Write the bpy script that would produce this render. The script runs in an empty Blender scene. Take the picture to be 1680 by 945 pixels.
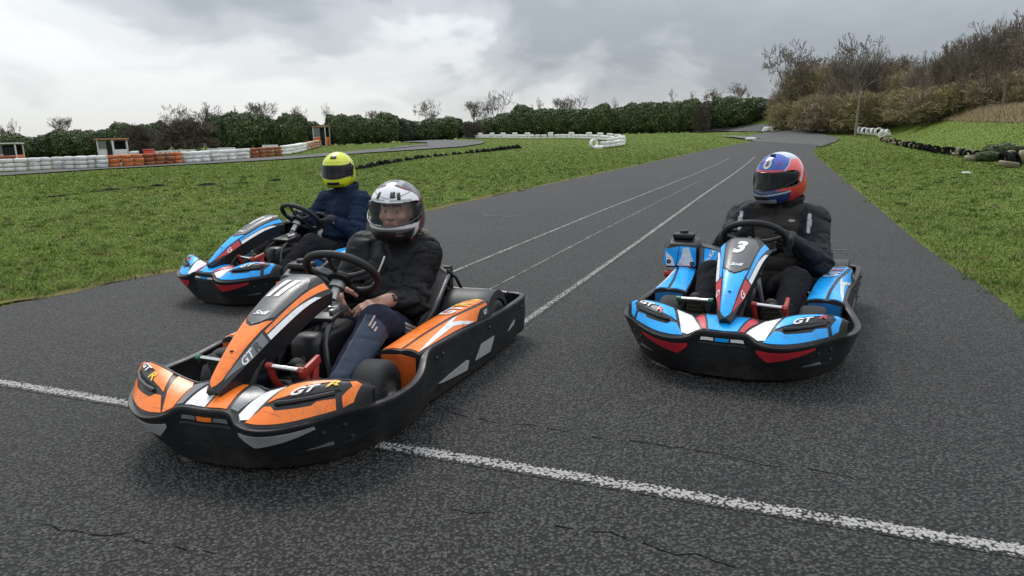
import bpy, bmesh, math, random
import numpy as np
from mathutils import Vector, Matrix
random.seed(7); np.random.seed(7)
R = math.radians
sc = bpy.context.scene
COL = sc.collection

# ------------------------------------------------------------------ camera
F_PX, CAM_H, PITCH, ROLL = 1140.0, 1.1, R(12.126), R(-1.30)
_fw = Vector((0, math.cos(PITCH), -math.sin(PITCH))); _rt = Vector((1, 0, 0)); _up = _rt.cross(_fw)
_c, _s = math.cos(ROLL), math.sin(ROLL)
cam_d = bpy.data.cameras.new('camera'); cam = bpy.data.objects.new('camera', cam_d); COL.objects.link(cam)
cam_d.sensor_width = 36; cam_d.lens = 36 * F_PX / 1680; cam_d.clip_start = 0.05; cam_d.clip_end = 4000
_X = _rt * _c + _up * _s; _Y = -_rt * _s + _up * _c; _Z = -_fw
cam.matrix_world = Matrix(((_X.x, _Y.x, _Z.x, 0), (_X.y, _Y.y, _Z.y, 0), (_X.z, _Y.z, _Z.z, CAM_H), (0, 0, 0, 1)))
sc.camera = cam

# ------------------------------------------------------------------ light
SUN_EL, SUN_AZ = R(52), R(-20)            # azimuth measured from +Y towards +X: bright cloud ahead and to the left
w = bpy.data.worlds.new('World'); sc.world = w; w.use_nodes = True
nt = w.node_tree; nt.nodes.clear()
def N(tree, t, **k):
    n = tree.nodes.new(t)
    for a, b in k.items():
        if a == 'ins':
            for i, v in b.items(): n.inputs[i].default_value = v
        else: setattr(n, a, b)
    return n
def ramp(tree, stops, interp='LINEAR'):
    n = tree.nodes.new('ShaderNodeValToRGB'); cr = n.color_ramp; cr.interpolation = interp
    while len(cr.elements) < len(stops): cr.elements.new(0.5)
    for e, (p, c) in zip(cr.elements, stops):
        e.position = p; e.color = (c, c, c, 1) if not hasattr(c, '__len__') else (*c[:3], 1)
    return n
def build_sky():
    L = nt.links.new
    out = N(nt, 'ShaderNodeOutputWorld'); bg = N(nt, 'ShaderNodeBackground'); bg.inputs[1].default_value = 0.1
    sky = N(nt, 'ShaderNodeTexSky', sky_type='NISHITA', sun_disc=False, sun_elevation=SUN_EL, sun_rotation=SUN_AZ)
    tc = N(nt, 'ShaderNodeTexCoord'); sep = N(nt, 'ShaderNodeSeparateXYZ'); L(tc.outputs['Generated'], sep.inputs[0])
    zc = N(nt, 'ShaderNodeMath', operation='MAXIMUM'); L(sep.outputs[2], zc.inputs[0]); zc.inputs[1].default_value = 0.0
    za = N(nt, 'ShaderNodeMath', operation='ADD'); L(zc.outputs[0], za.inputs[0]); za.inputs[1].default_value = 0.42
    dx = N(nt, 'ShaderNodeMath', operation='DIVIDE'); L(sep.outputs[0], dx.inputs[0]); L(za.outputs[0], dx.inputs[1])
    dy = N(nt, 'ShaderNodeMath', operation='DIVIDE'); L(sep.outputs[1], dy.inputs[0]); L(za.outputs[0], dy.inputs[1])
    cmb = N(nt, 'ShaderNodeCombineXYZ'); L(dx.outputs[0], cmb.inputs[0]); L(dy.outputs[0], cmb.inputs[1])
    mp = N(nt, 'ShaderNodeMapping'); L(cmb.outputs[0], mp.inputs[0]); mp.inputs['Location'].default_value = SKY_OFF
    n1 = N(nt, 'ShaderNodeTexNoise', ins={'Scale': 1.9, 'Detail': 7.0, 'Roughness': 0.48, 'Distortion': 0.5}); L(mp.outputs[0], n1.inputs['Vector'])
    n2 = N(nt, 'ShaderNodeTexNoise', ins={'Scale': 5.5, 'Detail': 6.0, 'Roughness': 0.5, 'Distortion': 0.6}); L(mp.outputs[0], n2.inputs['Vector'])
    # a heavy cloud deck whose ragged lower edge slopes down to the right; paler cloud shows under it
    t1 = N(nt, 'ShaderNodeMath', operation='MINIMUM'); L(sep.outputs[2], t1.inputs[0]); t1.inputs[1].default_value = 0.24
    t2 = N(nt, 'ShaderNodeMath', operation='MULTIPLY_ADD'); L(sep.outputs[0], t2.inputs[0]); t2.inputs[1].default_value = 0.17; L(t1.outputs[0], t2.inputs[2])
    t3 = N(nt, 'ShaderNodeMath', operation='MULTIPLY_ADD'); L(n1.outputs[0], t3.inputs[0]); t3.inputs[1].default_value = 0.34; L(t2.outputs[0], t3.inputs[2])
    t4 = N(nt, 'ShaderNodeMath', operation='MULTIPLY_ADD'); L(n2.outputs[0], t4.inputs[0]); t4.inputs[1].default_value = 0.12; L(t3.outputs[0], t4.inputs[2])
    cr = ramp(nt, [(0.10, (6.9, 7.0, 7.0)), (0.22, (6.5, 6.65, 6.65)), (0.285, (5.4, 5.55, 5.65)), (0.33, (3.7, 3.9, 4.1)), (0.39, (2.45, 2.65, 2.92)), (0.50, (3.0, 3.25, 3.55)), (0.62, (5.2, 5.4, 5.65))], 'EASE')
    L(t4.outputs[0], cr.inputs[0])
    # an overcast sky is about twice as bright overhead as at the horizon
    g1 = N(nt, 'ShaderNodeMath', operation='MULTIPLY_ADD'); L(zc.outputs[0], g1.inputs[0]); g1.inputs[1].default_value = 2.6; g1.inputs[2].default_value = 0.80
    gm = N(nt, 'ShaderNodeVectorMath', operation='SCALE'); L(cr.outputs[0], gm.inputs[0]); L(g1.outputs[0], gm.inputs['Scale'])
    mix = N(nt, 'ShaderNodeMix', data_type='RGBA'); mix.inputs[0].default_value = 0.93
    L(sky.outputs[0], mix.inputs[6]); L(gm.outputs[0], mix.inputs[7])
    L(mix.outputs[2], bg.inputs[0]); L(bg.outputs[0], out.inputs[0])
SKY_OFF = (3.1, 0.4, 0)
build_sky()
sd = bpy.data.lights.new('sun', 'SUN'); sd.energy = 1.5; sd.angle = R(22); sd.color = (1, 0.97, 0.92)
so = bpy.data.objects.new('sun', sd); COL.objects.link(so)
_sdir = Vector((math.sin(SUN_AZ) * math.cos(SUN_EL), math.cos(SUN_AZ) * math.cos(SUN_EL), math.sin(SUN_EL)))
so.rotation_euler = _sdir.to_track_quat('Z', 'Y').to_euler(); so.location = (0, 0, 30)
vs = sc.view_settings; vs.view_transform = 'Standard'; vs.look = 'None'; vs.gamma = 1; vs.exposure = 0.46; vs.use_curve_mapping = False
sc.cycles.max_bounces = 6; sc.cycles.transparent_max_bounces = 12; sc.cycles.use_denoising = True

# ------------------------------------------------------------------ helpers
def tag(o, label=None, cat=None, group=None, kind=None):
    if label: o['label'] = label
    if cat: o['category'] = cat
    if group: o['group'] = group
    if kind: o['kind'] = kind
    return o
def empty(name, loc=(0, 0, 0), rz=0.0, label=None, cat=None, group=None):
    o = bpy.data.objects.new(name, None); COL.objects.link(o); o.empty_display_size = 0.2
    o.location = loc; o.rotation_euler = (0, 0, rz); return tag(o, label, cat, group)
def link(name, me, mats=None, parent=None, loc=None):
    o = bpy.data.objects.new(name, me); COL.objects.link(o)
    if mats is not None and not me.materials:
        for m in (mats if isinstance(mats, (list, tuple)) else [mats]): me.materials.append(m)
    if parent is not None: o.parent = parent
    if loc is not None: o.location = loc
    return o
def finish(me, smooth=True, ang=40):
    if smooth:
        me.polygons.foreach_set('use_smooth', np.ones(len(me.polygons), bool))
        if ang < 180: me.set_sharp_from_angle(angle=R(ang))
    me.update(); return me
class MB:
    """collects simple shapes into one mesh"""
    def __init__(s): s.v = []; s.f = []
    def add(s, v, f):
        n = len(s.v); s.v += [tuple(p) for p in v]; s.f += [tuple(i + n for i in q) for q in f]; return s
    def box(s, c, d, rot=None, bev=0.0):
        bm = bmesh.new(); bmesh.ops.create_cube(bm, size=1)
        for v in bm.verts: v.co = Vector((v.co.x * d[0], v.co.y * d[1], v.co.z * d[2]))
        if bev: bmesh.ops.bevel(bm, geom=bm.edges[:], offset=bev, segments=2, affect='EDGES', profile=0.5)
        m = rot if rot is not None else Matrix.Identity(3)
        if not isinstance(m, Matrix): m = Matrix.Rotation(m[2], 3, 'Z') @ Matrix.Rotation(m[1], 3, 'Y') @ Matrix.Rotation(m[0], 3, 'X')
        bm.verts.index_update()
        s.add([m @ v.co + Vector(c) for v in bm.verts], [[v.index for v in f.verts] for f in bm.faces]); bm.free(); return s
    def tube(s, pts, r, n=8, closed=False, caps=True, spline=0):
        P = [Vector(p) for p in pts]; rr = list(r) if hasattr(r, '__len__') else [r] * len(P)
        if spline:
            Q = catmull([tuple(p) + (q,) for p, q in zip(P, rr)], spline, closed); P = [Vector(q[:3]) for q in Q]; rr = [q[3] for q in Q]
        m = len(P); vs_ = []; up = None
        for i in range(m):
            a = P[(i - 1) % m] if closed or i else P[i]; b = P[(i + 1) % m] if closed or i < m - 1 else P[i]
            t = (b - a).normalized() if (b - a).length > 1e-9 else Vector((0, 0, 1))
            if up is None:
                up = Vector((0, 0, 1)) if abs(t.z) < 0.9 else Vector((1, 0, 0))
            x = t.cross(up)
            if x.length < 1e-6: x = t.orthogonal()
            x.normalize(); y = x.cross(t); up = y
            for k in range(n):
                an = 2 * math.pi * k / n; vs_.append(P[i] + (x * math.cos(an) + y * math.sin(an)) * rr[i])
        fs = []
        for i in range(m if closed else m - 1):
            j = (i + 1) % m
            for k in range(n):
                k2 = (k + 1) % n; fs.append((i * n + k, j * n + k, j * n + k2, i * n + k2))
        if caps and not closed:
            fs.append(tuple(range(n))); fs.append(tuple((m - 1) * n + k for k in range(n - 1, -1, -1)))
        return s.add(vs_, fs)
    def lathe(s, prof, c=(0, 0, 0), n=24, axis='Z', mat=None):
        """profile of (radius, height) pairs turned round an axis"""
        vs_ = []; fs = []; m = len(prof)
        for k in range(n):
            a = 2 * math.pi * k / n; ca, sa = math.cos(a), math.sin(a)
            for (r_, h) in prof:
                p = (r_ * ca, r_ * sa, h)
                if axis == 'X': p = (h, r_ * ca, r_ * sa)
                elif axis == 'Y': p = (r_ * sa, h, r_ * ca)
                p = Vector(p)
                if mat is not None: p = mat @ p
                vs_.append(p + Vector(c))
        for k in range(n):
            k2 = (k + 1) % n
            for i in range(m - 1): fs.append((k * m + i, k2 * m + i, k2 * m + i + 1, k * m + i + 1))
        return s.add(vs_, fs)
    def grid(s, fn, us, vs2, flip=False):
        nu, nv = len(us), len(vs2); v = [fn(a, b) for a in us for b in vs2]; f = []
        for i in range(nu - 1):
            for j in range(nv - 1):
                q = (i * nv + j, (i + 1) * nv + j, (i + 1) * nv + j + 1, i * nv + j + 1); f.append(q[::-1] if flip else q)
        return s.add(v, f)
    def mesh(s, name, smooth=True, ang=40):
        me = bpy.data.meshes.new(name); me.from_pydata(s.v, [], s.f); me.validate(); return finish(me, smooth, ang)
    def build(s, name, m, parent=None, smooth=True, ang=40, fix=True, loc=None):
        me = bpy.data.meshes.new(name); me.from_pydata(s.v, [], s.f)
        if fix:
            bm = bmesh.new(); bm.from_mesh(me); bmesh.ops.recalc_face_normals(bm, faces=bm.faces); bm.to_mesh(me); bm.free()
        finish(me, smooth, ang); return link(name, me, m, parent, loc)
def catmull(P, k=4, closed=False):
    P = [np.array(p, float) for p in P]; n = len(P); out = []
    for i in range(n if closed else n - 1):
        p1, p2 = P[i], P[(i + 1) % n]
        p0 = P[(i - 1) % n] if closed or i > 0 else 2 * p1 - p2
        p3 = P[(i + 2) % n] if closed or i + 2 < n else 2 * p2 - p1
        for j in range(k):
            t = j / k; out.append(0.5 * (2 * p1 + (p2 - p0) * t + (2 * p0 - 5 * p1 + 4 * p2 - p3) * t * t + (3 * p1 - p0 - 3 * p2 + p3) * t ** 3))
    if not closed: out.append(P[-1])
    return out
class Curve1:
    """smooth curve through (t, vector) keys"""
    def __init__(s, keys):
        s.t = [k[0] for k in keys]; s.p = [np.atleast_1d(np.array(k[1], float)) for k in keys]
    def __call__(s, t):
        T, P = s.t, s.p; n = len(T)
        t = min(max(t, T[0]), T[-1]); i = 0
        while i < n - 2 and t > T[i + 1]: i += 1
        def tan(k):
            if k == 0: return (P[1] - P[0]) / (T[1] - T[0])
            if k == n - 1: return (P[-1] - P[-2]) / (T[-1] - T[-2])
            return (P[k + 1] - P[k - 1]) / (T[k + 1] - T[k - 1])
        h = T[i + 1] - T[i]; x = (t - T[i]) / h
        return (2 * x ** 3 - 3 * x * x + 1) * P[i] + (x ** 3 - 2 * x * x + x) * h * tan(i) + (3 * x * x - 2 * x ** 3) * P[i + 1] + (x ** 3 - x * x) * h * tan(i + 1)
def linspace(a, b, n): return [a + (b - a) * i / (n - 1) for i in range(n)]
def surf_normal(fn, u, v, eu, ev, sign=1):
    a = Vector(fn(u + eu, v)) - Vector(fn(u - eu, v)); b = Vector(fn(u, v + ev)) - Vector(fn(u, v - ev))
    n = a.cross(b)
    return (n.normalized() if n.length > 1e-12 else Vector((0, 0, 1))) * sign
def patch_mesh(polys, fn, du, dv, off, sign, skirt=0.003, eu=None, ev=None):
    """flat (u, v) polygons cut along a grid and laid on the surface fn, with a small thickness"""
    eu = eu or du * 0.1; ev = ev or dv * 0.1
    bm = bmesh.new()
    for poly in polys:
        vs_ = [bm.verts.new((p[0], p[1], 0)) for p in poly]
        try: bm.faces.new(vs_)
        except ValueError: pass
    bm.normal_update()
    for f in bm.faces:
        if f.normal.z < 0: f.normal_flip()
    cut_grid(bm, du, dv)
    be = [e for e in bm.edges if e.is_boundary]
    top = {v: v.co.copy() for v in bm.verts}
    r = bmesh.ops.extrude_edge_only(bm, edges=be)
    new = {v for v in r['geom'] if isinstance(v, bmesh.types.BMVert)}
    for v in bm.verts:
        u_, v_ = v.co.x, v.co.y; p = Vector(fn(u_, v_)); n = surf_normal(fn, u_, v_, eu, ev, sign)
        v.co = p + n * (off - skirt if v in new else off)
    bmesh.ops.recalc_face_normals(bm, faces=bm.faces)
    if bm.faces:
        # make sure the top looks outwards
        f = max(bm.faces, key=lambda q: q.calc_area()); c = f.calc_center_median()
    return bm
def cut_grid(bm, du, dv):
    xs = [v.co.x for v in bm.verts]; ys = [v.co.y for v in bm.verts]
    if not xs: return
    k = math.floor(min(xs) / du) + 1
    while k * du < max(xs):
        bmesh.ops.bisect_plane(bm, geom=bm.verts[:] + bm.edges[:] + bm.faces[:], plane_co=(k * du, 0, 0), plane_no=(1, 0, 0)); k += 1
    k = math.floor(min(ys) / dv) + 1
    while k * dv < max(ys):
        bmesh.ops.bisect_plane(bm, geom=bm.verts[:] + bm.edges[:] + bm.faces[:], plane_co=(0, k * dv, 0), plane_no=(0, 1, 0)); k += 1
def patch(name, polys, fn, m, parent, du=0.05, dv=0.1, off=0.002, sign=1, label=None):
    bm = patch_mesh(polys, fn, du, dv, off, sign)
    me = bpy.data.meshes.new(name); bm.to_mesh(me); bm.free(); finish(me, True, 35)
    o = link(name, me, m, parent)
    if label: o['label'] = label
    return o
_fc = {}
def text_mesh(s, shear=0.0, bold=0.0):
    """outline of a word as flat faces, one unit high, centred"""
    key = (s, shear, bold)
    if key not in _fc:
        cu = bpy.data.curves.new('lettering', 'FONT'); cu.body = s; cu.shear = shear; cu.offset = bold; cu.fill_mode = 'FRONT'; cu.resolution_u = 3
        o = bpy.data.objects.new('lettering', cu); COL.objects.link(o)
        dg = bpy.context.evaluated_depsgraph_get(); me = o.evaluated_get(dg).to_mesh()
        V = [tuple(v.co) for v in me.vertices]; Fs = [tuple(p.vertices) for p in me.polygons]
        o.to_mesh_clear() if hasattr(o, 'to_mesh_clear') else None
        bpy.data.objects.remove(o); bpy.data.curves.remove(cu)
        x0, x1 = min(v[0] for v in V), max(v[0] for v in V); y0, y1 = min(v[1] for v in V), max(v[1] for v in V)
        h = y1 - y0
        _fc[key] = ([((v[0] - (x0 + x1) / 2) / h, (v[1] - (y0 + y1) / 2) / h) for v in V], Fs, (x1 - x0) / h)
    return _fc[key]
def lettering(name, s, fn, m, parent, o, ax, ay, off=0.004, sign=1, shear=0.0, bold=0.0, du=0.05, dv=0.1, label=None):
    """word laid on surface fn: (u, v) = o + ax * tx + ay * ty"""
    V, Fs, wd = text_mesh(s, shear, bold)
    bm = bmesh.new(); vs_ = [bm.verts.new((o[0] + ax[0] * x + ay[0] * y, o[1] + ax[1] * x + ay[1] * y, 0)) for x, y in V]
    for f in Fs:
        try: bm.faces.new([vs_[i] for i in f])
        except ValueError: pass
    cut_grid(bm, du, dv)
    for v in bm.verts:
        u_, v_ = v.co.x, v.co.y; v.co = Vector(fn(u_, v_)) + surf_normal(fn, u_, v_, du * .1, dv * .1, sign) * off
    me = bpy.data.meshes.new(name); bm.to_mesh(me); bm.free(); finish(me, False)
    ob = link(name, me, m, parent)
    if label: ob['label'] = label
    return ob

# ------------------------------------------------------------------ materials
def mat(name, col, rough=0.5, spec=0.5, metal=0.0, var=0.0, vs_=8.0, dust=0.0, dust_col=(0.12, 0.11, 0.10), ds=6.0, bump=0.0, bs=60.0, attr=None, coat=0.0, sheen=0.0, rvar=0.0, scuff=0.0, scratch=0.0, wrinkle=0.0):
    m = bpy.data.materials.new(name); m.use_nodes = True; t = m.node_tree; L = t.links.new
    b = t.nodes['Principled BSDF']; b.inputs['Roughness'].default_value = rough; b.inputs['Specular IOR Level'].default_value = spec
    b.inputs['Metallic'].default_value = metal; b.inputs['Coat Weight'].default_value = coat; b.inputs['Sheen Weight'].default_value = sheen
    tc = N(t, 'ShaderNodeTexCoord')
    if attr:
        a = N(t, 'ShaderNodeAttribute', attribute_name=attr); cur = a.outputs['Color']
    else:
        c = N(t, 'ShaderNodeRGB'); c.outputs[0].default_value = (*col, 1); cur = c.outputs[0]
    if var:
        n = N(t, 'ShaderNodeTexNoise', ins={'Scale': vs_, 'Detail': 5.0, 'Roughness': 0.65}); L(tc.outputs['Object'], n.inputs['Vector'])
        r_ = ramp(t, [(0.25, 1 - var), (0.75, 1 + var)]); L(n.outputs[0], r_.inputs[0])
        x = N(t, 'ShaderNodeMix', data_type='RGBA', blend_type='MULTIPLY'); x.inputs[0].default_value = 1; L(cur, x.inputs[6]); L(r_.outputs[0], x.inputs[7]); cur = x.outputs[2]
    if dust:
        n = N(t, 'ShaderNodeTexNoise', ins={'Scale': ds, 'Detail': 8.0, 'Roughness': 0.7}); L(tc.outputs['Object'], n.inputs['Vector'])
        r_ = ramp(t, [(0.50, 0.0), (0.80, dust)]); L(n.outputs[0], r_.inputs[0])
        x = N(t, 'ShaderNodeMix', data_type='RGBA'); L(r_.outputs[0], x.inputs[0]); L(cur, x.inputs[6]); x.inputs[7].default_value = (*dust_col, 1); cur = x.outputs[2]
    if scratch:
        for rot, sc3, sd_ in (((.2, .1, .5), (5, 70, 5), 0.0), ((.5, .3, -.8), (60, 4, 6), 3.7)):
            mp = N(t, 'ShaderNodeMapping'); L(tc.outputs['Object'], mp.inputs[0]); mp.inputs['Rotation'].default_value = rot; mp.inputs['Scale'].default_value = sc3; mp.inputs['Location'].default_value = (sd_, sd_, 0)
            n = N(t, 'ShaderNodeTexNoise', ins={'Scale': 1.6, 'Detail': 7.0, 'Roughness': 0.6}); L(mp.outputs[0], n.inputs['Vector']); r_ = ramp(t, [(0.60, 0.0), (0.68, scratch)]); L(n.outputs[0], r_.inputs[0])
            x = N(t, 'ShaderNodeMix', data_type='RGBA'); L(r_.outputs[0], x.inputs[0]); L(cur, x.inputs[6]); x.inputs[7].default_value = (col[0] * .3 + .05, col[1] * .3 + .05, col[2] * .3 + .05, 1); cur = x.outputs[2]
    if scuff:
        mp = N(t, 'ShaderNodeMapping'); L(tc.outputs['Object'], mp.inputs[0]); mp.inputs['Scale'].default_value = (2.2, 2.2, 38); mp.inputs['Rotation'].default_value = (.06, .05, 0)
        n = N(t, 'ShaderNodeTexNoise', ins={'Scale': 3.0, 'Detail': 9.0, 'Roughness': 0.75, 'Distortion': 0.4}); L(mp.outputs[0], n.inputs['Vector']); r_ = ramp(t, [(0.56, 0.0), (0.66, scuff), (0.72, 0.1)]); L(n.outputs[0], r_.inputs[0])
        n2 = N(t, 'ShaderNodeTexNoise', ins={'Scale': 4.0, 'Detail': 6.0, 'Roughness': 0.7}); L(tc.outputs['Object'], n2.inputs['Vector']); r2 = ramp(t, [(0.45, 0.0), (0.62, 1.0)]); L(n2.outputs[0], r2.inputs[0])
        mm = N(t, 'ShaderNodeMath', operation='MULTIPLY'); L(r_.outputs[0], mm.inputs[0]); L(r2.outputs[0], mm.inputs[1])
        x = N(t, 'ShaderNodeMix', data_type='RGBA'); L(mm.outputs[0], x.inputs[0]); L(cur, x.inputs[6]); x.inputs[7].default_value = (0.11, 0.105, 0.10, 1); cur = x.outputs[2]
        n3 = N(t, 'ShaderNodeTexNoise', ins={'Scale': 7.0, 'Detail': 8.0, 'Roughness': 0.72}); L(tc.outputs['Object'], n3.inputs['Vector'])
        sp = N(t, 'ShaderNodeSeparateXYZ'); L(tc.outputs['Object'], sp.inputs[0]); hz = N(t, 'ShaderNodeMath', operation='MULTIPLY_ADD'); L(sp.outputs[2], hz.inputs[0]); hz.inputs[1].default_value = -1.7; L(n3.outputs[0], hz.inputs[2])
        r3 = ramp(t, [(0.40, 0.0), (0.62, 0.75)]); L(hz.outputs[0], r3.inputs[0])
        x = N(t, 'ShaderNodeMix', data_type='RGBA'); L(r3.outputs[0], x.inputs[0]); L(cur, x.inputs[6]); x.inputs[7].default_value = (0.052, 0.041, 0.030, 1); cur = x.outputs[2]
    L(cur, b.inputs['Base Color'])
    if rvar:
        n = N(t, 'ShaderNodeTexNoise', ins={'Scale': 14.0, 'Detail': 6.0, 'Roughness': 0.7}); L(tc.outputs['Object'], n.inputs['Vector'])
        r_ = ramp(t, [(0.3, max(0, rough - rvar)), (0.7, min(1, rough + rvar))]); L(n.outputs[0], r_.inputs[0]); L(r_.outputs[0], b.inputs['Roughness'])
    if bump:
        n = N(t, 'ShaderNodeTexNoise', ins={'Scale': bs, 'Detail': 4.0}); L(tc.outputs['Object'], n.inputs['Vector'])
        bp = N(t, 'ShaderNodeBump', ins={'Strength': bump, 'Distance': 0.01}); L(n.outputs[0], bp.inputs['Height']); L(bp.outputs[0], b.inputs['Normal'])
        if wrinkle:
            mp = N(t, 'ShaderNodeMapping'); L(tc.outputs['Object'], mp.inputs[0]); mp.inputs['Scale'].default_value = (1, 1.3, 2.2); mp.inputs['Rotation'].default_value = (.4, .5, .3)
            n = N(t, 'ShaderNodeTexNoise', noise_type='RIDGED_MULTIFRACTAL', ins={'Scale': 7.0, 'Detail': 4.0, 'Roughness': 0.55, 'Distortion': 0.8}); L(mp.outputs[0], n.inputs['Vector'])
            b2 = N(t, 'ShaderNodeBump', ins={'Strength': wrinkle, 'Distance': 0.02}); L(n.outputs[0], b2.inputs['Height']); L(bp.outputs[0], b2.inputs['Normal']); L(b2.outputs[0], b.inputs['Normal'])
    return m
M = {}
M['plastic'] = mat('black_plastic', (0.014, 0.0145, 0.016), 0.46, 0.4, dust=0.45, dust_col=(0.05, 0.048, 0.045), ds=5, bump=0.06, bs=120, rvar=0.12, scuff=0.8)
M['plastic_smooth'] = mat('dark_plastic', (0.012, 0.012, 0.014), 0.42, 0.45, rvar=0.1, dust=0.3, dust_col=(0.035, 0.034, 0.033))
M['trim'] = mat('grey_edge_trim', (0.035, 0.036, 0.038), 0.4, 0.5, dust=0.5, dust_col=(0.10, 0.098, 0.095), ds=9)
M['cover'] = mat('dark_grey_cover', (0.03, 0.031, 0.034), 0.5, 0.4, dust=0.4, dust_col=(0.07, 0.068, 0.066), bump=0.03, bs=150)
def sticker(name, c): return mat(name, c, 0.33, 0.5, var=0.10, vs_=9, dust=0.75, dust_col=(c[0] * .35 + .03, c[1] * .35 + .03, c[2] * .35 + .03), ds=26, rvar=0.12, bump=0.02, bs=30, scratch=0.55)
M['orange'] = sticker('orange_sticker', (0.93, 0.205, 0.022)); M['blue'] = sticker('blue_sticker', (0.006, 0.385, 0.92))
M['white'] = sticker('white_sticker', (0.78, 0.78, 0.78)); M['red'] = sticker('red_sticker', (0.52, 0.025, 0.04))
M['grey'] = sticker('grey_sticker', (0.14, 0.15, 0.16)); M['dark'] = sticker('dark_sticker', (0.032, 0.034, 0.037)); M['plate'] = sticker('grey_number_plate', (0.085, 0.085, 0.088))
M['yellow'] = sticker('yellow_sticker', (0.75, 0.50, 0.02)); M['silver'] = mat('silver_insert', (0.34, 0.34, 0.33), 0.5, 0.4, dust=0.6, dust_col=(0.14, 0.14, 0.135), ds=14)
M['dirty_orange'] = mat('dirty_orange_plastic', (0.55, 0.10, 0.015), 0.45, 0.4, dust=0.9, dust_col=(0.05, 0.03, 0.02), ds=18)
M['dirty_blue'] = mat('dirty_blue_plastic', (0.01, 0.15, 0.42), 0.45, 0.4, dust=0.9, dust_col=(0.03, 0.035, 0.045), ds=18)
M['red_metal'] = mat('red_painted_metal', (0.30, 0.022, 0.014), 0.4, 0.5, dust=0.4, dust_col=(0.05, 0.02, 0.016), ds=20)
M['green_plastic'] = mat('green_plastic', (0.01, 0.12, 0.06), 0.4)
M['chrome'] = mat('bright_steel', (0.62, 0.62, 0.61), 0.22, 0.5, 1.0, dust=0.3, dust_col=(0.2, 0.2, 0.2), ds=20)
M['alloy'] = mat('cast_alloy', (0.40, 0.40, 0.40), 0.45, 0.5, 1.0, dust=0.6, dust_col=(0.10, 0.09, 0.08), ds=18)
M['rubber'] = mat('tyre_rubber', (0.022, 0.022, 0.023), 0.72, 0.3, dust=0.7, dust_col=(0.062, 0.058, 0.054), ds=10, bump=0.12, bs=90)
M['frame'] = mat('black_steel_tube', (0.02, 0.02, 0.022), 0.4, 0.5, dust=0.4, dust_col=(0.08, 0.06, 0.05), ds=16)
M['seat'] = mat('seat_shell', (0.011, 0.011, 0.012), 0.45, 0.4, dust=0.3, dust_col=(0.03, 0.03, 0.03), bump=0.03)
M['grip'] = mat('wheel_grip', (0.018, 0.018, 0.019), 0.6, 0.35, bump=0.08, bs=160)
# ================================================================== SETTING
def sstep(x): x = np.clip(x, 0, 1); return x * x * (3 - 2 * x)
def px_ray(px, py):
    u, v = px - 840.0, py - 472.5
    a, b = u * _c + v * _s, -u * _s + v * _c
    r = _fw * F_PX + _rt * a - _up * b
    return np.array(r.normalized())
def base_z(X, Y):
    X = np.asarray(X, float); Y = np.asarray(Y, float)
    return sstep((Y - 18) / 72.0) * np.interp(X, [-70, -55, -42, -33, -22, -12, -3, 8, 30, 60], [0.0, 0.08, 0.30, 0.52, 0.86, 1.12, 1.32, 1.42, 1.52, 1.62])
def march(px, py, zf):
    r = px_ray(px, py); lo = None; t = 1.0
    while t < 900:
        p = np.array([0, 0, CAM_H]) + r * t
        if p[2] <= zf(p[0], p[1]):
            a, b = t / 1.03, t
            for _ in range(30):
                m_ = (a + b) / 2; p = np.array([0, 0, CAM_H]) + r * m_
                if p[2] <= zf(p[0], p[1]): b = m_
                else: a = m_
            return p
        t *= 1.03
    return np.array([0, 0, CAM_H]) + r * 140.0
BANK = [march(*p, base_z)[:2] for p in ((1438, 221), (1462, 233), (1520, 245), (1600, 256), (1680, 271))]
_d = BANK[-1] - BANK[-2]; _d /= np.linalg.norm(_d)
BANK = [BANK[0] + np.array([-6.0, 26.0])] + BANK + [BANK[-1] + _d * 8, BANK[-1] + _d * 20 + np.array([3, -20.0])]
def bank_dist(X, Y):
    X = np.asarray(X, float); Y = np.asarray(Y, float); best = np.full(np.broadcast(X, Y).shape, 1e9); sg = np.ones_like(best)
    for a, b in zip(BANK[:-1], BANK[1:]):
        d = b - a; L2 = d @ d; t = np.clip(((X - a[0]) * d[0] + (Y - a[1]) * d[1]) / L2, 0, 1)
        ex, ey = X - (a[0] + d[0] * t), Y - (a[1] + d[1] * t); q = np.hypot(ex, ey); cr = d[0] * ey - d[1] * ex
        m_ = q < best; best = np.where(m_, q, best); sg = np.where(m_, np.sign(cr), sg)
    return best * sg
def terr(X, Y):
    return base_z(X, Y) + (1.5 * sstep(bank_dist(X, Y) / 4.6) + 0.10 * np.clip(bank_dist(X, Y) - 3.5, 0, 20)) * sstep((np.asarray(Y, float) + 5) / 25)
def at(px, py): return march(px, py, terr)
def at2(px, py): return at(px, py)[:2]

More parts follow.
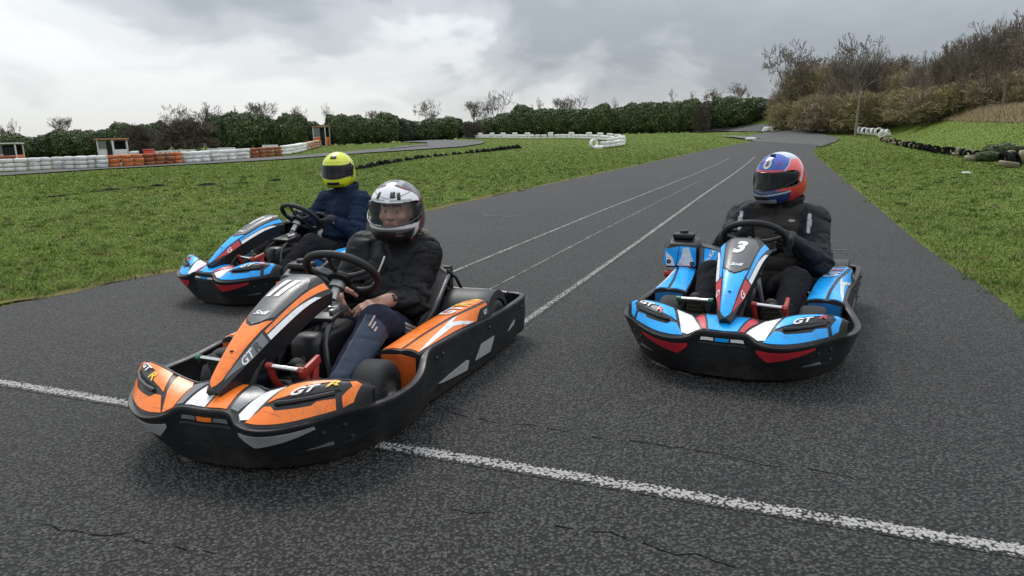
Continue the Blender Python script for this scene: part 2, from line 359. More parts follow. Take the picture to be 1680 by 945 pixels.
def asphalt(name, paint=False, tint=(1, 1, 1), worn=0.5):
    m = bpy.data.materials.new(name); m.use_nodes = True; t = m.node_tree; L = t.links.new; b = t.nodes['Principled BSDF']
    tc = N(t, 'ShaderNodeTexCoord'); P = tc.outputs['Object']
    wn = N(t, 'ShaderNodeTexNoise', ins={'Scale': 60.0, 'Detail': 2.0}); L(P, wn.inputs['Vector'])
    wm = N(t, 'ShaderNodeVectorMath', operation='MULTIPLY_ADD'); L(wn.outputs['Color'], wm.inputs[0]); wm.inputs[1].default_value = (0.008, 0.008, 0.0); L(P, wm.inputs[2])
    v1 = N(t, 'ShaderNodeTexVoronoi', feature='F1', ins={'Scale': 88.0, 'Randomness': 1.0}); L(wm.outputs[0], v1.inputs['Vector'])
    v2 = N(t, 'ShaderNodeTexVoronoi', feature='F1', ins={'Scale': 150.0}); L(wm.outputs[0], v2.inputs['Vector'])
    big = N(t, 'ShaderNodeTexNoise', ins={'Scale': 0.55, 'Detail': 7.0, 'Roughness': 0.6}); L(P, big.inputs['Vector'])
    med = N(t, 'ShaderNodeTexNoise', ins={'Scale': 24.0, 'Detail': 4.0, 'Roughness': 0.7}); L(P, med.inputs['Vector'])
    # stone tops against bitumen gaps, their shade put into the colour too
    gap = ramp(t, [(0.34, 1.0), (0.60, 0.0)]); L(v1.outputs['Distance'], gap.inputs[0])
    sepc = N(t, 'ShaderNodeSeparateColor'); L(v1.outputs['Color'], sepc.inputs[0])
    stone = ramp(t, [(0.0, (0.036, 0.0352, 0.0335)), (0.5, (0.056, 0.0545, 0.052)), (0.94, (0.075, 0.073, 0.070)), (1.0, (0.098, 0.095, 0.090))]); L(sepc.outputs[0], stone.inputs[0])
    mx = N(t, 'ShaderNodeMix', data_type='RGBA'); L(gap.outputs[0], mx.inputs[0]); mx.inputs[6].default_value = (0.0058, 0.0056, 0.0053, 1); L(stone.outputs[0], mx.inputs[7])
    bigr = ramp(t, [(0.3, 0.82), (0.7, 1.16)]); L(big.outputs[0], bigr.inputs[0])
    mm = N(t, 'ShaderNodeMix', data_type='RGBA', blend_type='MULTIPLY'); mm.inputs[0].default_value = 1; L(mx.outputs[2], mm.inputs[6]); L(bigr.outputs[0], mm.inputs[7])
    medr = ramp(t, [(0.3, 0.80), (0.7, 1.18)]); L(med.outputs[0], medr.inputs[0])
    m2 = N(t, 'ShaderNodeMix', data_type='RGBA', blend_type='MULTIPLY'); m2.inputs[0].default_value = 1; L(mm.outputs[2], m2.inputs[6]); L(medr.outputs[0], m2.inputs[7])
    cur = m2.outputs[2]
    # hairline cracks running across the track
    mpc = N(t, 'ShaderNodeMapping'); L(P, mpc.inputs[0]); mpc.inputs['Rotation'].default_value = (0, 0, R(22)); mpc.inputs['Scale'].default_value = (0.28, 1.0, 1)
    cw = N(t, 'ShaderNodeTexNoise', ins={'Scale': 2.2, 'Detail': 6.0, 'Roughness': 0.65}); L(P, cw.inputs['Vector'])
    cwm = N(t, 'ShaderNodeVectorMath', operation='MULTIPLY_ADD'); L(cw.outputs['Color'], cwm.inputs[0]); cwm.inputs[1].default_value = (0.25, 0.25, 0); L(mpc.outputs[0], cwm.inputs[2])
    cv = N(t, 'ShaderNodeTexVoronoi', feature='DISTANCE_TO_EDGE', ins={'Scale': 0.75}); L(cwm.outputs[0], cv.inputs['Vector'])
    ck = ramp(t, [(0.0, 1.0), (0.006, 0.0)]); L(cv.outputs['Distance'], ck.inputs[0])
    cm = ramp(t, [(0.50, 0.0), (0.62, 0.85)]); L(big.outputs[0], cm.inputs[0])
    cmul = N(t, 'ShaderNodeMath', operation='MULTIPLY'); L(ck.outputs[0], cmul.inputs[0]); L(cm.outputs[0], cmul.inputs[1])
    m3 = N(t, 'ShaderNodeMix', data_type='RGBA'); L(cmul.outputs[0], m3.inputs[0]); L(cur, m3.inputs[6]); m3.inputs[7].default_value = (0.008, 0.008, 0.008, 1); cur = m3.outputs[2]
    if tint != (1, 1, 1):
        mt = N(t, 'ShaderNodeMix', data_type='RGBA', blend_type='MULTIPLY'); mt.inputs[0].default_value = 1; L(cur, mt.inputs[6]); mt.inputs[7].default_value = (*tint, 1); cur = mt.outputs[2]
    if paint:
        uv = N(t, 'ShaderNodeUVMap'); su = N(t, 'ShaderNodeSeparateXYZ'); L(uv.outputs[0], su.inputs[0])
        # v = 0 at one edge, 1 at the other: paint frays towards the edges
        ab = N(t, 'ShaderNodeMath', operation='SUBTRACT'); L(su.outputs[1], ab.inputs[0]); ab.inputs[1].default_value = 0.5
        a2 = N(t, 'ShaderNodeMath', operation='ABSOLUTE'); L(ab.outputs[0], a2.inputs[0])
        er = ramp(t, [(0.20, 0.62), (0.5, 0.0)]); L(a2.outputs[0], er.inputs[0])
        wr = N(t, 'ShaderNodeTexNoise', ins={'Scale': 4.5, 'Detail': 9.0, 'Roughness': 0.78}); L(P, wr.inputs['Vector'])
        ad = N(t, 'ShaderNodeMath', operation='ADD'); L(er.outputs[0], ad.inputs[0]); L(wr.outputs[0], ad.inputs[1])
        sb = N(t, 'ShaderNodeMath', operation='MULTIPLY_ADD'); L(v1.outputs['Distance'], sb.inputs[0]); sb.inputs[1].default_value = -0.85; L(ad.outputs[0], sb.inputs[2])
        wrr = ramp(t, [(worn, 0.0), (worn + 0.22, 0.92)]); L(sb.outputs[0], wrr.inputs[0])
        m4 = N(t, 'ShaderNodeMix', data_type='RGBA'); L(wrr.outputs[0], m4.inputs[0]); L(cur, m4.inputs[6]); m4.inputs[7].default_value = (0.40, 0.39, 0.37, 1); cur = m4.outputs[2]
    L(cur, b.inputs['Base Color']); b.inputs['Roughness'].default_value = 0.72; b.inputs['Specular IOR Level'].default_value = 0.35
    h = N(t, 'ShaderNodeMath', operation='MULTIPLY_ADD'); L(v2.outputs['Distance'], h.inputs[0]); h.inputs[1].default_value = 0.35; L(v1.outputs['Distance'], h.inputs[2])
    bp = N(t, 'ShaderNodeBump', invert=True, ins={'Strength': 1.0, 'Distance': 0.010}); L(h.outputs[0], bp.inputs['Height']); L(bp.outputs[0], b.inputs['Normal'])
    return m
M['asphalt'] = asphalt('track_asphalt'); M['asphalt_old'] = asphalt('pale_old_asphalt', tint=(2.6, 2.65, 2.6)); M['line'] = asphalt('worn_white_line', True, worn=0.47); M['line_worn'] = asphalt('greyed_white_line', True, worn=0.55); M['line_faint'] = asphalt('faded_white_line', True, worn=0.64)
M['apron'] = asphalt('pale_apron', tint=(4.2, 4.2, 4.0))

def ground_mat():
    m = bpy.data.materials.new('meadow_soil_and_turf'); m.use_nodes = True; t = m.node_tree; L = t.links.new; b = t.nodes['Principled BSDF']
    tc = N(t, 'ShaderNodeTexCoord'); P = tc.outputs['Object']
    n1 = N(t, 'ShaderNodeTexNoise', ins={'Scale': 0.22, 'Detail': 8.0, 'Roughness': 0.65}); L(P, n1.inputs['Vector'])
    n2 = N(t, 'ShaderNodeTexNoise', ins={'Scale': 3.5, 'Detail': 8.0, 'Roughness': 0.75}); L(P, n2.inputs['Vector'])
    n3 = N(t, 'ShaderNodeTexNoise', ins={'Scale': 30.0, 'Detail': 5.0, 'Roughness': 0.8}); L(P, n3.inputs['Vector'])
    r1 = ramp(t, [(0.3, (0.108, 0.165, 0.023)), (0.5, (0.128, 0.186, 0.026)), (0.62, (0.150, 0.188, 0.036)), (0.75, (0.114, 0.170, 0.024))]); L(n1.outputs[0], r1.inputs[0])
    r2 = ramp(t, [(0.3, 0.75), (0.7, 1.25)]); L(n2.outputs[0], r2.inputs[0]); r3 = ramp(t, [(0.25, 0.62), (0.75, 1.35)]); L(n3.outputs[0], r3.inputs[0])
    a = N(t, 'ShaderNodeMix', data_type='RGBA', blend_type='MULTIPLY'); a.inputs[0].default_value = 1; L(r1.outputs[0], a.inputs[6]); L(r2.outputs[0], a.inputs[7])
    c = N(t, 'ShaderNodeMix', data_type='RGBA', blend_type='MULTIPLY'); c.inputs[0].default_value = 1; L(a.outputs[2], c.inputs[6]); L(r3.outputs[0], c.inputs[7])
    # dry straw grass on the crown of the bank: a real change of plants, stored on the sheet
    at_ = N(t, 'ShaderNodeAttribute', attribute_name='dry'); sn = ramp(t, [(0.3, (0.24, 0.18, 0.10)), (0.7, (0.42, 0.33, 0.20))]); L(n3.outputs[0], sn.inputs[0])
    sx = N(t, 'ShaderNodeMath', operation='MULTIPLY_ADD'); L(n2.outputs[0], sx.inputs[0]); sx.inputs[1].default_value = 0.8; L(at_.outputs['Fac'], sx.inputs[2])
    sr = ramp(t, [(0.72, 0.0), (0.95, 1.0)]); L(sx.outputs[0], sr.inputs[0])
    d = N(t, 'ShaderNodeMix', data_type='RGBA'); L(sr.outputs[0], d.inputs[0]); L(c.outputs[2], d.inputs[6]); L(sn.outputs[0], d.inputs[7])
    L(d.outputs[2], b.inputs['Base Color']); b.inputs['Roughness'].default_value = 0.85; b.inputs['Specular IOR Level'].default_value = 0.2
    bp = N(t, 'ShaderNodeBump', ins={'Strength': 0.8, 'Distance': 0.06}); ad = N(t, 'ShaderNodeMath', operation='ADD'); L(n2.outputs[0], ad.inputs[0]); L(n3.outputs[0], ad.inputs[1])
    L(ad.outputs[0], bp.inputs['Height']); L(bp.outputs[0], b.inputs['Normal']); return m
def build_ground():
    an = np.concatenate([np.arange(-180, -50, 5), np.arange(-50, 50, 0.6), np.arange(50, 180, 5)]); an = np.radians(an)
    rr = np.concatenate([[0.0], 0.5 * 1.033 ** np.arange(0, 245)])
    A, RR = np.meshgrid(an, rr, indexing='ij'); X = np.sin(A) * RR; Y = np.cos(A) * RR
    Z = terr(X, Y) - 0.012 - 0.0007 * RR
    bd = bank_dist(X, Y); dry = sstep((bd - 3.3) / 1.3) * (Y > 5)
    V = np.stack([X, Y, Z], -1).reshape(-1, 3); na, nr = len(an), len(rr); i, j = np.meshgrid(np.arange(na), np.arange(nr - 1), indexing='ij'); i2 = (i + 1) % na
    Fq = np.stack([i * nr + j, i * nr + j + 1, i2 * nr + j + 1, i2 * nr + j], -1).reshape(-1, 4)
    me = bpy.data.meshes.new('grass_field'); me.from_pydata(V.tolist(), [], Fq.tolist())
    a = me.attributes.new('dry', 'FLOAT', 'POINT'); a.data.foreach_set('value', dry.reshape(-1).astype(np.float32))
    bm = bmesh.new(); bm.from_mesh(me); bmesh.ops.recalc_face_normals(bm, faces=bm.faces); bm.normal_update()
    if sum(f.normal.z for f in bm.faces) < 0: bmesh.ops.reverse_faces(bm, faces=bm.faces)
    bm.to_mesh(me); bm.free(); finish(me, True, 180)
    tag(link('grass_field', me, ground_mat()), 'green mown grass field round the kart track rising to a bank', kind='structure')
build_ground()
def sheet(name, poly, cell, dz, m, label=None, kind='structure', dzf=0.0004):
    """flat polygon laid over the terrain"""
    bm = bmesh.new(); f = bm.faces.new([bm.verts.new((p[0], p[1], 0)) for p in poly]); bm.normal_update()
    if f.normal.z < 0: f.normal_flip()
    cut_grid(bm, cell, cell)
    xy = np.array([v.co[:2] for v in bm.verts]); z = terr(xy[:, 0], xy[:, 1]) + dz + dzf * np.maximum(0, xy[:, 1] - 12)
    for v, q in zip(bm.verts, z): v.co.z = q
    me = bpy.data.meshes.new(name); bm.to_mesh(me); bm.free(); finish(me, True, 180)
    return tag(link(name, me, m), label, kind=kind)
def ribbon(name, pts, wd, dz, m, label=None, n=1, cell=1.0, dzf=0.0006, kind='structure'):
    """painted strip following world points, v runs across it"""
    P = [np.array(p[:2], float) for p in pts]; Q = [P[0]]
    for a, b in zip(P[:-1], P[1:]):
        k = max(1, int(np.linalg.norm(b - a) / cell))
        Q += [a + (b - a) * (i + 1) / k for i in range(k)]
    V = []; U = []
    ws = [wd] * len(Q) if not hasattr(wd, '__len__') else np.interp(np.linspace(0, 1, len(Q)), np.linspace(0, 1, len(wd)), wd)
    for i, q in enumerate(Q):
        d = Q[min(i + 1, len(Q) - 1)] - Q[max(i - 1, 0)]; d /= np.linalg.norm(d); nn = np.array([-d[1], d[0]])
        for k in range(n + 1):
            p = q + nn * ws[i] * (k / n - 0.5); V.append((p[0], p[1], float(terr(p[0], p[1])) + dz + dzf * max(0, p[1] - 12))); U.append((i * 0.1, k / n))
    Fs = [(i * (n + 1) + k, (i + 1) * (n + 1) + k, (i + 1) * (n + 1) + k + 1, i * (n + 1) + k + 1) for i in range(len(Q) - 1) for k in range(n)]
    me = bpy.data.meshes.new(name); me.from_pydata(V, [], Fs); uvl = me.uv_layers.new(name='UVMap')
    for lp in me.loops: uvl.data[lp.index].uv = U[lp.vertex_index]
    me.update()
    if me.polygons[0].normal.z < 0: me.flip_normals()
    finish(me, True, 180)
    return tag(link(name, me, m), label, kind=kind)
EDGE_L = [at2(*p) for p in ((0, 503), (150, 472), (300, 440), (500, 394), (700, 345.7), (770, 330), (860, 311), (968, 288), (1076, 265), (1148, 249), (1200, 239), (1238, 232))]
EDGE_R = [at2(*p) for p in ((1680, 528), (1640, 490), (1560, 435), (1500, 392), (1440, 341), (1385, 295), (1350, 266), (1335, 250), (1340, 241))]
EDGE_L = [np.array(q) for q in catmull(EDGE_L, 4)]; EDGE_R = [np.array(q) for q in catmull(EDGE_R, 4)]
_dl = EDGE_L[0] - EDGE_L[1]; _dl /= np.linalg.norm(_dl); _dr = EDGE_R[0] - EDGE_R[1]; _dr /= np.linalg.norm(_dr)
TRACK = [EDGE_L[0] + _dl * 30] + EDGE_L + [at2(1340, 236)] + EDGE_R[::-1] + [EDGE_R[0] + _dr * 6, EDGE_R[0] + _dr * 6 + np.array([2, -25.])]
sheet('track', TRACK, 2.5, 0.0, M['asphalt'], 'dark coarse asphalt kart track running into the distance')
sheet('track_bend', [at2(*p) for p in ((1238, 232.5), (1226, 228), (1232, 222), (1262, 217), (1283, 211.5), (1342, 211.5), (1352, 221), (1378, 227), (1370, 233), (1345, 241), (1338, 238))], 4, 0.006, M['asphalt_old'], 'grey far bend of the kart track in front of the trees')
ribbon('service_track', [at2(*p) for p in ((930, 221.5), (1000, 220), (1100, 217), (1200, 214), (1275, 211.5))], 2.5, 0.01, M['asphalt_old'], 'thin grey stretch of track under the far hedge', cell=4)
LOW = [(-60, 291), (0, 288.5), (160, 278), (330, 269), (480, 260.5), (600, 251), (680, 246), (760, 240.5), (790, 236), (797, 232.5), (770, 230.5), (690, 231.5), (730, 233), (712, 236.5), (690, 239.5), (630, 243.5), (560, 250), (480, 256), (330, 264.5), (160, 273.5), (0, 284), (-60, 286)]
LOW = [(-60, 291), (0, 288.5), (160, 278), (330, 269), (480, 260.5), (600, 251), (680, 246), (760, 240.5), (790, 236), (797, 232.5), (770, 230.5), (690, 230.5), (660, 233), (700, 234), (702, 237), (690, 239), (630, 243.5), (560, 250), (480, 256), (330, 264.5), (160, 273.5), (0, 284), (-60, 286)]
sheet('track_loop', [at2(*p) for p in LOW], 3, 0.012, M['asphalt_old'], 'grey hairpin loop of the kart track beyond the grass')
ribbon('kerb', [at2(*p) for p in ((640, 244.6), (668, 241.2), (690, 239.3), (697, 238))], [0.5, 1.3, 1.4, 0.5], 0.05, M['apron'], 'pale concrete kerb on the inside of the far hairpin', cell=2)
ribbon('apron', [at2(*p) for p in ((1192, 223.5), (1215, 225), (1237, 228.5))], [1.0, 1.6, 1.0], 0.03, M['apron'], 'pale concrete apron at the mouth of the side track', cell=3)
# painted lines
_a, _b = np.array(at2(60, 636.6)), np.array(at2(1300, 840.5)); _ld = (_b - _a) / np.linalg.norm(_b - _a)
ribbon('start_line', [_a - _ld * 3.2, _b + _ld * 3.0], 0.092, 0.0018, M['line'], 'worn white start line painted across the asphalt', n=1)
ribbon('lane_line', [at2(*p) for p in ((742, 446), (985, 346.5), (1196, 260))], 0.058, 0.0018, M['line_worn'], 'worn white lane line leaving from behind the orange kart')
ribbon('lane_line', [at2(*p) for p in ((800, 476.5), (980, 382), (1145, 298))], 0.042, 0.0018, M['line_faint'], 'faint middle white lane line that ends halfway')
ribbon('lane_line', [at2(*p) for p in ((840, 542), (1040, 401.5), (1150, 322), (1238, 258))], 0.08, 0.0018, M['line_worn'], 'broad worn white lane line just left of the number 3 kart')
for q in (((791, 353), (817, 354.5)), ((817, 354.5), (835, 352.5)), ((822, 357.5), (852, 353)), ((905, 324), (925, 322)), ((925, 324), (945, 322)), ((976, 306.5), (999, 304.5)), ((1352, 403), (1384, 404.5)), ((1356, 410.5), (1392, 410)), ((1330, 326), (1352, 323))):
    ribbon('grid_mark', [at2(*p) for p in q], 0.05, 0.0025, M['line_faint'], None, cell=0.5)
def crack(pts, seed, label):
    rg = random.Random(seed); P = [np.array(at2(*p)) for p in pts]; Q = []
    for a, b in zip(P[:-1], P[1:]):
        k = max(2, int(np.linalg.norm(b - a) / .045)); n_ = np.array([-(b - a)[1], (b - a)[0]]); n_ /= np.linalg.norm(n_); Q += [a + (b - a) * i / k + n_ * (rg.gauss(0, .007) + .012 * math.sin(i * .5 + seed)) for i in range(k)]
    V, Fs = [], []
    for i in range(len(Q) - 1):
        if rg.random() < .42: continue
        d = Q[i + 1] - Q[i]; d /= np.linalg.norm(d); n_ = np.array([-d[1], d[0]]); w0, w1 = rg.uniform(.0008, .0030), rg.uniform(.0006, .0024); k = len(V)
        for p, w_ in ((Q[i], w0), (Q[i + 1], w1)):
            for s in (-1, 1): V.append((*(p + n_ * w_ * s), .0012))
        Fs.append((k, k + 2, k + 3, k + 1))
    me = bpy.data.meshes.new('crack'); me.from_pydata(V, [], Fs); me.update()
    if me.polygons[0].normal.z < 0: me.flip_normals()
    tag(link('crack', me, M['bitumen']), label, kind='structure')
M['bitumen'] = mat('crack_bitumen', (0.004, 0.004, 0.004), .95, .05)  # bitumen black of the crack ribbons
crack([(700, 672), (860, 698), (1010, 722), (1120, 738), (1300, 768), (1480, 800)], 1, 'hairline crack across the asphalt behind the start line')
crack([(690, 828), (800, 846), (910, 864), (1000, 876), (1110, 907), (1240, 935)], 2, 'hairline crack across the asphalt in the foreground')
crack([(60, 860), (200, 880), (380, 912)], 3, 'short crack in the near left asphalt')
# verge of moss and yellow grass along the asphalt edge
def verge_mat():
    m = mat('mossy_verge', (0.115, 0.10, 0.03), 0.9, 0.1, var=0.5, vs_=5, dust=0.95, dust_col=(0.06, 0.042, 0.022), ds=4, bump=0.6, bs=25); return m
M['verge'] = verge_mat()
def ragged(pts, off0, off1, seed):
    rg = random.Random(seed); P = [np.array(p) for p in pts]; Q = []
    for a, b in zip(P[:-1], P[1:]):
        k = max(1, int(np.linalg.norm(b - a) / 0.25)); Q += [a + (b - a) * i / k for i in range(k)]
    Q.append(P[-1]); V = []; ph = rg.random() * 9
    for i, q in enumerate(Q):
        d = Q[min(i + 1, len(Q) - 1)] - Q[max(i - 1, 0)]; d /= np.linalg.norm(d); nn = np.array([-d[1], d[0]])
        e = 0.05 * math.sin(i * 0.37 + ph) + 0.04 * math.sin(i * 1.1 + 2 * ph) + rg.uniform(-.045, .045)
        for o_ in (off0 + e, off1 + e * 0.6):
            p = q + nn * o_; V.append((p[0], p[1], float(terr(p[0], p[1])) + (0.002 if o_ == off0 + e else -0.004)))
    Fs = [(2 * i, 2 * i + 2, 2 * i + 3, 2 * i + 1) for i in range(len(Q) - 1)]
    me = bpy.data.meshes.new('verge'); me.from_pydata(V, [], Fs); me.update()
    if me.polygons[0].normal.z < 0: me.flip_normals()
    return finish(me, True, 180)
EL2 = [EDGE_L[0] + _dl * 4] + EDGE_L[:-1]
tag(link('verge', ragged(EL2, -0.03, 0.16, 1), M['verge']), 'mossy yellow verge where the left grass meets the asphalt', kind='structure')

# ------------------------------------------------------------------ grass blades
def color_attr(me, cols, name='paint'):
    a = me.color_attributes.new(name, 'FLOAT_COLOR', 'POINT'); c = np.ones((len(me.vertices), 4), np.float32); c[:, :3] = cols; a.data.foreach_set('color', c.reshape(-1))
def fast_mesh(name, V, Fs, cols=None):
    V = np.asarray(V, np.float32); Fs = np.asarray(Fs, np.int32); k = Fs.shape[1]
    me = bpy.data.meshes.new(name); me.vertices.add(len(V)); me.vertices.foreach_set('co', V.reshape(-1))
    me.loops.add(Fs.size); me.loops.foreach_set('vertex_index', Fs.reshape(-1)); me.polygons.add(len(Fs))
    me.polygons.foreach_set('loop_start', np.arange(0, Fs.size, k, dtype=np.int32)); me.polygons.foreach_set('loop_total', np.full(len(Fs), k, np.int32))
    me.update(calc_edges=True)
    if cols is not None: color_attr(me, cols)
    return me
def in_poly(X, Y, P):
    P = np.array(P); r = np.zeros(X.shape, bool); j = len(P) - 1
    for i in range(len(P)):
        c = ((P[i, 1] > Y) != (P[j, 1] > Y)) & (X < (P[j, 0] - P[i, 0]) * (Y - P[i, 1]) / (P[j, 1] - P[i, 1] + 1e-12) + P[i, 0]); r ^= c; j = i
    return r
def edge_dist(X, Y, E):
    best = np.full(X.shape, 1e9)
    for a, b in zip(E[:-1], E[1:]):
        d = b - a; t = np.clip(((X - a[0]) * d[0] + (Y - a[1]) * d[1]) / (d @ d), 0, 1); best = np.minimum(best, np.hypot(X - a[0] - d[0] * t, Y - a[1] - d[1] * t))
    return best
M['blade'] = mat('grass_blade', (0.1, 0.1, 0.1), 0.6, 0.25, attr='paint')
def blades(rg, n, rmin, rmax, power):
    a = rg.uniform(-0.88, 0.88, n); u = rg.random(n); r = rmin * (rmax / rmin) ** (u ** power)
    X, Y = np.sin(a) * r, np.cos(a) * r
    ok = (~in_poly(X, Y, TRACK) | ((np.minimum(edge_dist(X, Y, EL2), edge_dist(X, Y, EDGE_R)) < .10 * rg.random(n)) & (rg.random(n) < .7))) & ~in_poly(X, Y, [at2(*p) for p in LOW]); X, Y, r = X[ok], Y[ok], r[ok]
    return X, Y, r
def build_grass():
    rg = np.random.default_rng(3)
    X, Y, r = blades(rg, 1400000, 4.2, 75, 0.95); ed = np.minimum(edge_dist(X, Y, EL2), edge_dist(X, Y, [EDGE_R[0] + _dr * 4] + EDGE_R))
    n = len(X); bd = bank_dist(X, Y); dry = sstep((bd - 3.3) / 1.3)
    # clumping
    cl = np.sin(X * 1.7 + 1.3 * np.sin(Y * 1.1)) * np.sin(Y * 1.3 + 1.7 * np.sin(X * 0.7)); cl2 = np.sin(X * 6.1 + 2 * np.sin(Y * 4.3)) * np.sin(Y * 5.3 + 2 * np.sin(X * 3.9))
    keep = rg.random(n) < np.clip(0.80 + 0.15 * cl2, 0.2, 1) * np.clip(ed / 0.12, 0.25, 1); X, Y, r, ed, dry, cl, cl2 = [q[keep] for q in (X, Y, r, ed, dry, cl, cl2)]; n = len(X)
    h = (0.010 + 0.012 * rg.random(n)) * (1 + 0.18 * cl2) * np.clip(r / 16, 1.0, 1.8) * (1 + 1.2 * dry); wd = 0.0027 * np.clip(r / 4.0, 1, 9)
    th = rg.uniform(0, 2 * np.pi, n); ln = rg.uniform(0.3, 1.6, n) * h; la = rg.uniform(0, 2 * np.pi, n); Z = terr(X, Y) - 0.008 - 0.0007 * r
    V = np.zeros((n, 3, 3)); V[:, 0] = np.stack([X - np.cos(th) * wd, Y - np.sin(th) * wd, Z], -1); V[:, 1] = np.stack([X + np.cos(th) * wd, Y + np.sin(th) * wd, Z], -1)
    V[:, 2] = np.stack([X + np.cos(la) * ln, Y + np.sin(la) * ln, Z + h], -1)
    g = np.array([[0.125, 0.188, 0.025], [0.148, 0.208, 0.029], [0.108, 0.170, 0.023], [0.172, 0.205, 0.040], [0.22, 0.19, 0.075]]); pr = [0.36, 0.30, 0.2, 0.11, 0.03]
    C = g[rg.choice(5, n, p=pr)] * rg.uniform(0.8, 1.2, (n, 1)) * (1 + 0.13 * cl[:, None])
    yl = np.clip(1 - ed / np.where(X > 1.5, .22, 0.5), 0, 1)[:, None] * rg.uniform(0.2, 1, (n, 1)) * np.where(X > 1.5, .45, .9)[:, None]; C = C * (1 - yl) + np.array([0.20, 0.155, 0.03]) * rg.uniform(0.5, 1.2, (n, 1)) * yl
    s_ = (dry * rg.uniform(0.5, 1.2, n))[:, None].clip(0, 1); C = C * (1 - s_) + np.array([0.42, 0.33, 0.19]) * rg.uniform(0.7, 1.2, (n, 1)) * s_
    me = fast_mesh('grass', V.reshape(-1, 3), np.arange(3 * n).reshape(-1, 3), np.repeat(C, 3, 0))
    tag(link('grass', me, M['blade']), 'short green grass blades on both sides of the track', 'grass', kind='stuff')
    # taller weeds and coarse tufts standing out of the mown grass
    X, Y, r = blades(rg, 2600, 4.4, 32, 1.0); k = 26; n = len(X) * k; s_ = rg.uniform(.5, 1.2, len(X)); X0, Y0, s_, r = [np.repeat(q, k) for q in (X, Y, s_, r)]; X = X0 + rg.normal(0, .035, n) * s_; Y = Y0 + rg.normal(0, .035, n) * s_
    h = rg.uniform(.025, .065, n) * s_; th = rg.uniform(0, 6.28, n); la = rg.uniform(0, 6.28, n); ln = h * rg.uniform(.3, 1.3, n); wd = .0032 * np.clip(r / 5, 1, 5); Z = terr(X, Y) - .008
    V = np.zeros((n, 3, 3)); V[:, 0] = np.stack([X - np.cos(th) * wd, Y - np.sin(th) * wd, Z], -1); V[:, 1] = np.stack([X + np.cos(th) * wd, Y + np.sin(th) * wd, Z], -1); V[:, 2] = np.stack([X + np.cos(la) * ln, Y + np.sin(la) * ln, Z + h], -1)
    tone = np.repeat(rg.choice(4, len(X) // k, p=[.5, .25, .15, .1]), k); C = np.array([[.080, .135, .020], [.11, .165, .025], [.19, .17, .06], [.14, .19, .03]])[tone] * rg.uniform(.75, 1.25, (n, 1))
    me = fast_mesh('weeds', V.reshape(-1, 3), np.arange(3 * n).reshape(-1, 3), np.repeat(C, 3, 0)); tag(link('weeds', me, M['blade']), 'coarse tufts and weeds scattered through the mown grass', 'weeds', kind='stuff')
    # tall dead grass along the top of the bank
    n = 60000; k = rg.integers(0, len(BANK) - 1, n * 3); t = rg.random(n * 3); B = np.array(BANK); p = B[k] + (B[k + 1] - B[k]) * t[:, None]; d = B[k + 1] - B[k]; d /= np.linalg.norm(d, axis=1)[:, None]
    o_ = rg.uniform(3.2, 6.5, n * 3); X = p[:, 0] - d[:, 1] * o_; Y = p[:, 1] + d[:, 0] * o_; ok = (Y > 12) & (rg.random(n * 3) < 0.5); X, Y = X[ok], Y[ok]; n = len(X); bd = bank_dist(X, Y)
    h = rg.uniform(0.15, 0.55, n) * (0.35 + 0.65 * sstep((bd - 3.2) / 1.5)); th = rg.uniform(0, 6.28, n); wd = 0.018; la = rg.uniform(0, 6.28, n); ln = h * rg.uniform(0.1, 0.7, n); Z = terr(X, Y) - 0.05
    V = np.zeros((n, 3, 3)); V[:, 0] = np.stack([X - np.cos(th) * wd, Y - np.sin(th) * wd, Z], -1); V[:, 1] = np.stack([X + np.cos(th) * wd, Y + np.sin(th) * wd, Z], -1); V[:, 2] = np.stack([X + np.cos(la) * ln, Y + np.sin(la) * ln, Z + h], -1)
    C = np.array([0.46, 0.36, 0.22]) * rg.uniform(0.55, 1.2, (n, 1)) * np.array([1, 1, 1]); gr = rg.random(n) < 0.15; C[gr] = np.array([0.09, 0.11, 0.03])
    me = fast_mesh('dry_grass', V.reshape(-1, 3), np.arange(3 * n).reshape(-1, 3), np.repeat(C, 3, 0))
    tag(link('dry_grass', me, M['blade']), 'pale dead grass along the crown of the right bank', 'dry grass', kind='stuff')
build_grass()

# ------------------------------------------------------------------ trees, hedge, bushes
M['leaf'] = mat('hedge_leaf', (0, 0, 0), 0.5, 0.35, attr='paint'); M['twig'] = mat('bare_twig', (0, 0, 0), 0.85, 0.15, attr='paint')
M['bark'] = mat('grey_brown_bark', (0.15, 0.127, 0.105), 0.85, 0.2, var=0.35, vs_=3, bump=0.3, bs=9); M['pale_bark'] = mat('pale_birch_bark', (0.22, 0.19, 0.15), 0.8, 0.2, var=0.35, vs_=4)
def lump(D, ph):
    x, y, z = D[:, 0], D[:, 1], D[:, 2]
    return (np.sin(5.1 * x + ph) * np.sin(4.3 * y + 1.7 * ph) + np.sin(6.7 * z + 0.6 * ph) * np.sin(5.9 * x - ph) + 0.6 * np.sin(11.3 * y + ph) * np.sin(12.7 * z - 2 * ph)) / 2.6
def crown_shape(D, ph, box):
    """radius of a lumpy, half-boxy crown in direction D, in a unit cell 1 x 1 x 1 standing on 0"""
    q = (np.abs(D[:, 0]) ** box + np.abs(D[:, 1]) ** box + np.abs(D[:, 2]) ** box) ** (-1 / box)
    return 0.5 * q * (0.90 + 0.21 * lump(D, ph))
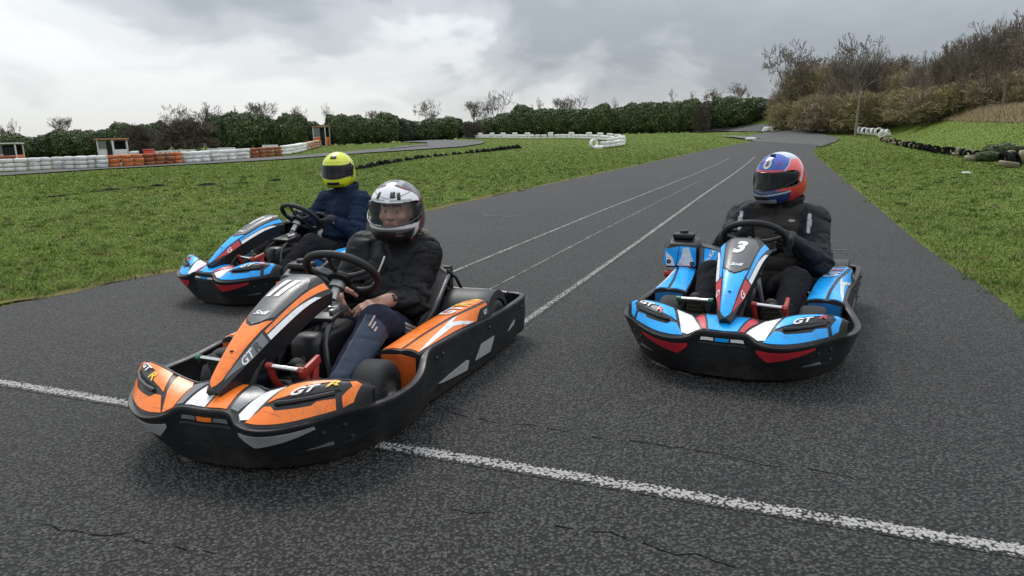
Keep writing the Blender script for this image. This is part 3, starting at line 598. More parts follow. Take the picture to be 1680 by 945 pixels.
def leaf_crown(seed, n, box, pal, core=0.86, size=(0.035, 0.075)):
    rg = np.random.default_rng(seed); D = rg.normal(size=(n, 3)); D /= np.linalg.norm(D, axis=1)[:, None]; ph = seed * 1.3
    rad = crown_shape(D, ph, box); dep = 1 - 0.20 * rg.random(n) ** 2; P = D * (rad * dep)[:, None] + rg.normal(size=(n, 3)) * 0.012; P[:, 2] += 0.5
    nr = D + rg.normal(size=(n, 3)) * 0.65; nr /= np.linalg.norm(nr, axis=1)[:, None]
    t = np.cross(nr, rg.normal(size=(n, 3))); t /= np.linalg.norm(t, axis=1)[:, None]; b = np.cross(nr, t); s_ = rg.uniform(*size, n)[:, None]
    V = np.stack([P - t * s_, P - b * s_ * 0.55 + nr * s_ * .2, P + t * s_, P + b * s_ * 0.55 + nr * s_ * .2], 1); V[..., 2] = np.maximum(V[..., 2], 0.0)
    C = np.array(pal)[rg.integers(0, len(pal), n)] * rg.uniform(0.6, 1.4, (n, 1))
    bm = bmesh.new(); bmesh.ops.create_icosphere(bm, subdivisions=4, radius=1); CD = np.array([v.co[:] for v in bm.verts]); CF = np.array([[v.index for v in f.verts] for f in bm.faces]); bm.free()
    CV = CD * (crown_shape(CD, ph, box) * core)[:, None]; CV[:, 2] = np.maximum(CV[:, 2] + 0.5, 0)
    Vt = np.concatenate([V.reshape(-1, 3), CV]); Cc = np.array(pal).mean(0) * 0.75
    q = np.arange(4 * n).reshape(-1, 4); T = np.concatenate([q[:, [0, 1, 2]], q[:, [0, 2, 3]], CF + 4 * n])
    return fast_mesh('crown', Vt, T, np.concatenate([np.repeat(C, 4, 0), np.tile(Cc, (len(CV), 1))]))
def vn3(D): return np.sin(3.1 * D[:, 0] + 2 * np.sin(2.7 * D[:, 1])) * np.sin(3.3 * D[:, 2] + 2 * np.sin(2.9 * D[:, 0]))
def twig_crown(seed, n, pal, up=0.55, ln=(0.06, 0.16), wd=0.0035, fill=0.35, box=2.2):
    """fine twigs and buds filling a dome: reads as a leafless thicket"""
    rg = np.random.default_rng(seed); D = rg.normal(size=(n, 3)); D /= np.linalg.norm(D, axis=1)[:, None]; ph = seed * 0.9
    rad = crown_shape(D, ph, box); dep = 1 - fill * rg.random(n) ** 1.3; P = D * (rad * dep * (1 + .22 * vn3(D * 2.3 + ph)))[:, None]; P[:, 2] += 0.5; P[:, :2] *= (1 + 1.1 * np.clip(.5 - P[:, 2:], 0, .5))
    a = D * 0.7 + np.array([0, 0, up]) + rg.normal(size=(n, 3)) * 0.55; a /= np.linalg.norm(a, axis=1)[:, None]; l_ = rg.uniform(*ln, n)[:, None]
    t = np.cross(a, rg.normal(size=(n, 3))); t /= np.linalg.norm(t, axis=1)[:, None]; w_ = wd * rg.uniform(0.6, 1.8, n)[:, None]
    V = np.stack([P - a * l_ * .5 - t * w_, P - a * l_ * .5 + t * w_, P + a * l_ * .5], 1); V[..., 2] = np.maximum(V[..., 2], 0.0)
    C = np.array(pal)[rg.integers(0, len(pal), n)] * rg.uniform(0.55, 1.4, (n, 1))
    return fast_mesh('crown', V.reshape(-1, 3), np.arange(3 * n).reshape(-1, 3), np.repeat(C, 3, 0))
def branches(seed, levels=7, spread=0.55, ratio=0.74, trunk=0.22, upb=0.05, r0=0.022, twig=0.0022, n0=4):
    """recursive bare tree, one unit high: (trunk mesh, crown mesh)"""
    rg = random.Random(seed); T = ([], []); Cn = ([], [])
    def seg(out, a, b, ra, rb, n):
        d = (b - a).normalized(); x = d.orthogonal().normalized(); y = d.cross(x); i0 = len(out[0])
        for p, r_ in ((a, ra), (b, rb)):
            for k in range(n): an = 2 * math.pi * k / n; out[0].append(p + (x * math.cos(an) + y * math.sin(an)) * r_)
        for k in range(n): out[1].append((i0 + k, i0 + (k + 1) % n, i0 + n + (k + 1) % n, i0 + n + k))
    def grow(p, d, ln, r_, lv):
        steps = 3 if lv < 4 else 2; q = p; r1 = r_
        for i in range(steps):
            d = (d + Vector((rg.gauss(0, .17), rg.gauss(0, .17), rg.gauss(0, .10) + upb))).normalized(); e = q + d * ln / steps; r2 = max(r_ * (1 - 0.3 * (i + 1) / steps), twig)
            seg(T if lv < 2 else Cn, q, e, r1, r2, 7 if lv < 2 else (4 if lv < 4 else 3)); q = e; r1 = r2
            if 1 <= lv < levels and i < steps - 1 and rg.random() < 0.55: kid(q, d, ln * .8, r2 * .75, lv, 1.25)
        if lv < levels:
            n = n0 if lv == 0 else 2; base = rg.uniform(0, 6.28)
            for k in range(n): kid(q, d, ln, r1 * (0.8 if lv else 0.62), lv, 1.0, base + 6.28 * k / n)
    def kid(q, d, ln, r_, lv, wide, az=None):
        az = rg.uniform(0, 6.28) if az is None else az + rg.gauss(0, .35); x = d.orthogonal().normalized(); y = d.cross(x); ax = x * math.cos(az) + y * math.sin(az)
        a = spread * wide * rg.uniform(0.65, 1.25); grow(q, (Matrix.Rotation(a, 3, ax) @ d).normalized(), ln * ratio * rg.uniform(0.8, 1.12), max(r_, twig), lv + 1)
    grow(Vector((0, 0, 0)), Vector((rg.gauss(0, .06), rg.gauss(0, .06), 1)).normalized(), trunk, r0, 0)
    zs = sorted(v.z for v in Cn[0]); zmax = zs[int(len(zs) * .995)]; out = []
    for A in (T, Cn):
        me = bpy.data.meshes.new('trunk'); me.from_pydata([v / zmax for v in A[0]], [], A[1]); finish(me, True, 180); out.append(me)
    return out
GREENS = [(0.045, 0.080, 0.030), (0.068, 0.105, 0.036), (0.100, 0.138, 0.046), (0.032, 0.060, 0.028), (0.140, 0.155, 0.058)]
DARKG = [(0.030, 0.056, 0.032), (0.042, 0.072, 0.036), (0.060, 0.090, 0.040), (0.085, 0.108, 0.048)]
BROWNS = [(0.25, 0.20, 0.135), (0.31, 0.245, 0.165), (0.19, 0.155, 0.11), (0.37, 0.30, 0.20)]; OLIVE = [(0.29, 0.25, 0.125), (0.35, 0.30, 0.155), (0.22, 0.19, 0.11)]
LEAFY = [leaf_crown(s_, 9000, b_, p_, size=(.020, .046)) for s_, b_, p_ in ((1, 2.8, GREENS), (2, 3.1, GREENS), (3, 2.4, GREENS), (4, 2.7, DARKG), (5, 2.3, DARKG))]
THICK = [twig_crown(s_, n_, p_, fill=f_) for s_, n_, p_, f_ in ((11, 15000, BROWNS, .75), (12, 15000, BROWNS, .75), (13, 14000, OLIVE, .75), (14, 14000, [(0.19, 0.155, 0.125), (0.24, 0.195, 0.15), (0.15, 0.125, 0.105)], .8))]
SPRAY = [twig_crown(s_, 9000, p_, up=1.3, ln=(.07, .20), wd=.0022, fill=.95, box=2.0) for s_, p_ in ((31, BROWNS), (32, [(0.17, 0.145, 0.12), (0.22, 0.185, 0.15)]))]
for me in SPRAY: me.materials.append(M['twig'])
BARE = [branches(s_, **k_) for s_, k_ in ((21, dict()), (22, dict(spread=.62)), (23, dict(spread=.42, trunk=.26)), (24, dict(levels=6, spread=.40, ratio=.72, trunk=.34, r0=.014, n0=3)))]
DARKB = twig_crown(15, 17000, [(0.105, 0.085, 0.068), (0.14, 0.112, 0.085), (0.082, 0.068, 0.056)], fill=.6); DARKB.materials.append(M['twig'])
for me in LEAFY: me.materials.append(M['leaf'])
for me in THICK: me.materials.append(M['twig'])
for t_, c_ in BARE: t_.materials.append(M['bark']); c_.materials.append(M['bark'])
def stem_mesh(k):
    b = MB(); rg = random.Random(k)
    for i in range(5):
        a = i * 1.3 + k; b.tube([(0.05 * math.cos(a), 0.05 * math.sin(a), 0), (0.14 * math.cos(a), 0.14 * math.sin(a), 0.3), (0.26 * math.cos(a), 0.26 * math.sin(a), 0.68)], [0.018, 0.012, 0.005], 5)
    me = b.mesh('trunk'); me.materials.append(M['bark']); return me
STEMS = [stem_mesh(k) for k in range(3)]
def plant(name, crown, trunk, p, size, label, cat, group=None, rz=None, sink=0.05):
    z = float(terr(p[0], p[1])) - sink
    o = empty(name, (p[0], p[1], z), random.uniform(0, 6.28) if rz is None else rz, label, cat, group)
    c = link('crown', crown, None, o); c.scale = size
    if trunk is not None: t_ = link('trunk', trunk, None, o); t_.scale = size
    return o
ORD = 'first second third fourth fifth sixth seventh eighth ninth tenth eleventh twelfth thirteenth fourteenth fifteenth sixteenth seventeenth eighteenth nineteenth twentieth'.split()
TENS = {20: ('twentieth', 'twenty'), 30: ('thirtieth', 'thirty'), 40: ('fortieth', 'forty'), 50: ('fiftieth', 'fifty'), 60: ('sixtieth', 'sixty'), 70: ('seventieth', 'seventy'), 80: ('eightieth', 'eighty')}
def nth(i):
    if i <= 20: return ORD[i - 1]
    return TENS[i // 10 * 10][0] if i % 10 == 0 else TENS[i // 10 * 10][1] + '-' + ORD[i % 10 - 1]
def ray_at(px, dist):
    """point on the ground below the sight line through column px, at a horizontal distance"""
    r = px_ray(px, 240.0); s_ = dist / math.hypot(r[0], r[1]); return np.array([r[0] * s_, r[1] * s_])
def z_at(px, py, dist):
    r = px_ray(px, py); return CAM_H + r[2] * dist / math.hypot(r[0], r[1])
# hedge: (column, width in columns, top row, distance, mesh, kind)
HP = [(22, 34, 219, 92, 0), (50, 34, 224, 94, 3), (82, 36, 219, 94, 0), (112, 40, 214, 93, 1), (145, 36, 215, 92, 0), (174, 34, 212, 92, 3), (205, 40, 203, 90, 2), (238, 36, 205, 90, 3), (262, 30, 203, 91, 4),
      (366, 44, 190, 84, 0), (395, 44, 187, 83, 1), (424, 40, 189, 84, 0), (447, 26, 196, 84, 4), (468, 26, 192, 83, 0), (484, 34, 187, 82, 1), (512, 30, 199, 84, 3), (533, 26, 204, 84, 4),
      (556, 36, 191, 80, 1), (585, 36, 192, 80, 0), (612, 34, 193, 80, 1), (637, 38, 186, 79, 2), (662, 32, 194, 80, 3), (688, 36, 199, 81, 0), (714, 36, 195, 81, 1), (741, 34, 192, 81, 2), (770, 28, 201, 83, 3), (800, 34, 194, 82, 2), (828, 34, 186, 82, 0),
      (858, 36, 173, 82, 2), (889, 34, 177, 82, 0), (916, 34, 181, 82, 1), (944, 34, 179, 82, 0), (970, 34, 180, 82, 1), (988, 30, 174, 81, 2), (1014, 36, 175, 82, 0), (1043, 36, 171, 82, 1), (1072, 38, 169, 82, 0), (1103, 38, 166, 82, 1), (1133, 36, 162, 82, 0), (1160, 34, 167, 82, 3), (1186, 40, 162, 82, 1), (1214, 40, 161, 81, 0), (1240, 36, 159, 81, 2), (1260, 30, 165, 80, 3)]
for i, (px, wd, ty, ds_, mi) in enumerate(HP):
    p = ray_at(px, ds_); z0 = float(terr(p[0], p[1])); h = z_at(px, ty, ds_) - z0 ; h = h * random.uniform(.97, 1.09) + .1; wx = wd * ds_ / F_PX * 1.22
    yaw = -math.atan2(p[0], p[1]); lab = ('dark green' if mi >= 3 else 'green') + ' clipped-looking evergreen in the far hedge, ' + nth(i + 1) + ' from the left'
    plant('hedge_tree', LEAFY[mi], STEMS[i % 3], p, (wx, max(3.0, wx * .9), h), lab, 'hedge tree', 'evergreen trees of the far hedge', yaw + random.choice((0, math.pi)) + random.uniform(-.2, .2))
for i, (px, wd, ty, ds_, lab) in enumerate(((306, 70, 191, 80, 'broad brown leafless bush left of the tall evergreens'), (226, 38, 202, 86, 'low brown bush behind the white hut'), (778, 30, 199, 80, 'grey brown bush behind the yellow roofed hut'), (1148, 24, 170, 79, 'small brown bush in front of the far hedge'))):
    p = ray_at(px, ds_); h = z_at(px, ty, ds_) - float(terr(p[0], p[1])); wx = wd * ds_ / F_PX * 1.15
    plant('bare_bush', DARKB, STEMS[0], p, (wx, wx * .9, h), lab, 'bush')
    q = ray_at(px + 2, ds_ + 1.2)
# bare trees behind the hedge: (column, top row, width in columns, distance, variant)
BT = [(8, 205, 34, 110, 2, 'leftmost bare tree, at the edge behind the far hedge'), (42, 197, 30, 112, 3, 'thin bare tree with one leaning stem, above the low hedge'), (108, 195, 30, 112, 0, 'small round bare tree above the middle of the left hedge'), (286, 175, 60, 96, 1, 'wide bare tree above the broad brown bush'), (343, 173, 46, 96, 2, 'bare pale tree left of the tall evergreens'), (388, 178, 16, 98, 3, 'thin twig tree above the tall evergreens'), (428, 170, 44, 94, 0, 'bare tree just behind the tall evergreens'),
      (452, 178, 26, 94, 3, 'slim bare tree in the gap between the evergreens'), (500, 178, 40, 92, 1, 'bare tree left of the orange hut'), (529, 172, 22, 92, 3, 'slender bare tree directly above the orange hut'), (622, 184, 34, 92, 0, 'low bare tree peeping over the middle hedge'), (713, 167, 62, 90, 1, 'wide bare tree left of the yellow roofed hut'), (778, 168, 36, 90, 0, 'dark bare tree right behind the yellow roofed hut'), (823, 151, 46, 90, 1, 'round bare tree standing highest over the middle hedge'), (876, 163, 14, 92, 3, 'tiny twig tree right of the round bare tree'),
      (920, 163, 36, 94, 0, 'left of the paired bare trees behind the hedge'), (948, 158, 44, 94, 1, 'right of the paired bare trees behind the hedge'), (998, 164, 16, 94, 3, 'lone twig above the hedge over the white barrier end'), (1098, 147, 24, 92, 3, 'thin bare tree above the right half of the hedge'), (1142, 150, 16, 92, 3, 'faint twig tree above the hedge'), (1168, 147, 28, 92, 2, 'bare tree with two leaders near the hedge end'), (1208, 138, 26, 92, 2, 'bare tree tallest above the hedge end'), (1232, 150, 20, 92, 3, 'twig tree at the hedge end beside the brown thicket'),
      (1290, 76, 92, 74, 1, 'big spreading bare tree at the far end of the track'), (1318, 96, 60, 80, 0, 'dense bare tree behind the brown thicket'), (1412, 60, 104, 66, 1, 'big round bare tree over the brown thicket'), (1455, 98, 60, 70, 0, 'smaller bare tree right of the round one'), (1508, 88, 46, 56, 3, 'upright bare tree left of the tall right group'), (1535, 76, 50, 54, 2, 'bare tree in the rising part of the right group'), (1566, 66, 50, 52, 0, 'bare tree with crooked top in the right group'), (1600, 46, 56, 50, 2, 'tall bare tree in the right group'), (1640, 20, 60, 48, 2, 'tallest bare tree near the right edge'), (1672, 38, 60, 47, 1, 'bare tree cut by the right edge of the view')]
for i, (px, ty, wd, ds_, vi, lab) in enumerate(BT):
    p = ray_at(px, ds_); z0 = float(terr(p[0], p[1])); h = z_at(px, ty, ds_) - z0 + 0.2; t_, c_ = BARE[vi]
    wx = wd * ds_ / F_PX; ext = float(np.percentile([abs(v.co.x) for v in c_.vertices], 97)) * 2
    s_ = wx / ext; s_ = min(max(s_, 0.6 * h), 1.7 * h)
    o = plant('bare_tree', c_, t_, p, (s_, s_, h), lab, 'tree', None, i * 2.1)
# brown thicket on the bank: (column, width, top row, distance, mesh)
BB = [(1286, 44, 150, 76, 0), (1312, 50, 126, 74, 2), (1345, 56, 112, 73, 2), (1375, 56, 128, 70, 0), (1392, 66, 118, 76, 0), (1430, 66, 108, 72, 0), (1462, 56, 124, 70, 1), (1480, 56, 150, 68, 2), (1510, 60, 118, 66, 1), (1548, 66, 104, 64, 0), (1590, 76, 84, 62, 2), (1628, 80, 62, 60, 0), (1668, 84, 78, 58, 1), (1705, 80, 96, 56, 0),
      (1318, 60, 108, 75, 2), (1360, 66, 100, 75, 1), (1400, 60, 104, 73, 2), (1450, 66, 104, 71, 0), (1495, 60, 108, 67, 2), (1530, 66, 100, 64, 2), (1572, 70, 84, 62, 1), (1608, 76, 66, 61, 2), (1645, 80, 52, 59, 1), (1685, 80, 60, 57, 2),
      (1330, 50, 152, 68, 2), (1410, 66, 146, 64, 2), (1455, 60, 150, 64, 0), (1500, 70, 138, 60, 2), (1545, 66, 136, 57, 2), (1608, 70, 126, 54, 3), (1662, 70, 112, 52, 1), (1290, 46, 162, 72, 2), (1366, 66, 150, 66, 0), (1528, 66, 142, 55, 1), (1580, 70, 130, 53, 2), (1636, 70, 124, 51, 0), (1694, 60, 132, 49, 2)]
for i, (px, wd, ty, ds_, mi) in enumerate(BB):
    p = ray_at(px, ds_); h = max(1.0, z_at(px, ty, ds_) - float(terr(p[0], p[1]))); wx = wd * ds_ / F_PX * 1.3
    plant('bare_bush', THICK[mi], STEMS[i % 3], p, (wx, wx, h), ('olive' if mi == 2 else 'dull grey' if mi == 3 else 'brown') + ' leafless bush in the right thicket, ' + nth(i + 1) + ' of them', 'bush', 'leafless bushes of the right thicket')
for i, (px, wd, ty, ds_, mi) in enumerate(((1300, 60, 100, 75, 1), (1345, 70, 104, 74, 0), (1410, 90, 78, 70, 1), (1462, 60, 104, 69, 0), (1508, 56, 92, 62, 1), (1548, 66, 76, 61, 0), (1588, 70, 60, 60, 1), (1630, 74, 34, 58, 0), (1672, 76, 44, 56, 1), (1712, 70, 56, 54, 0))):
    p = ray_at(px, ds_); h = z_at(px, ty, ds_) - float(terr(p[0], p[1])); wx = wd * ds_ / F_PX * 1.15
    plant('bare_tree', SPRAY[mi], STEMS[i % 3], p, (wx, wx, h), ('brown' if mi == 0 else 'grey') + ' twiggy tree rising behind the right thicket, ' + nth(i + 1) + ' from the left', 'tree', 'twiggy trees behind the thicket')
p = ray_at(1402, 58); t_, c_ = BARE[3]; z0 = float(terr(p[0], p[1])); o = empty('birch_tree', (p[0], p[1], z0 - .05), 0.4, 'slim pale trunked young tree in front of the thicket by the white tyres', 'tree')
b = MB(); b.tube([(0, 0, 0), (0.03, 0, 1.2), (0.1, 0, 2.6), (0.06, 0, 4.0)], [0.11, 0.085, 0.06, 0.02], 8, spline=3); b.tube([(0.08, 0, 2.2), (-0.3, 0, 3.1)], [0.03, 0.01], 5); b.tube([(0.1, 0, 2.6), (0.5, 0.1, 3.4)], [0.03, 0.01], 5); b.build('trunk', M['pale_bark'], o)
k = link('crown', c_, None, o, (0.05, 0, 1.6)); k.scale = (1.6, 1.6, 3.0)
def gorse(px, py, s_, lab):
    p = at2(px, py); plant('low_shrub', LEAFY[2], STEMS[1], p, s_, lab, 'shrub')
gorse(1432, 207, (2.2, 1.6, 1.0), 'low green yellow shrub under the thicket by the white tyres')
gorse(1645, 258, (1.5, 0.9, 0.55), 'dark bramble patch growing over the old tyres')
gorse(1622, 264, (0.9, 0.7, 0.38), 'small bramble patch at the foot of the bank')
# ------------------------------------------------------------------ tyre walls, huts, barriers
def tmat(name, c, d=0.5): return mat(name, c, 0.55, 0.4, var=0.18, vs_=5, dust=d, dust_col=(0.10, 0.085, 0.065), ds=3.5, bump=0.1, bs=30)
M['tyre_white'] = tmat('white_painted_tyre', (0.62, 0.62, 0.60), .85); M['tyre_orange'] = tmat('orange_painted_tyre', (0.50, 0.14, 0.035), .7); M['tyre_rust'] = tmat('faded_brown_orange_tyre', (0.26, 0.075, 0.025), .8)
M['tyre_black'] = mat('weathered_black_tyre', (0.010, 0.0105, 0.010), .95, .08, var=.3, vs_=4); M['tyre_moss'] = tmat('mossy_tyre', (0.15, 0.13, 0.065), .7); M['tyre_bright'] = tmat('bright_white_tyre', (0.72, 0.72, 0.70), .6); M['tyre_peach'] = tmat('peach_faded_tyre', (0.50, 0.36, 0.27), .5)
def tyre_profile(r, wdt):
    h = wdt / 2; return [(r * .60, -h * .75), (r * .66, -h * .96), (r * .82, -h), (r * .95, -h * .82), (r, -h * .45), (r, h * .45), (r * .95, h * .82), (r * .82, h), (r * .66, h * .96), (r * .60, h * .75), (r * .57, 0), (r * .60, -h * .75)]
TY = MB().lathe(tyre_profile(0.272, 0.185), n=20).mesh('tyre', True, 60)
TYM = {}
def tyre_me(k):
    if k not in TYM: TYM[k] = TY.copy(); TYM[k].materials.append(M[k])
    return TYM[k]
def stack(p, key, label, group, n=3, s=1.0):
    z = float(terr(p[0], p[1])); o = empty('tyre_stack', (p[0], p[1], z), random.uniform(0, 6), label, 'tyre stack', group)
    for i in range(n):
        t_ = link('tyre', tyre_me(key), None, o, (random.uniform(-.04, .04), random.uniform(-.04, .04), (0.095 + i * 0.203) * s)); t_.scale = (s, s, s); t_.rotation_euler = (random.uniform(-.05, .05), random.uniform(-.05, .05), 0)
    return o
def along(pts, step):
    """world points every step metres along a chain of picture points lying on the ground"""
    P = [np.array(at2(*p)) for p in pts]; out = [P[0]]; rest = step
    for a, b in zip(P[:-1], P[1:]):
        d = np.linalg.norm(b - a); t = rest
        while t <= d: out.append(a + (b - a) * t / d); t += step
        rest = t - d
    return out
W1 = [(2, 282), (15, 281.5), (36, 280.5), (57, 279.5), (76, 278.5), (97, 277.5), (117, 277), (134, 276.5), (151, 275.5), (168, 275)]
O1 = [(188, 274), (209, 273), (228, 272), (245, 271), (262, 270), (277, 269), (291, 268)]
W2 = [(307, 267), (322, 266), (337, 265), (352, 264), (366, 263), (380, 262), (392, 261), (403, 260)]
O2 = [(417, 259), (430, 258), (443, 257), (456, 256)]
for i, p in enumerate(W1): stack(at2(*p), 'tyre_white', 'white tyre stack left of the white hut, %s from the left edge' % nth(i + 1), 'white stacks left of the white hut')
for i, p in enumerate(O1): stack(at2(*p), 'tyre_rust' if i in (3, 4, 5) else 'tyre_orange', '%s tyre stack, %s going right from the white hut' % ('faded brown' if i in (3, 4, 5) else 'orange', nth(i + 1)), 'orange stacks right of the white hut')
for i, p in enumerate(W2): stack(at2(*p), 'tyre_bright' if i % 3 else 'tyre_white', 'white tyre stack in the middle white run, %s from the left' % nth(i + 1), 'white stacks of the middle run')
for i, p in enumerate(O2): stack(at2(*p), 'tyre_rust', 'brown orange tyre stack before the wall bends, %s from the left' % nth(i + 1), 'brown stacks at the bend')
for i, p in enumerate(along([(467, 253.5), (484, 250.5), (500, 246.5)], 0.64)): stack(p, 'tyre_bright', 'bright white tyre stack at the wall bend, %s from the left' % nth(i + 1), 'white stacks at the bend')
for i, p in enumerate(along([(504, 245.5), (514, 242.5), (524, 240)], 0.66)): stack(p, ('tyre_peach', 'tyre_rust')[i % 2], '%s stack of tyres leading up to the orange hut, %s from the left' % (('peach', 'brown')[i % 2], nth(i + 1)), 'stacks leading to the orange hut')
# second walls behind
for i, p in enumerate(along([(20, 268.5), (90, 266), (168, 262.5)], 0.72)): stack(p, 'tyre_white', 'low white stack in the second tyre wall, %s from the left' % nth(i + 1), 'white stacks of the second wall', 2, 0.9)
for i, p in enumerate(along([(2, 271.5), (34, 270.5)], 0.7)): stack(p, 'tyre_rust', 'brown stack behind the leftmost white stacks, %s from the left' % nth(i + 1), 'brown stacks behind the wall', 3)
for i, p in enumerate(along([(204, 264.5), (236, 262.5)], 0.75)): stack(p, 'tyre_white', 'white tyre stack between white hut and red bin, %s from the left' % nth(i + 1), 'white stacks beside the hut', 3)
for i, p in enumerate(along([(722, 229.2), (762, 227.4), (800, 226.6), (870, 227.6), (920, 227.0), (975, 228.2), (1006, 231.5), (1020, 234.5), (1020, 238.5), (1000, 241.5), (982, 243)], 0.72)):
    stack(p, 'tyre_bright', 'white tyre stack in the long white barrier, %s from its left end' % nth(i + 1), 'stacks of the long white barrier', 2 + (i % 4 == 1), 0.95)
def single(name, p, key, rot, dz, label, group, s=1.0):
    z = float(terr(p[0], p[1])); o = link(name, tyre_me(key), None, None, (p[0], p[1], z + dz)); o.rotation_euler = rot; o.scale = (s, s, s); return tag(o, label, 'tyre', group)
p = at2(974, 243); single('loose_tyre', p, 'tyre_bright', (R(80), 0, R(35)), 0.26, 'white tyre with its dark hole showing at the white barrier end', None, 1.15)
p = at2(982, 243.6); single('loose_tyre', p, 'tyre_bright', (R(8), 0, 0), 0.08, 'white tyre lying flat by the standing one at the barrier end', None)
for i, p in enumerate(along([(590, 277), (625, 270), (660, 263.5), (700, 257.5), (740, 253.5), (770, 251), (795, 248.4)], 0.62)):
    single('buried_tyre', p + np.random.uniform(-.1, .1, 2), 'tyre_black', (R(random.uniform(-12, 12)), R(random.uniform(28, 52)), random.uniform(-.3, .6)), random.uniform(-.12, -.04), 'half sunk black tyre behind the yellow helmet, %s from the left' % nth(i + 1), 'half sunk black tyres, left row')
for i, p in enumerate(along([(798, 248.2), (825, 245), (853, 242)], 0.6)):
    single('buried_tyre', p, 'tyre_black', (R(random.uniform(-10, 10)), R(random.uniform(20, 40)), random.uniform(-.3, .5)), random.uniform(-.05, .02), 'black tyre in the short row by the hairpin, %s from the left' % nth(i + 1), 'black tyres, short row')
for i, p in enumerate(along([(88, 321), (130, 316), (200, 309.5), (260, 305), (300, 303)], 0.68) + along([(340, 302.5), (400, 298.5), (448, 295.5)], 1.0)):
    single('buried_tyre', p, 'tyre_black', (R(random.uniform(-6, 10)), R(random.uniform(-8, 8)), random.uniform(-.5, .5)), random.uniform(-.105, -.075), 'sunken black tyre in the near left grass, %s from the left' % nth(i + 1), 'sunken black tyres in the near grass')
for i, (px, py, rx, rz, s_) in enumerate(((1410, 221, 78, .5, 1.15), (1418, 222, 80, .1, 1.1), (1425, 222, 70, -.3, 1.0), (1432, 223, 80, .4, 1.05), (1441, 224, 82, -.2, 1.15), (1449, 225, 76, .2, 1.0), (1456, 225, 70, .7, 1.0), (1446, 227, 75, -.5, .9))):
    p = at2(px, py); single('loose_tyre', p, 'tyre_bright', (R(rx), 0, rz), 0.28 * s_, 'white tyre heaped by the thin pale tree, %s from the left' % nth(i + 1), 'white tyres heaped by the pale tree', s_)
BF = along([(1450, 231), (1462, 235), (1490, 240.5), (1520, 247), (1560, 253), (1600, 259.5)], 0.44)
for i, p in enumerate(BF):
    kx = random.choice((0, 1, 1, 2)); key = random.choice(('tyre_moss', 'tyre_black', 'tyre_black')); s_ = random.uniform(.48, .74)
    rot = (R(random.uniform(65, 95)), 0, random.uniform(-1.2, 0.9)) if kx else (R(random.uniform(-15, 15)), R(random.uniform(-15, 15)), 0)
    single('old_tyre', p + np.random.uniform(-.12, .12, 2), key, rot, (0.11 if kx else 0.05), '%s old tyre %s along the right bank, %s from the far end' % ('mossy' if key == 'tyre_moss' else 'black', 'standing' if kx else 'lying', nth(i + 1)), 'old tyres along the bank', s_)
for i, (px, py, k_, rx) in enumerate(((1595, 263.5, 'tyre_moss', 8), (1657, 268, 'tyre_moss', 80), (1664, 272, 'tyre_black', 70), (1676, 268, 'tyre_moss', 85), (1654, 274, 'tyre_moss', 10), (1648, 270, 'tyre_black', 75))):
    single('old_tyre', at2(px, py), k_, (R(rx), 0, .3 * i), 0.15 if rx > 20 else 0.07, ('yellowish' if k_ == 'tyre_moss' else 'black') + ' old tyre in the brambles at the right edge, %s of them' % nth(i + 1), 'old tyres in the brambles', .95)
# marshal huts
M['hut_white'] = mat('white_hut_board', (0.55, 0.55, 0.53), 0.6, 0.3, var=.1, dust=.5, dust_col=(.2, .19, .17)); M['hut_orange'] = mat('orange_hut_board', (0.55, 0.13, 0.03), 0.6, 0.3, var=.15, dust=.5, dust_col=(.2, .1, .05)); M['hut_dark'] = mat('dark_interior', (0.014, 0.014, 0.015), 0.8, 0.2)
M['hut_roof'] = mat('orange_roof_board', (0.38, 0.17, 0.07), 0.6, 0.3, var=.2); M['hut_yellow'] = mat('yellow_roof_board', (0.55, 0.30, 0.05), 0.6, 0.3, var=.2); M['hut_glass'] = mat('dusty_glass', (0.10, 0.12, 0.12), 0.15, 0.6, var=.15)
def hut(px, py, wpx, hpx, rz, panel, roof, label, post='hut_white'):
    p = at2(px, py); z = float(terr(p[0], p[1])); o = empty('marshal_hut', (p[0], p[1], z), rz, label, 'hut')
    wd, ht = [q * math.hypot(p[0], p[1]) / F_PX for q in (wpx, hpx)]; a = wd / 2
    for sx in (-1, 1):
        for sy in (-1, 1): MB().box((sx * (a - .04), sy * (a - .04), ht / 2), (.08, .08, ht), bev=.01).build('post', M[post], o)
    low = ht * (.62 if panel == 'hut_white' else .46)
    MB().box((-a * .38, -a + .03, low / 2), (a * 1.0, .035, low), bev=.006).build('panel', M[panel], o)
    for sx in (-1, 1): MB().box((sx * (a - .03), 0, low / 2), (.035, wd - .18, low), bev=.006).build('panel', M[panel], o)
    MB().box((0, a - .03, ht * .5 - .03), (wd - .18, .03, ht - .1), bev=.004).build('back_wall', M['hut_dark'], o)
    MB().box((a * .52, -a + .05, ht * .44), (a * .72, .03, ht * .84), bev=.004).build('door', M['hut_dark'], o)
    w_ = MB().box((-a * .38, -a + .035, low + (ht - low) / 2 - .03), (a * .98, .012, ht - low - .08)).build('window', M['hut_glass'], o)
    MB().box((-a * .38, -a + .02, low + .02), (a * 1.04, .05, .04), bev=.005).build('sill', M[post], w_)
    MB().box((0, 0, ht + .03), (wd + .14, wd + .14, .07), bev=.015).build('roof', M[roof], o)
    return o
hut(189, 271, 27, 35, R(-14), 'hut_white', 'hut_roof', 'white marshal hut with a dark doorway standing behind the orange tyre stacks')
hut(12, 269.5, 34, 26, R(20), 'hut_orange', 'hut_white', 'orange and grey hut with windows at the left edge, behind the tyre wall')
hut(529, 239, 20, 28, R(-6), 'hut_orange', 'hut_roof', 'orange marshal hut above the yellow helmet, in front of the hedge')
hut(788.5, 224.5, 18, 21, R(0), 'hut_white', 'hut_yellow', 'small white hut with a yellow roof behind the long white barrier')
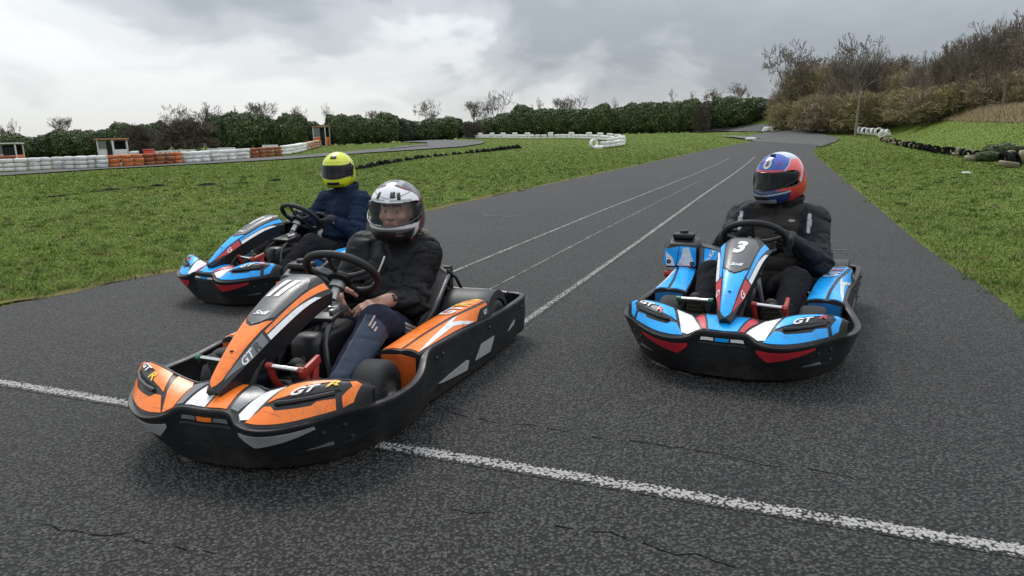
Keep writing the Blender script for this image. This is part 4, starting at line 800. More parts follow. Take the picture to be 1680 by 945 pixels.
def block(name, px, py, d, rz, m, label, cat, bev=.05):
    p = at2(px, py); o = MB().box((0, 0, d[2] / 2), d, bev=bev).build(name, M[m], None, loc=(p[0], p[1], float(terr(p[0], p[1])))); o.rotation_euler = (0, 0, rz); return tag(o, label, cat)
# yellow number board by the orange hut
p = at2(541.5, 237.5); z = float(terr(p[0], p[1])); o = empty('number_board', (p[0], p[1], z), R(-5), 'yellow board with black 12 beside the orange hut', 'sign')
MB().box((0, 0, .32), (.34, .04, .50), bev=.01).build('board', M['yellow'], o); MB().box((0, .03, .2), (.05, .03, .4)).build('leg', M['frame'], o)
fb = lambda u, v: (u, -.021, v)
lettering('lettering', '12', fb, M['dark'], o, (0, .33), (.27, 0), (0, .27), off=.004, sign=1, bold=.02)
block('crate', 551, 236.5, (.5, .5, .42), .1, 'hut_white', 'white box right of the yellow number board', 'box')
# red bin and white barrier blocks behind the orange stacks
def barrier(px, py, ln, label, holes=True):
    p = at2(px, py); z = float(terr(p[0], p[1])); yaw = -math.atan2(p[0], p[1]) - .05; o = empty('plastic_barrier', (p[0], p[1], z), yaw, label, 'barrier', 'white plastic barriers')
    b = MB(); b.grid(lambda u, v: (u, v[0], v[1]), [-ln / 2, ln / 2], [(-.2, 0), (-.2, .12), (-.1, .3), (-.08, .56), (.08, .56), (.1, .3), (.2, .12), (.2, 0)]); n = 8
    b.f += [tuple(range(n))[::-1], tuple(range(n, 2 * n))]; b.build('body', M['hut_white'], o, ang=30)
    if holes:
        for k in range(3): MB().box((-ln / 3 + k * ln / 3, -.093, .40), (.16, .03, .13), rot=(R(3), 0, 0), bev=.01).build('slot', M['hut_dark'], o)
for i, (px, py) in enumerate(((264, 262), (279, 261), (294, 260.3), (309, 259.6))): barrier(px, py, 0.98, 'white slotted plastic barrier behind the orange stacks, %s from the red bin' % nth(i + 1))
for i, (px, py) in enumerate(((357, 257.0), (373, 255.2), (444, 249.5))): barrier(px, py, 1.15, ('white barrier behind the middle white stacks, left one of two', 'white barrier behind the middle white stacks, right one of two', 'white barrier behind the brown stacks at the bend')[i], False)
p = at2(246, 263.5); z = float(terr(p[0], p[1])); o = empty('red_bin', (p[0], p[1], z), .2, 'bright red square bin behind the orange tyre stacks', 'bin')
M['bin'] = mat('bin_red', (0.60, 0.055, 0.03), .5, .4, var=.1)
MB().box((0, 0, .32), (.52, .5, .64), bev=.04).build('body', M['bin'], o); MB().box((0, 0, .67), (.58, .56, .06), bev=.02).build('lid', M['bin'], o)
for i, (px, py) in enumerate(((222, 261.5), (234, 262))): block('barrier_board', px, py, (1.1, .08, .35), .1, 'hut_white', ('white board leaning by the white hut', 'white board next to the red bin')[i], 'board', .02)
# far bits
def wedge(px, py, d, m, label, cat):
    p = at2(px, py); z = float(terr(p[0], p[1])); b = MB(); x, y, h = d[0] / 2, d[1] / 2, d[2]
    b.grid(lambda u, v: (u * (1 - .35 * (v[1] > .5)), v[0], v[1] * h), [-x, -x * .5, x * .4, x], [(-y, 0), (-y * .8, .7), (-y * .3, 1), (y * .4, .95), (y, .3), (y, 0)]); b.f += [tuple(range(6))[::-1], tuple(range(18, 24))]
    o = b.build('kerb_block', M[m], None, ang=50, loc=(p[0], p[1], z)); o.rotation_euler = (0, 0, -math.atan2(p[0], p[1])); return tag(o, label, cat)
wedge(1084, 217, (1.1, .5, .42), 'hut_white', 'small white wedge under the middle of the far hedge', 'kerb block'); wedge(1260, 215.5, (1.1, .7, .45), 'tyre_bright', 'white rounded block on the grass at the far bend', 'block'); wedge(1290, 210.5, (1.15, .6, .45), 'bin', 'orange red block under the thicket at the end of the track', 'block'); wedge(1232, 228.5, (.8, .4, .14), 'hut_white', 'flat white block at the mouth of the side track', 'kerb block')
wedge(1585, 284, (.20, .12, .04), 'hut_white', 'scrap of white plastic lying on the right grass', 'litter')
# ================================================================== KARTS  (own frame: X driver's right, Y forwards, Z up)
BT_ = [((0, .945, .235), (0, .90, .020)), ((.10, .945, .235), (.10, .898, .020)), ((.15, .970, .208), (.15, .89, .020)), ((0.22, .978, .198), (.22, .865, .020)), ((.30, .945, .198), (.30, .82, .020)), ((.378, .885, .208), (.37, .763, .020)),
       ((.452, .79, .216), (.43, .665, .020)), ((.52, .69, .213), (.475, .56, .020)), ((.553, .54, .210), (.495, .46, .020)), ((.54, .38, .216), (.49, .33, .020)), ((.492, .21, .252), (.47, .2, .020)), ((.495, .08, .252), (.48, .08, .020)),
       ((.505, -.15, .245), (.50, -.15, .020)), ((.53, -.45, .232), (.525, -.45, .020)), ((.555, -.75, .232), (.55, -.75, .045)), ((.56, -.92, .238), (.56, -.90, .05)), ((.52, -.985, .238), (.52, -.97, .05)), ((.40, -1.0, .238), (.40, -.985, .05)), ((0, -1.0, .225), (0, -.99, .05))]
BCT = Curve1([(i, a) for i, (a, b) in enumerate(BT_)]); BCB = Curve1([(i, b) for i, (a, b) in enumerate(BT_)])
def band(i, t):
    """outer face of the wrap-round bumper: i runs from nose (0) to tail (18), negative on the driver's left"""
    s = -1 if i < 0 else 1; a = abs(i); T = BCT(a); B = BCB(a); p = B + (T - B) * t
    T2, T1 = BCT(min(a + .1, 18)), BCT(max(a - .1, 0)); d = T2 - T1; n = np.array([-d[1], d[0]]) ; n = n / (np.hypot(*n) + 1e-9)
    n = -n if (n @ np.array([p[0], p[1] * .6])) < 0 else n
    if a < .15: n = np.array([0, 1.])
    if a > 17.85: n = np.array([0, -1.])
    bul = 0.007 * math.sin(math.pi * min(max(t, 0), 1))
    return (s * (p[0] + n[0] * bul), p[1] + n[1] * bul, p[2])
def band_piece(name, i0, i1, m, parent, out=0.0, n=None, t0=0.0):
    n = n or max(6, int(abs(i1 - i0) * 5)); th = 0.016
    prof = [(t0, out), (.12 + t0 * .88, out), (.3, out), (.5, out), (.7, out), (.88, out), (.93, out + .004), (1.0, out + .005), (1.025, out + .001), (1.025, out - th - .006), (1.0, out - th - .010), (.9, out - th), (.5, out - th), (t0, out - th)]
    def P(i, k):
        t, o = prof[k]; p = Vector(band(i, t)); q0, q1 = Vector(band(i - .05 if i > -17.9 else i, .5)), Vector(band(i + .05 if i < 17.9 else i, .5)); d = q1 - q0; nn = Vector((-d.y, d.x, 0)).normalized()
        return p + nn * o
    b = MB(); us = linspace(i0, i1, n); k = len(prof); b.grid(P, us, list(range(k)) + [0])
    b.f += [tuple(range(k))[::-1], tuple((n - 1) * (k + 1) + j for j in range(k))]
    return b.build(name, m, parent, ang=50)
FX = [0, .10, .15, .22, .30, .38, .45, .485, .505]
FF = Curve1(list(zip(FX, [(.938, .236), (.938, .236), (.955, .212), (.960, .203), (.928, .203), (.868, .213), (.785, .220), (.735, .218), (.69, .216)])))
FB = Curve1(list(zip(FX, [(.785, .272), (.785, .272), (.79, .262), (.795, .282), (.785, .305), (.755, .308), (.715, .296), (.695, .280), (.68, .262)])))
def fair(x, t):
    """top of the front fairing between bumper edge (t=0) and its rear edge (t=1)"""
    a = abs(x); f, b = FF(a), FB(a); w_ = min(max((a - .14) / .1, 0), 1)
    z = f[1] + (b[1] - f[1]) * t + (.012 + .014 * w_) * math.sin(math.pi * min(max(t, 0), 1)) ** .8
    return (x, f[0] + (b[0] - f[0]) * t, z)
NC = Curve1([(0, (.895, .292)), (.12, (.845, .338)), (.3, (.755, .402)), (.5, (.640, .466)), (.75, (.480, .536)), (.9, (.385, .566)), (1, (.315, .578))])
NW = Curve1([(0, .024), (.05, .034), (.12, .041), (.3, .061), (.5, .083), (.75, .105), (1, .130)]); ND = Curve1([(0, .014), (.12, .030), (.3, .045), (.5, .050), (.75, .056), (1, .070)])
def nose(u, v):
    """top of the nose panel: u across (-1 driver's left), v from tip to steering wheel"""
    c = NC(v); a = abs(u); e = max(0, a - .45) / .55; drop = float(ND(v)[0]) * (0.26 * min(a, 1) ** 2 + 0.74 * e ** 1.4)
    return (u * float(NW(v)[0]), c[0], c[1] - drop)
PO = Curve1([(.275, (.482, .258)), (.1, (.488, .256)), (-.15, (.498, .248)), (-.35, (.520, .238)), (-.47, (.535, .234))])
class _P:
    def __init__(s, keys): s.k = sorted(keys)
    def __call__(s, y):
        ys = [k[0] for k in s.k]; return np.array([np.interp(y, ys, [k[1][j] for k in s.k]) for j in range(2)])
PO = _P([(.275, (.478, .258)), (.1, (.484, .256)), (-.15, (.494, .248)), (-.35, (.515, .238)), (-.47, (.530, .234))]); PR = _P([(.275, (.400, .268)), (.1, (.412, .282)), (-.15, (.445, .302)), (-.35, (.490, .312)), (-.47, (.505, .313))]); PI_ = _P([(.275, (.300, .258)), (.1, (.312, .268)), (-.15, (.336, .285)), (-.35, (.360, .297)), (-.47, (.370, .302))])
def pod(sx):
    def f(a, b):
        y = .275 - a * .745; o, r_, n_ = PO(y), PR(y), PI_(y)
        if b < .5: k = b / .5; p = o + (r_ - o) * k; z = p[1] + .010 * math.sin(math.pi * k)
        else: k = (b - .5) / .5; p = r_ + (n_ - r_) * k; z = p[1] + .008 * math.sin(math.pi * k)
        return (sx * p[0], y, z)
    return f
def tyre_wheel(name, parent, c, r, wd, lab=None, turn=0.0):
    o = empty('wheel', c); o.parent = parent; o.rotation_euler = (0, 0, turn)
    h = wd / 2; t_ = MB().lathe([(r * .50, -h * .86), (r * .60, -h * .98), (r * .78, -h), (r * .91, -h * .92), (r * .98, -h * .74), (r, -h * .45), (r * 1.004, 0), (r, h * .45), (r * .98, h * .74), (r * .91, h * .92), (r * .78, h), (r * .60, h * .98), (r * .50, h * .86), (r * .48, 0), (r * .50, -h * .86)], n=36, axis='X').build('tyre', M['rubber'], o, ang=60)
    b = MB(); b.lathe([(r * .50, -h * .90), (r * .535, -h * .96), (r * .52, -h * .80), (r * .44, -h * .55), (r * .40, 0), (r * .44, h * .55), (r * .52, h * .80), (r * .535, h * .96), (r * .50, h * .90), (r * .42, h * .5), (r * .38, 0), (r * .42, -h * .5), (r * .50, -h * .90)], n=30, axis='X')
    b.lathe([(0.001, -h * .25), (r * .40, -h * .22), (r * .40, h * .22), (0.001, h * .25)], n=20, axis='X'); b.lathe([(0.001, -h * .7), (r * .16, -h * .68), (r * .17, h * .68), (0.001, h * .72)], n=14, axis='X')
    for k in range(3): an = k * 2.094; b.lathe([(0.001, -h * .36), (r * .05, -h * .34), (r * .05, h * .34), (0.001, h * .36)], (0, r * .27 * math.cos(an), r * .27 * math.sin(an)), 6, 'X')
    b.build('rim', M['alloy'], o, ang=35); return o
def poly_mirror(p): return [(-x, t) for x, t in p][::-1]

def kart(name, pos, heading, st, label):
    K = empty(name, (pos[0], pos[1], 0), R(heading - 90), label, 'go-kart', 'rental karts lined up on the track')
    mainc, acc, acc2, r_col, slv, nside = M[st['main']], M[st['insert']], M[st['sliver']], M[st['letter']], M['dark'], M[st['nose_side']]
    white = M['white']
    # ---- wrap-round bumper
    fb_ = band_piece('front_bumper', -5.5, 5.5, M['plastic'], K, n=64)
    for s in (-1, 1):
        cb = band_piece('corner_bumper', s * 5.46, s * 10.3, M['plastic'], K, out=-.004 * s if False else 0.0, n=34)
        sb = band_piece('side_bumper', s * 10.02, s * 15.6, M['plastic'], K, n=40)
        for i, t in ((5.15, .72), (5.8, .75), (5.85, .45), (10.6, .78), (11.0, .8), (12.9, .8), (14.5, .78)):
            p = Vector(band(s * i, t)); b = MB(); q = Vector(band(s * (i + .05), t)) - p; nn = Vector((-q.y, q.x, 0)).normalized(); nn = nn if nn.x * s > 0 or i < 6 and nn.y > 0 else -nn
            b.lathe([(.0005, .006), (.006, .006), (.009, .002), (.009, -.002)], p + nn * .002, 10, 'Z', nn.to_track_quat('Z', 'Y').to_matrix()); b.build('bolt', M['frame'], fb_ if i < 5.5 else cb if i < 10 else sb)
        # coloured inserts let into the bumper
        ins = [(s * 2.0, .85), (s * 2.0, .78), (s * 2.65, .58), (s * 5.0, .86), (s * 5.0, .92)]
        patch('insert_panel', [ins], band, acc, fb_, .25, .2, .004, -1)
        for pl in ([(10.75, .27), (12.0, .37), (12.1, .34), (12.05, .14)], [(12.35, .24), (12.55, .54), (13.05, .54), (12.9, .22)], [(13.62, .38), (13.78, .52), (13.95, .56), (13.88, .44)]):
            patch('insert_rim', [[(s * i, t) for i, t in [(p_[0] + (p_[0] - sum(q_[0] for q_ in pl) / len(pl)) * .16, p_[1] + (p_[1] - sum(q_[1] for q_ in pl) / len(pl)) * .34) for p_ in pl]]], band, M['plastic_smooth'], sb, .25, .2, .003, -1)
            patch('insert_panel', [[(s * i, t) for i, t in pl]], band, M['silver'] if st['main'] == 'orange' else M['grey'], sb, .25, .2, .006, -1)
    band_piece('rear_bumper', 15.5, 18, M['plastic'], K, n=16); band_piece('rear_bumper', -18, -15.5, M['plastic'], K, n=16)
    # slot in the nose with running-light strips
    patch('grille_slot', [[(-1.05, .80), (-1.0, .90), (1.0, .90), (1.05, .80)]], band, M['hut_dark'], fb_, .25, .1, .003, -1)
    patch('slot_light', [[(-.95, .825), (-.9, .885), (-.35, .885), (-.35, .825)]], band, white if st['main'] == 'blue' else M['grey'], fb_, .2, .1, .006, -1)
    patch('slot_light', [[(.35, .825), (.35, .885), (.9, .885), (.95, .825)]], band, white if st['main'] == 'blue' else M['grey'], fb_, .2, .1, .006, -1)
    patch('slot_light', [[(-.28, .82), (-.28, .89), (.28, .89), (.28, .82)]], band, mainc, fb_, .2, .1, .006, -1)
    patch('slot_lip', [[(-1.1, .745), (-1.1, .785), (1.1, .785), (1.1, .745)]], band, M['trim'], fb_, .25, .1, .007, -1)
    # ---- front fairing
    b = MB(); xs = sorted(set(linspace(-.5, .5, 61) + [-.15, .15])); ts = linspace(0, 1, 11); b.grid(fair, xs, ts)
    b.grid(lambda x, k: (fair(x, 1)[0], fair(x, 1)[1] - .004 * k, fair(x, 1)[2] - .05 * k), xs, [0, .3, 1])
    ff = b.build('front_fairing', M['plastic_smooth'], K, ang=60)
    MB().tube([fair(x, 1) for x in linspace(-.5, .5, 50)], .007, 6).build('edge_bead', M['plastic'], ff)
    def fp(nm, poly, m, off=.003): return patch(nm, [poly], fair, m, ff, .03, .14, off, -1)
    H = .069
    if st['patched']:
        fp('decal_panel', [(.004, .05), (.085, .05), (.066, .98), (.004, .98)], white); fp('decal_panel', [(-.085, .05), (-.004, .05), (-.004, .98), (-.066, .98)], mainc)
    else: fp('decal_panel', [(-.075, .05), (.075, .05), (.11, .6), (.12, .98), (-.12, .98), (-.11, .6)] if False else [(-.062, .06), (.062, .06), (.098, .97), (-.098, .97)], mainc)
    for s in (-1, 1):
        mm = (lambda p: p) if s > 0 else poly_mirror
        if st['patched']:
            fp('decal_panel', mm([(.094, .06), (.108, .06), (.135, .55), (.142, .93), (.125, .93), (.074, .93)] if False else [(.098, .08), (.125, .12), (.150, .90), (.112, .95), (.084, .95)]), acc2)
        else:
            fp('decal_panel', mm([(.072, .06), (.090, .06), (.138, .80), (.128, .97), (.108, .97)]), acc2)
        if st['patched'] and s > 0: fp('decal_panel', [(.135, .10), (.166, .04), (.205, .50), (.226, .96), (.165, .96), (.148, .8)], mainc)
        else: fp('decal_panel', mm([(.100, .05) if not st['patched'] else (.135, .10), (.150, .04), (.180, .10), (.232, .96), (.165, .96), (.148, .8)]), white)
        fp('decal_panel', mm([(.172, .04), (.30, .045), (.425, .05), (.418, .28), (.392, .30), (.372, .30), (.360, .24), (.255, .26), (.238, .34), (.212, .36)]), mainc)
        fp('decal_panel', mm([(.215, .44), (.245, .50), (.285, .55), (.315, .78), (.415, .86), (.395, .96), (.25, .96)]), mainc)
        fp('decal_panel', mm([(.440, .06), (.462, .12), (.474, .70), (.455, .88), (.438, .82), (.452, .58), (.432, .30)]), mainc)
        # raised black louvre over a slot
        bm = MB(); pa, pb = (.248, .38), (.418, .40)
        bm.tube([Vector(fair(s * x, t)) + Vector((0, .002, .007)) for x, t in ((.248, .37), (.30, .36), (.36, .36), (.415, .38))], .008, 6); bm.build('louvre', M['plastic'], ff)
        fp('slot', mm([(.246, .39), (.26, .48), (.42, .52), (.43, .44)]), M['hut_dark'], .002)
        if st.get('wing_text', True):
            # text baseline towards the front
            ax, ay = ((-.05, -.10) if s > 0 else (-.05, .06)), ((0.0, .24))
            o_ = (s * .352, .685)
            lettering('lettering', 'GT', fair, white, ff, (o_[0] + (.030 if True else 0), o_[1] + (.05 * (1 if s > 0 else -1))), (-.042, -.035 * s), (-.004, .20), .0055, -1, .15, .03, .03, .2)
            lettering('lettering', 'R', fair, r_col, ff, (o_[0] - .048, o_[1] - .05 * s), (-.042, -.035 * s), (-.004, .20), .0055, -1, .15, .03, .03, .2)
    # ---- nose panel
    b = MB(); us = linspace(-1, 1, 21); vs2 = linspace(0, 1, 29); b.grid(nose, us, vs2)
    def under(u, v): p = nose(u, v); return (p[0] * .86, p[1] - .012 - .02 * (1 - v), p[2] - .030 - .055 * math.sin(math.pi * min(1, v * .75 + .12)))
    for s in (-1, 1): b.grid(lambda v, k: tuple(np.array(nose(s, v)) * (1 - k) + np.array(under(s, v)) * k), vs2, [0, .25, 1])
    b.grid(lambda u, k: tuple(np.array(nose(u, 1)) * (1 - k) + np.array(under(u, 1)) * k), us, [0, 1]); b.grid(lambda u, k: tuple(np.array(nose(u, 0)) * (1 - k) + np.array(under(u, 0)) * k), us, [0, 1]); b.grid(under, us, vs2)
    npn = b.build('nose_panel', M['plastic_smooth'], K, ang=50)
    def npch(nm, poly, m, off=.003): return patch(nm, [poly], nose, m, npn, .14, .05, off, -1)
    npch('decal_panel', [(-.42, .03), (0, .008), (.42, .03), (.60, .07), (.62, .16), (.58, .30), (.60, .45), (.66, .54), (.35, .475), (0, .45), (-.35, .475), (-.66, .54), (-.60, .45), (-.58, .30), (-.62, .16), (-.60, .07)], mainc)
    npch('number_plate', [(-.62, .56), (-.33, .495), (0, .47), (.33, .495), (.62, .56), (.68, .75), (.66, .86), (.5, .93), (.35, .955), (-.35, .955), (-.5, .93), (-.66, .86), (-.68, .75)], M['plate'])
    for s in (-1, 1):
        q = (lambda p: p) if s > 0 else poly_mirror
        npch('decal_panel', q([(.70, .46), (.80, .46), (.84, .70), (.90, .985), (.74, .985), (.72, .75)]), mainc); npch('decal_panel', q([(.84, .46), (1.0, .46), (1.0, .90), (.93, .86), (.87, .70)]), white)
        npch('decal_panel', q([(.68, .10), (.74, .08), (1.0, .28), (1.0, .44), (.68, .44)]), nside)
        lettering('lettering', st['side_text'][:-1] or st['side_text'], nose, white if st['main'] == 'blue' else M['white'], npn, (s * .85, .285 if len(st['side_text']) > 1 else .30), (0, -.055 * s) if len(st['side_text']) > 1 else (0, -.07 * s), (-.26 * s, 0), .005, -1, .1, .02, .14, .05)
        if len(st['side_text']) > 1: lettering('lettering', 'R', nose, M['dark'], npn, (s * .85, .285 - s * 0 + .085 * (1 if s < 0 else -1)), (0, -.055 * s), (-.26 * s, 0), .005, -1, .1, .02, .14, .05)
    for nn_, uu in st['number']:
        lettering('number', nn_, nose, white, npn, (uu, .80), (-.78, 0), (-.06, .185), .0055, -1, .18, .045, .14, .05)
    lettering('lettering', 'Sodi', nose, white, npn, (-.02, .565), (-.26, 0), (0, .036), .0055, -1, .35, .03, .14, .05)
    MB().lathe([(.0005, .003), (.007, .002), (.007, 0)], Vector(nose(0, .26)) + Vector((0, .002, .003)), 12).build('bolt', M['hut_dark'], npn)
    # supporting arch under the nose and the column shroud
    b = MB(); b.tube([(0, .82, .235), (0, .79, .29), (0, .70, .36), (0, .56, .42), (0, .45, .47), (0, .33, .50)], [.03, .04, .045, .045, .05, .045], 10, spline=3); b.build('nose_support', M['plastic'], K)
    b = MB(); b.tube([(-.035, .80, .18), (-.05, .70, .33), (-.05, .55, .405), (-.05, .40, .44)], .017, 8, spline=4); b.tube([(.035, .80, .18), (.05, .70, .33), (.05, .55, .405), (.05, .40, .44)], .017, 8, spline=4); b.build('frame_hoop', M['plastic'], K)
    b = MB(); ring_ = [tuple(np.array(band(i, 0)) * (.95, .96, 0) + np.array((0, 0, .034))) for i in linspace(-15.5, 15.5, 70)]; b.v = ring_ + [(x, y, z + .006) for x, y, z in ring_]; n_ = len(ring_); b.f = [tuple(range(n_)), tuple(range(2 * n_ - 1, n_ - 1, -1))] + [(i, (i + 1) % n_, n_ + (i + 1) % n_, n_ + i) for i in range(n_)]; b.build('light_block_tray', M['plastic_smooth'], K, smooth=False)  # added black tray, no kart part: blocks light leaking under the bumper
    # ---- floor, chassis rails
    MB().box((0, .33, .054), (.60, .98, .008), bev=.002).build('floor_tray', M['plastic_smooth'], K)
    b = MB()
    for s in (-1, 1):
        b.tube([(s * .16, .84, .075), (s * .22, .62, .075), (s * .32, .30, .075), (s * .31, -.2, .075), (s * .30, -.86, .10)], .016, 8, spline=4); b.tube([(s * .44, .27, .07), (s * .47, .10, .07), (s * .47, -.42, .07), (s * .31, -.50, .075)], .012, 8, spline=4); b.tube([(s * .22, .45, .09), (s * .27, .42, .13)], .018, 8); b.tube([(s * .16, .84, .075), (s * .30, .86, .09), (s * .40, .80, .10)], .011, 6, spline=3)
    b.tube([(-.17, .84, .075), (.17, .84, .075)], .016, 8); b.tube([(-.31, .1, .07), (.31, .1, .07)], .014, 8); b.tube([(-.30, -.80, .10), (.30, -.80, .10)], .016, 8); b.tube([(-.24, .45, .09), (.24, .45, .09)], .014, 8); b.build('chassis_tube', M['frame'], K)
    MB().tube([(-.28, .38, .13), (-.1, .36, .12), (.1, .36, .12), (.28, .38, .13)], .009, 6).build('steering_rod', M['chrome'], K)
    MB().tube([(-.42, -.64, .14), (.42, -.64, .14)], .02, 10).build('axle', M['frame'], K)
    # ---- wheels
    for s in (-1, 1):
        tyre_wheel('wheel', K, (s * .345, .402, .132), .132, .125, turn=R(st.get('steer', 0)))
        tyre_wheel('wheel', K, (s * .405, -.64, .142), .142, .20)
    # ---- side pods
    for s in (-1, 1):
        f = pod(s); b = MB(); aa, bb = linspace(0, 1, 17), linspace(0, 1, 13); b.grid(f, aa, bb)
        low = lambda a, b_: (lambda p: (p[0] * (.985 if b_ < .5 else 1.0), p[1] + (.006 if a == 0 else 0), .085))(f(a, b_))
        for a_ in (0, 1): b.grid(lambda b_, k: tuple(np.array(f(a_, b_)) * (1 - k) + np.array(low(a_, b_)) * k), bb, [0, .08, 1])
        for b_ in (0, 1): b.grid(lambda a, k: tuple(np.array(f(a, b_)) * (1 - k) + np.array(low(a, b_)) * k), aa, [0, .08, 1])
        sp = b.build('side_pod', M['plastic_smooth'], K, ang=45)
        g = 1 if s > 0 else -1
        def pp(nm, poly, m, off=.003): return patch(nm, [poly if s > 0 else poly], f, m, sp, .12, .125, off, -g)
        pp('decal_panel', [(.02, .55), (.98, .55), (.98, .72), (.92, .96), (.45, .98), (.02, .96)], mainc); pp('decal_panel', [(.02, .05), (.78, .05), (.86, .30), (.97, .34), (.97, .45), (.02, .45)], mainc)
        pp('decal_panel', [(.02, .06), (.13, .06), (.50, .18), (.66, .06), (.74, .06), (.60, .22), (.52, .30), (.62, .42), (.55, .42), (.36, .27)], white, .0055); pp('decal_panel', [(.82, .05), (.97, .05), (.97, .30), (.89, .27)], M['dark']); pp('decal_panel', [(.94, .60), (.98, .60), (.98, .68), (.94, .80)], r_col if st['main'] == 'orange' else M['plate'], .0055)
        # words read towards the tail on the left, towards the nose on the right
        dx = .075 * (1 if s < 0 else -1)
        lettering('lettering', 'GT', f, white, sp, (.70 + (0 if s < 0 else .12), .76), (dx * 1.45, 0), (0, .34), .0075, -g, .2, .035, .12, .125)
        lettering('lettering', 'R', f, r_col, sp, (.70 + 1.85 * dx + (0 if s < 0 else .12), .76), (dx * 1.45, 0), (0, .34), .0075, -g, .2, .035, .12, .125)
        lettering('lettering', 'GT', f, white, sp, (.915, .17), (.028 * (1 if s < 0 else -1), 0), (0, .11), .006, -g, .2, .03, .12, .125)
        fr = lambda u, v: (s * u, .2835, v)
        patch('front_face', [[(.315, .10), (.465, .10), (.468, .245), (.40, .256), (.315, .25)]], fr, M['dirty_' + st['main']], sp, .05, .05, .003, 1 if s < 0 else -1)
        inn = lambda u, v: (s * (.296 - .010 * 0), u, v)
        # rear tyre cover
        def rc(an, x): return (s * x, -.645 - math.cos(an) * .186, .125 + math.sin(an) * .19 + .012)
        b = MB(); th = linspace(R(8), R(172), 17); xs2 = [.245, .26, .30, .40, .48, .495]
        b.grid(lambda an, k: rc(an, xs2[k]) if 0 < k < 5 else tuple(np.array(rc(an, xs2[k])) * (1, 1, 1) - np.array((0, 0, .012))), th, range(6))
        b.grid(lambda an, k: (lambda p: (p[0], p[1] * (1 - k) + -.645 * k + 0, p[2] - .10 * k))(rc(an, .245)), th, [0, .35]); b.grid(lambda an, k: (lambda p: (p[0], p[1], max(p[2] - .09 * k, .1)))(rc(an, .495)), th, [0, .5])
        b.build('rear_tyre_cover', M['cover'], K, ang=50)
    # ---- seat
    SC = [((.05, .135), (.09, .165), .14), ((-.12, .075), (-.07, .165), .185), ((-.30, .055), (-.25, .205), .228), ((-.46, .10), (-.37, .252), .238), ((-.58, .215), (-.49, .312), .238), ((-.68, .34), (-.61, .37), .226), ((-.735, .405), (-.70, .385), .205), ((-.76, .44), (-.745, .415), .14)]
    def seat_pt(k, u):
        i = min(int(k), len(SC) - 2); f_ = k - i; c = np.array(SC[i][0]) * (1 - f_) + np.array(SC[i + 1][0]) * f_; r_ = np.array(SC[i][1]) * (1 - f_) + np.array(SC[i + 1][1]) * f_; wd = SC[i][2] * (1 - f_) + SC[i + 1][2] * f_
        a = abs(u); e = a ** 3.2; return (math.copysign(wd * (1 - (1 - a) ** 1.7), u), c[0] + (r_[0] - c[0]) * e, c[1] + (r_[1] - c[1]) * e)
    b = MB(); kk = linspace(0, len(SC) - 1, 29); uu = linspace(-1, 1, 21); b.grid(seat_pt, kk, uu)
    se = b.build('seat', M['seat'], K, ang=70); md = se.modifiers.new('thickness', 'SOLIDIFY'); md.thickness = .010; md.offset = 0
    path = [seat_pt(k, -1) for k in kk] + [seat_pt(len(SC) - 1, u) for u in uu[1:-1]] + [seat_pt(k, 1) for k in kk[::-1]]
    MB().tube(path, .011, 7).build('seat_piping', M['trim'], se)
    # ---- steering
    a = R(42); C0 = Vector((-.012, .045, .535)); E = Vector((0, math.cos(a), math.sin(a))); Xv = Vector((1, 0, 0)); Nn = Vector((0, -math.sin(a), math.cos(a)))
    sw = empty('steering_wheel', C0); sw.parent = K; turn = R(st.get('steer', 0) * 1.0)
    def rim(t, rr=1.0): return (Xv * math.cos(t) * .162 + E * math.sin(t) * (.162 if math.sin(t) < .3 else .162 - .016 * (math.sin(t) - .3))) * rr
    MB().tube([rim(2 * math.pi * i / 40) for i in range(40)], .0178, 10, closed=True).build('grip', M['grip'], sw)
    b = MB()
    for t in (R(10), R(170), R(270), R(90)): b.tube([Nn * -.025 + rim(t, .12), Nn * -.018 + rim(t, .5), rim(t, .95)], [.014, .011, .010], 7)
    b.build('spoke', M['frame'], sw)
    b = MB(); b.lathe([(.0005, .012), (.05, .012), (.056, .004), (.056, -.012), (.03, -.018), (.03, -.05), (.0005, -.05)], (0, 0, 0), 20, 'Z', Nn.to_track_quat('Z', 'Y').to_matrix()); b.v = [tuple(Vector(p) - Nn * .03) for p in b.v]; b.build('hub', M['grip'], sw)
    MB().lathe([(.018, 0), (.034, 0), (.036, -.02), (.036, -.028), (.020, -.03), (.020, -.085), (.0005, -.085)], C0 - Nn * .055, 16, 'Z', Nn.to_track_quat('Z', 'Y').to_matrix()).build('steering_boss', M['alloy'], K)
    MB().tube([C0 - Nn * .08, Vector((0, .50, .12))], .011, 8).build('steering_column', M['frame'], K)
    b = MB(); b.box((0, .19, .385), (.16, .15, .02), rot=(R(-10), 0, 0), bev=.006); b.tube([(-.06, .22, .375), (-.09, .34, .29), (-.16, .40, .08)], .012, 7, spline=3); b.tube([(.06, .22, .375), (.09, .34, .29), (.16, .40, .08)], .012, 7, spline=3); b.build('column_bracket', M['frame'], K)
    b = MB(); b.box((-.02, .16, .405), (.07, .055, .026), rot=(R(-10), 0, .2), bev=.006); b.lathe([(.006, .014), (.016, .014), (.016, 0)], (-.025, .16, .415), 12); b.box((-.055, .20, .40), (.02, .06, .02), bev=.004); b.build('column_clamp', M['alloy'], K)
    # black side cheek between the legs (fuel tank under the column)
    b = MB(); b.box((0, .20, .20), (.15, .34, .26), bev=.04); b.build('fuel_tank', M['plastic_smooth'], K, ang=50)
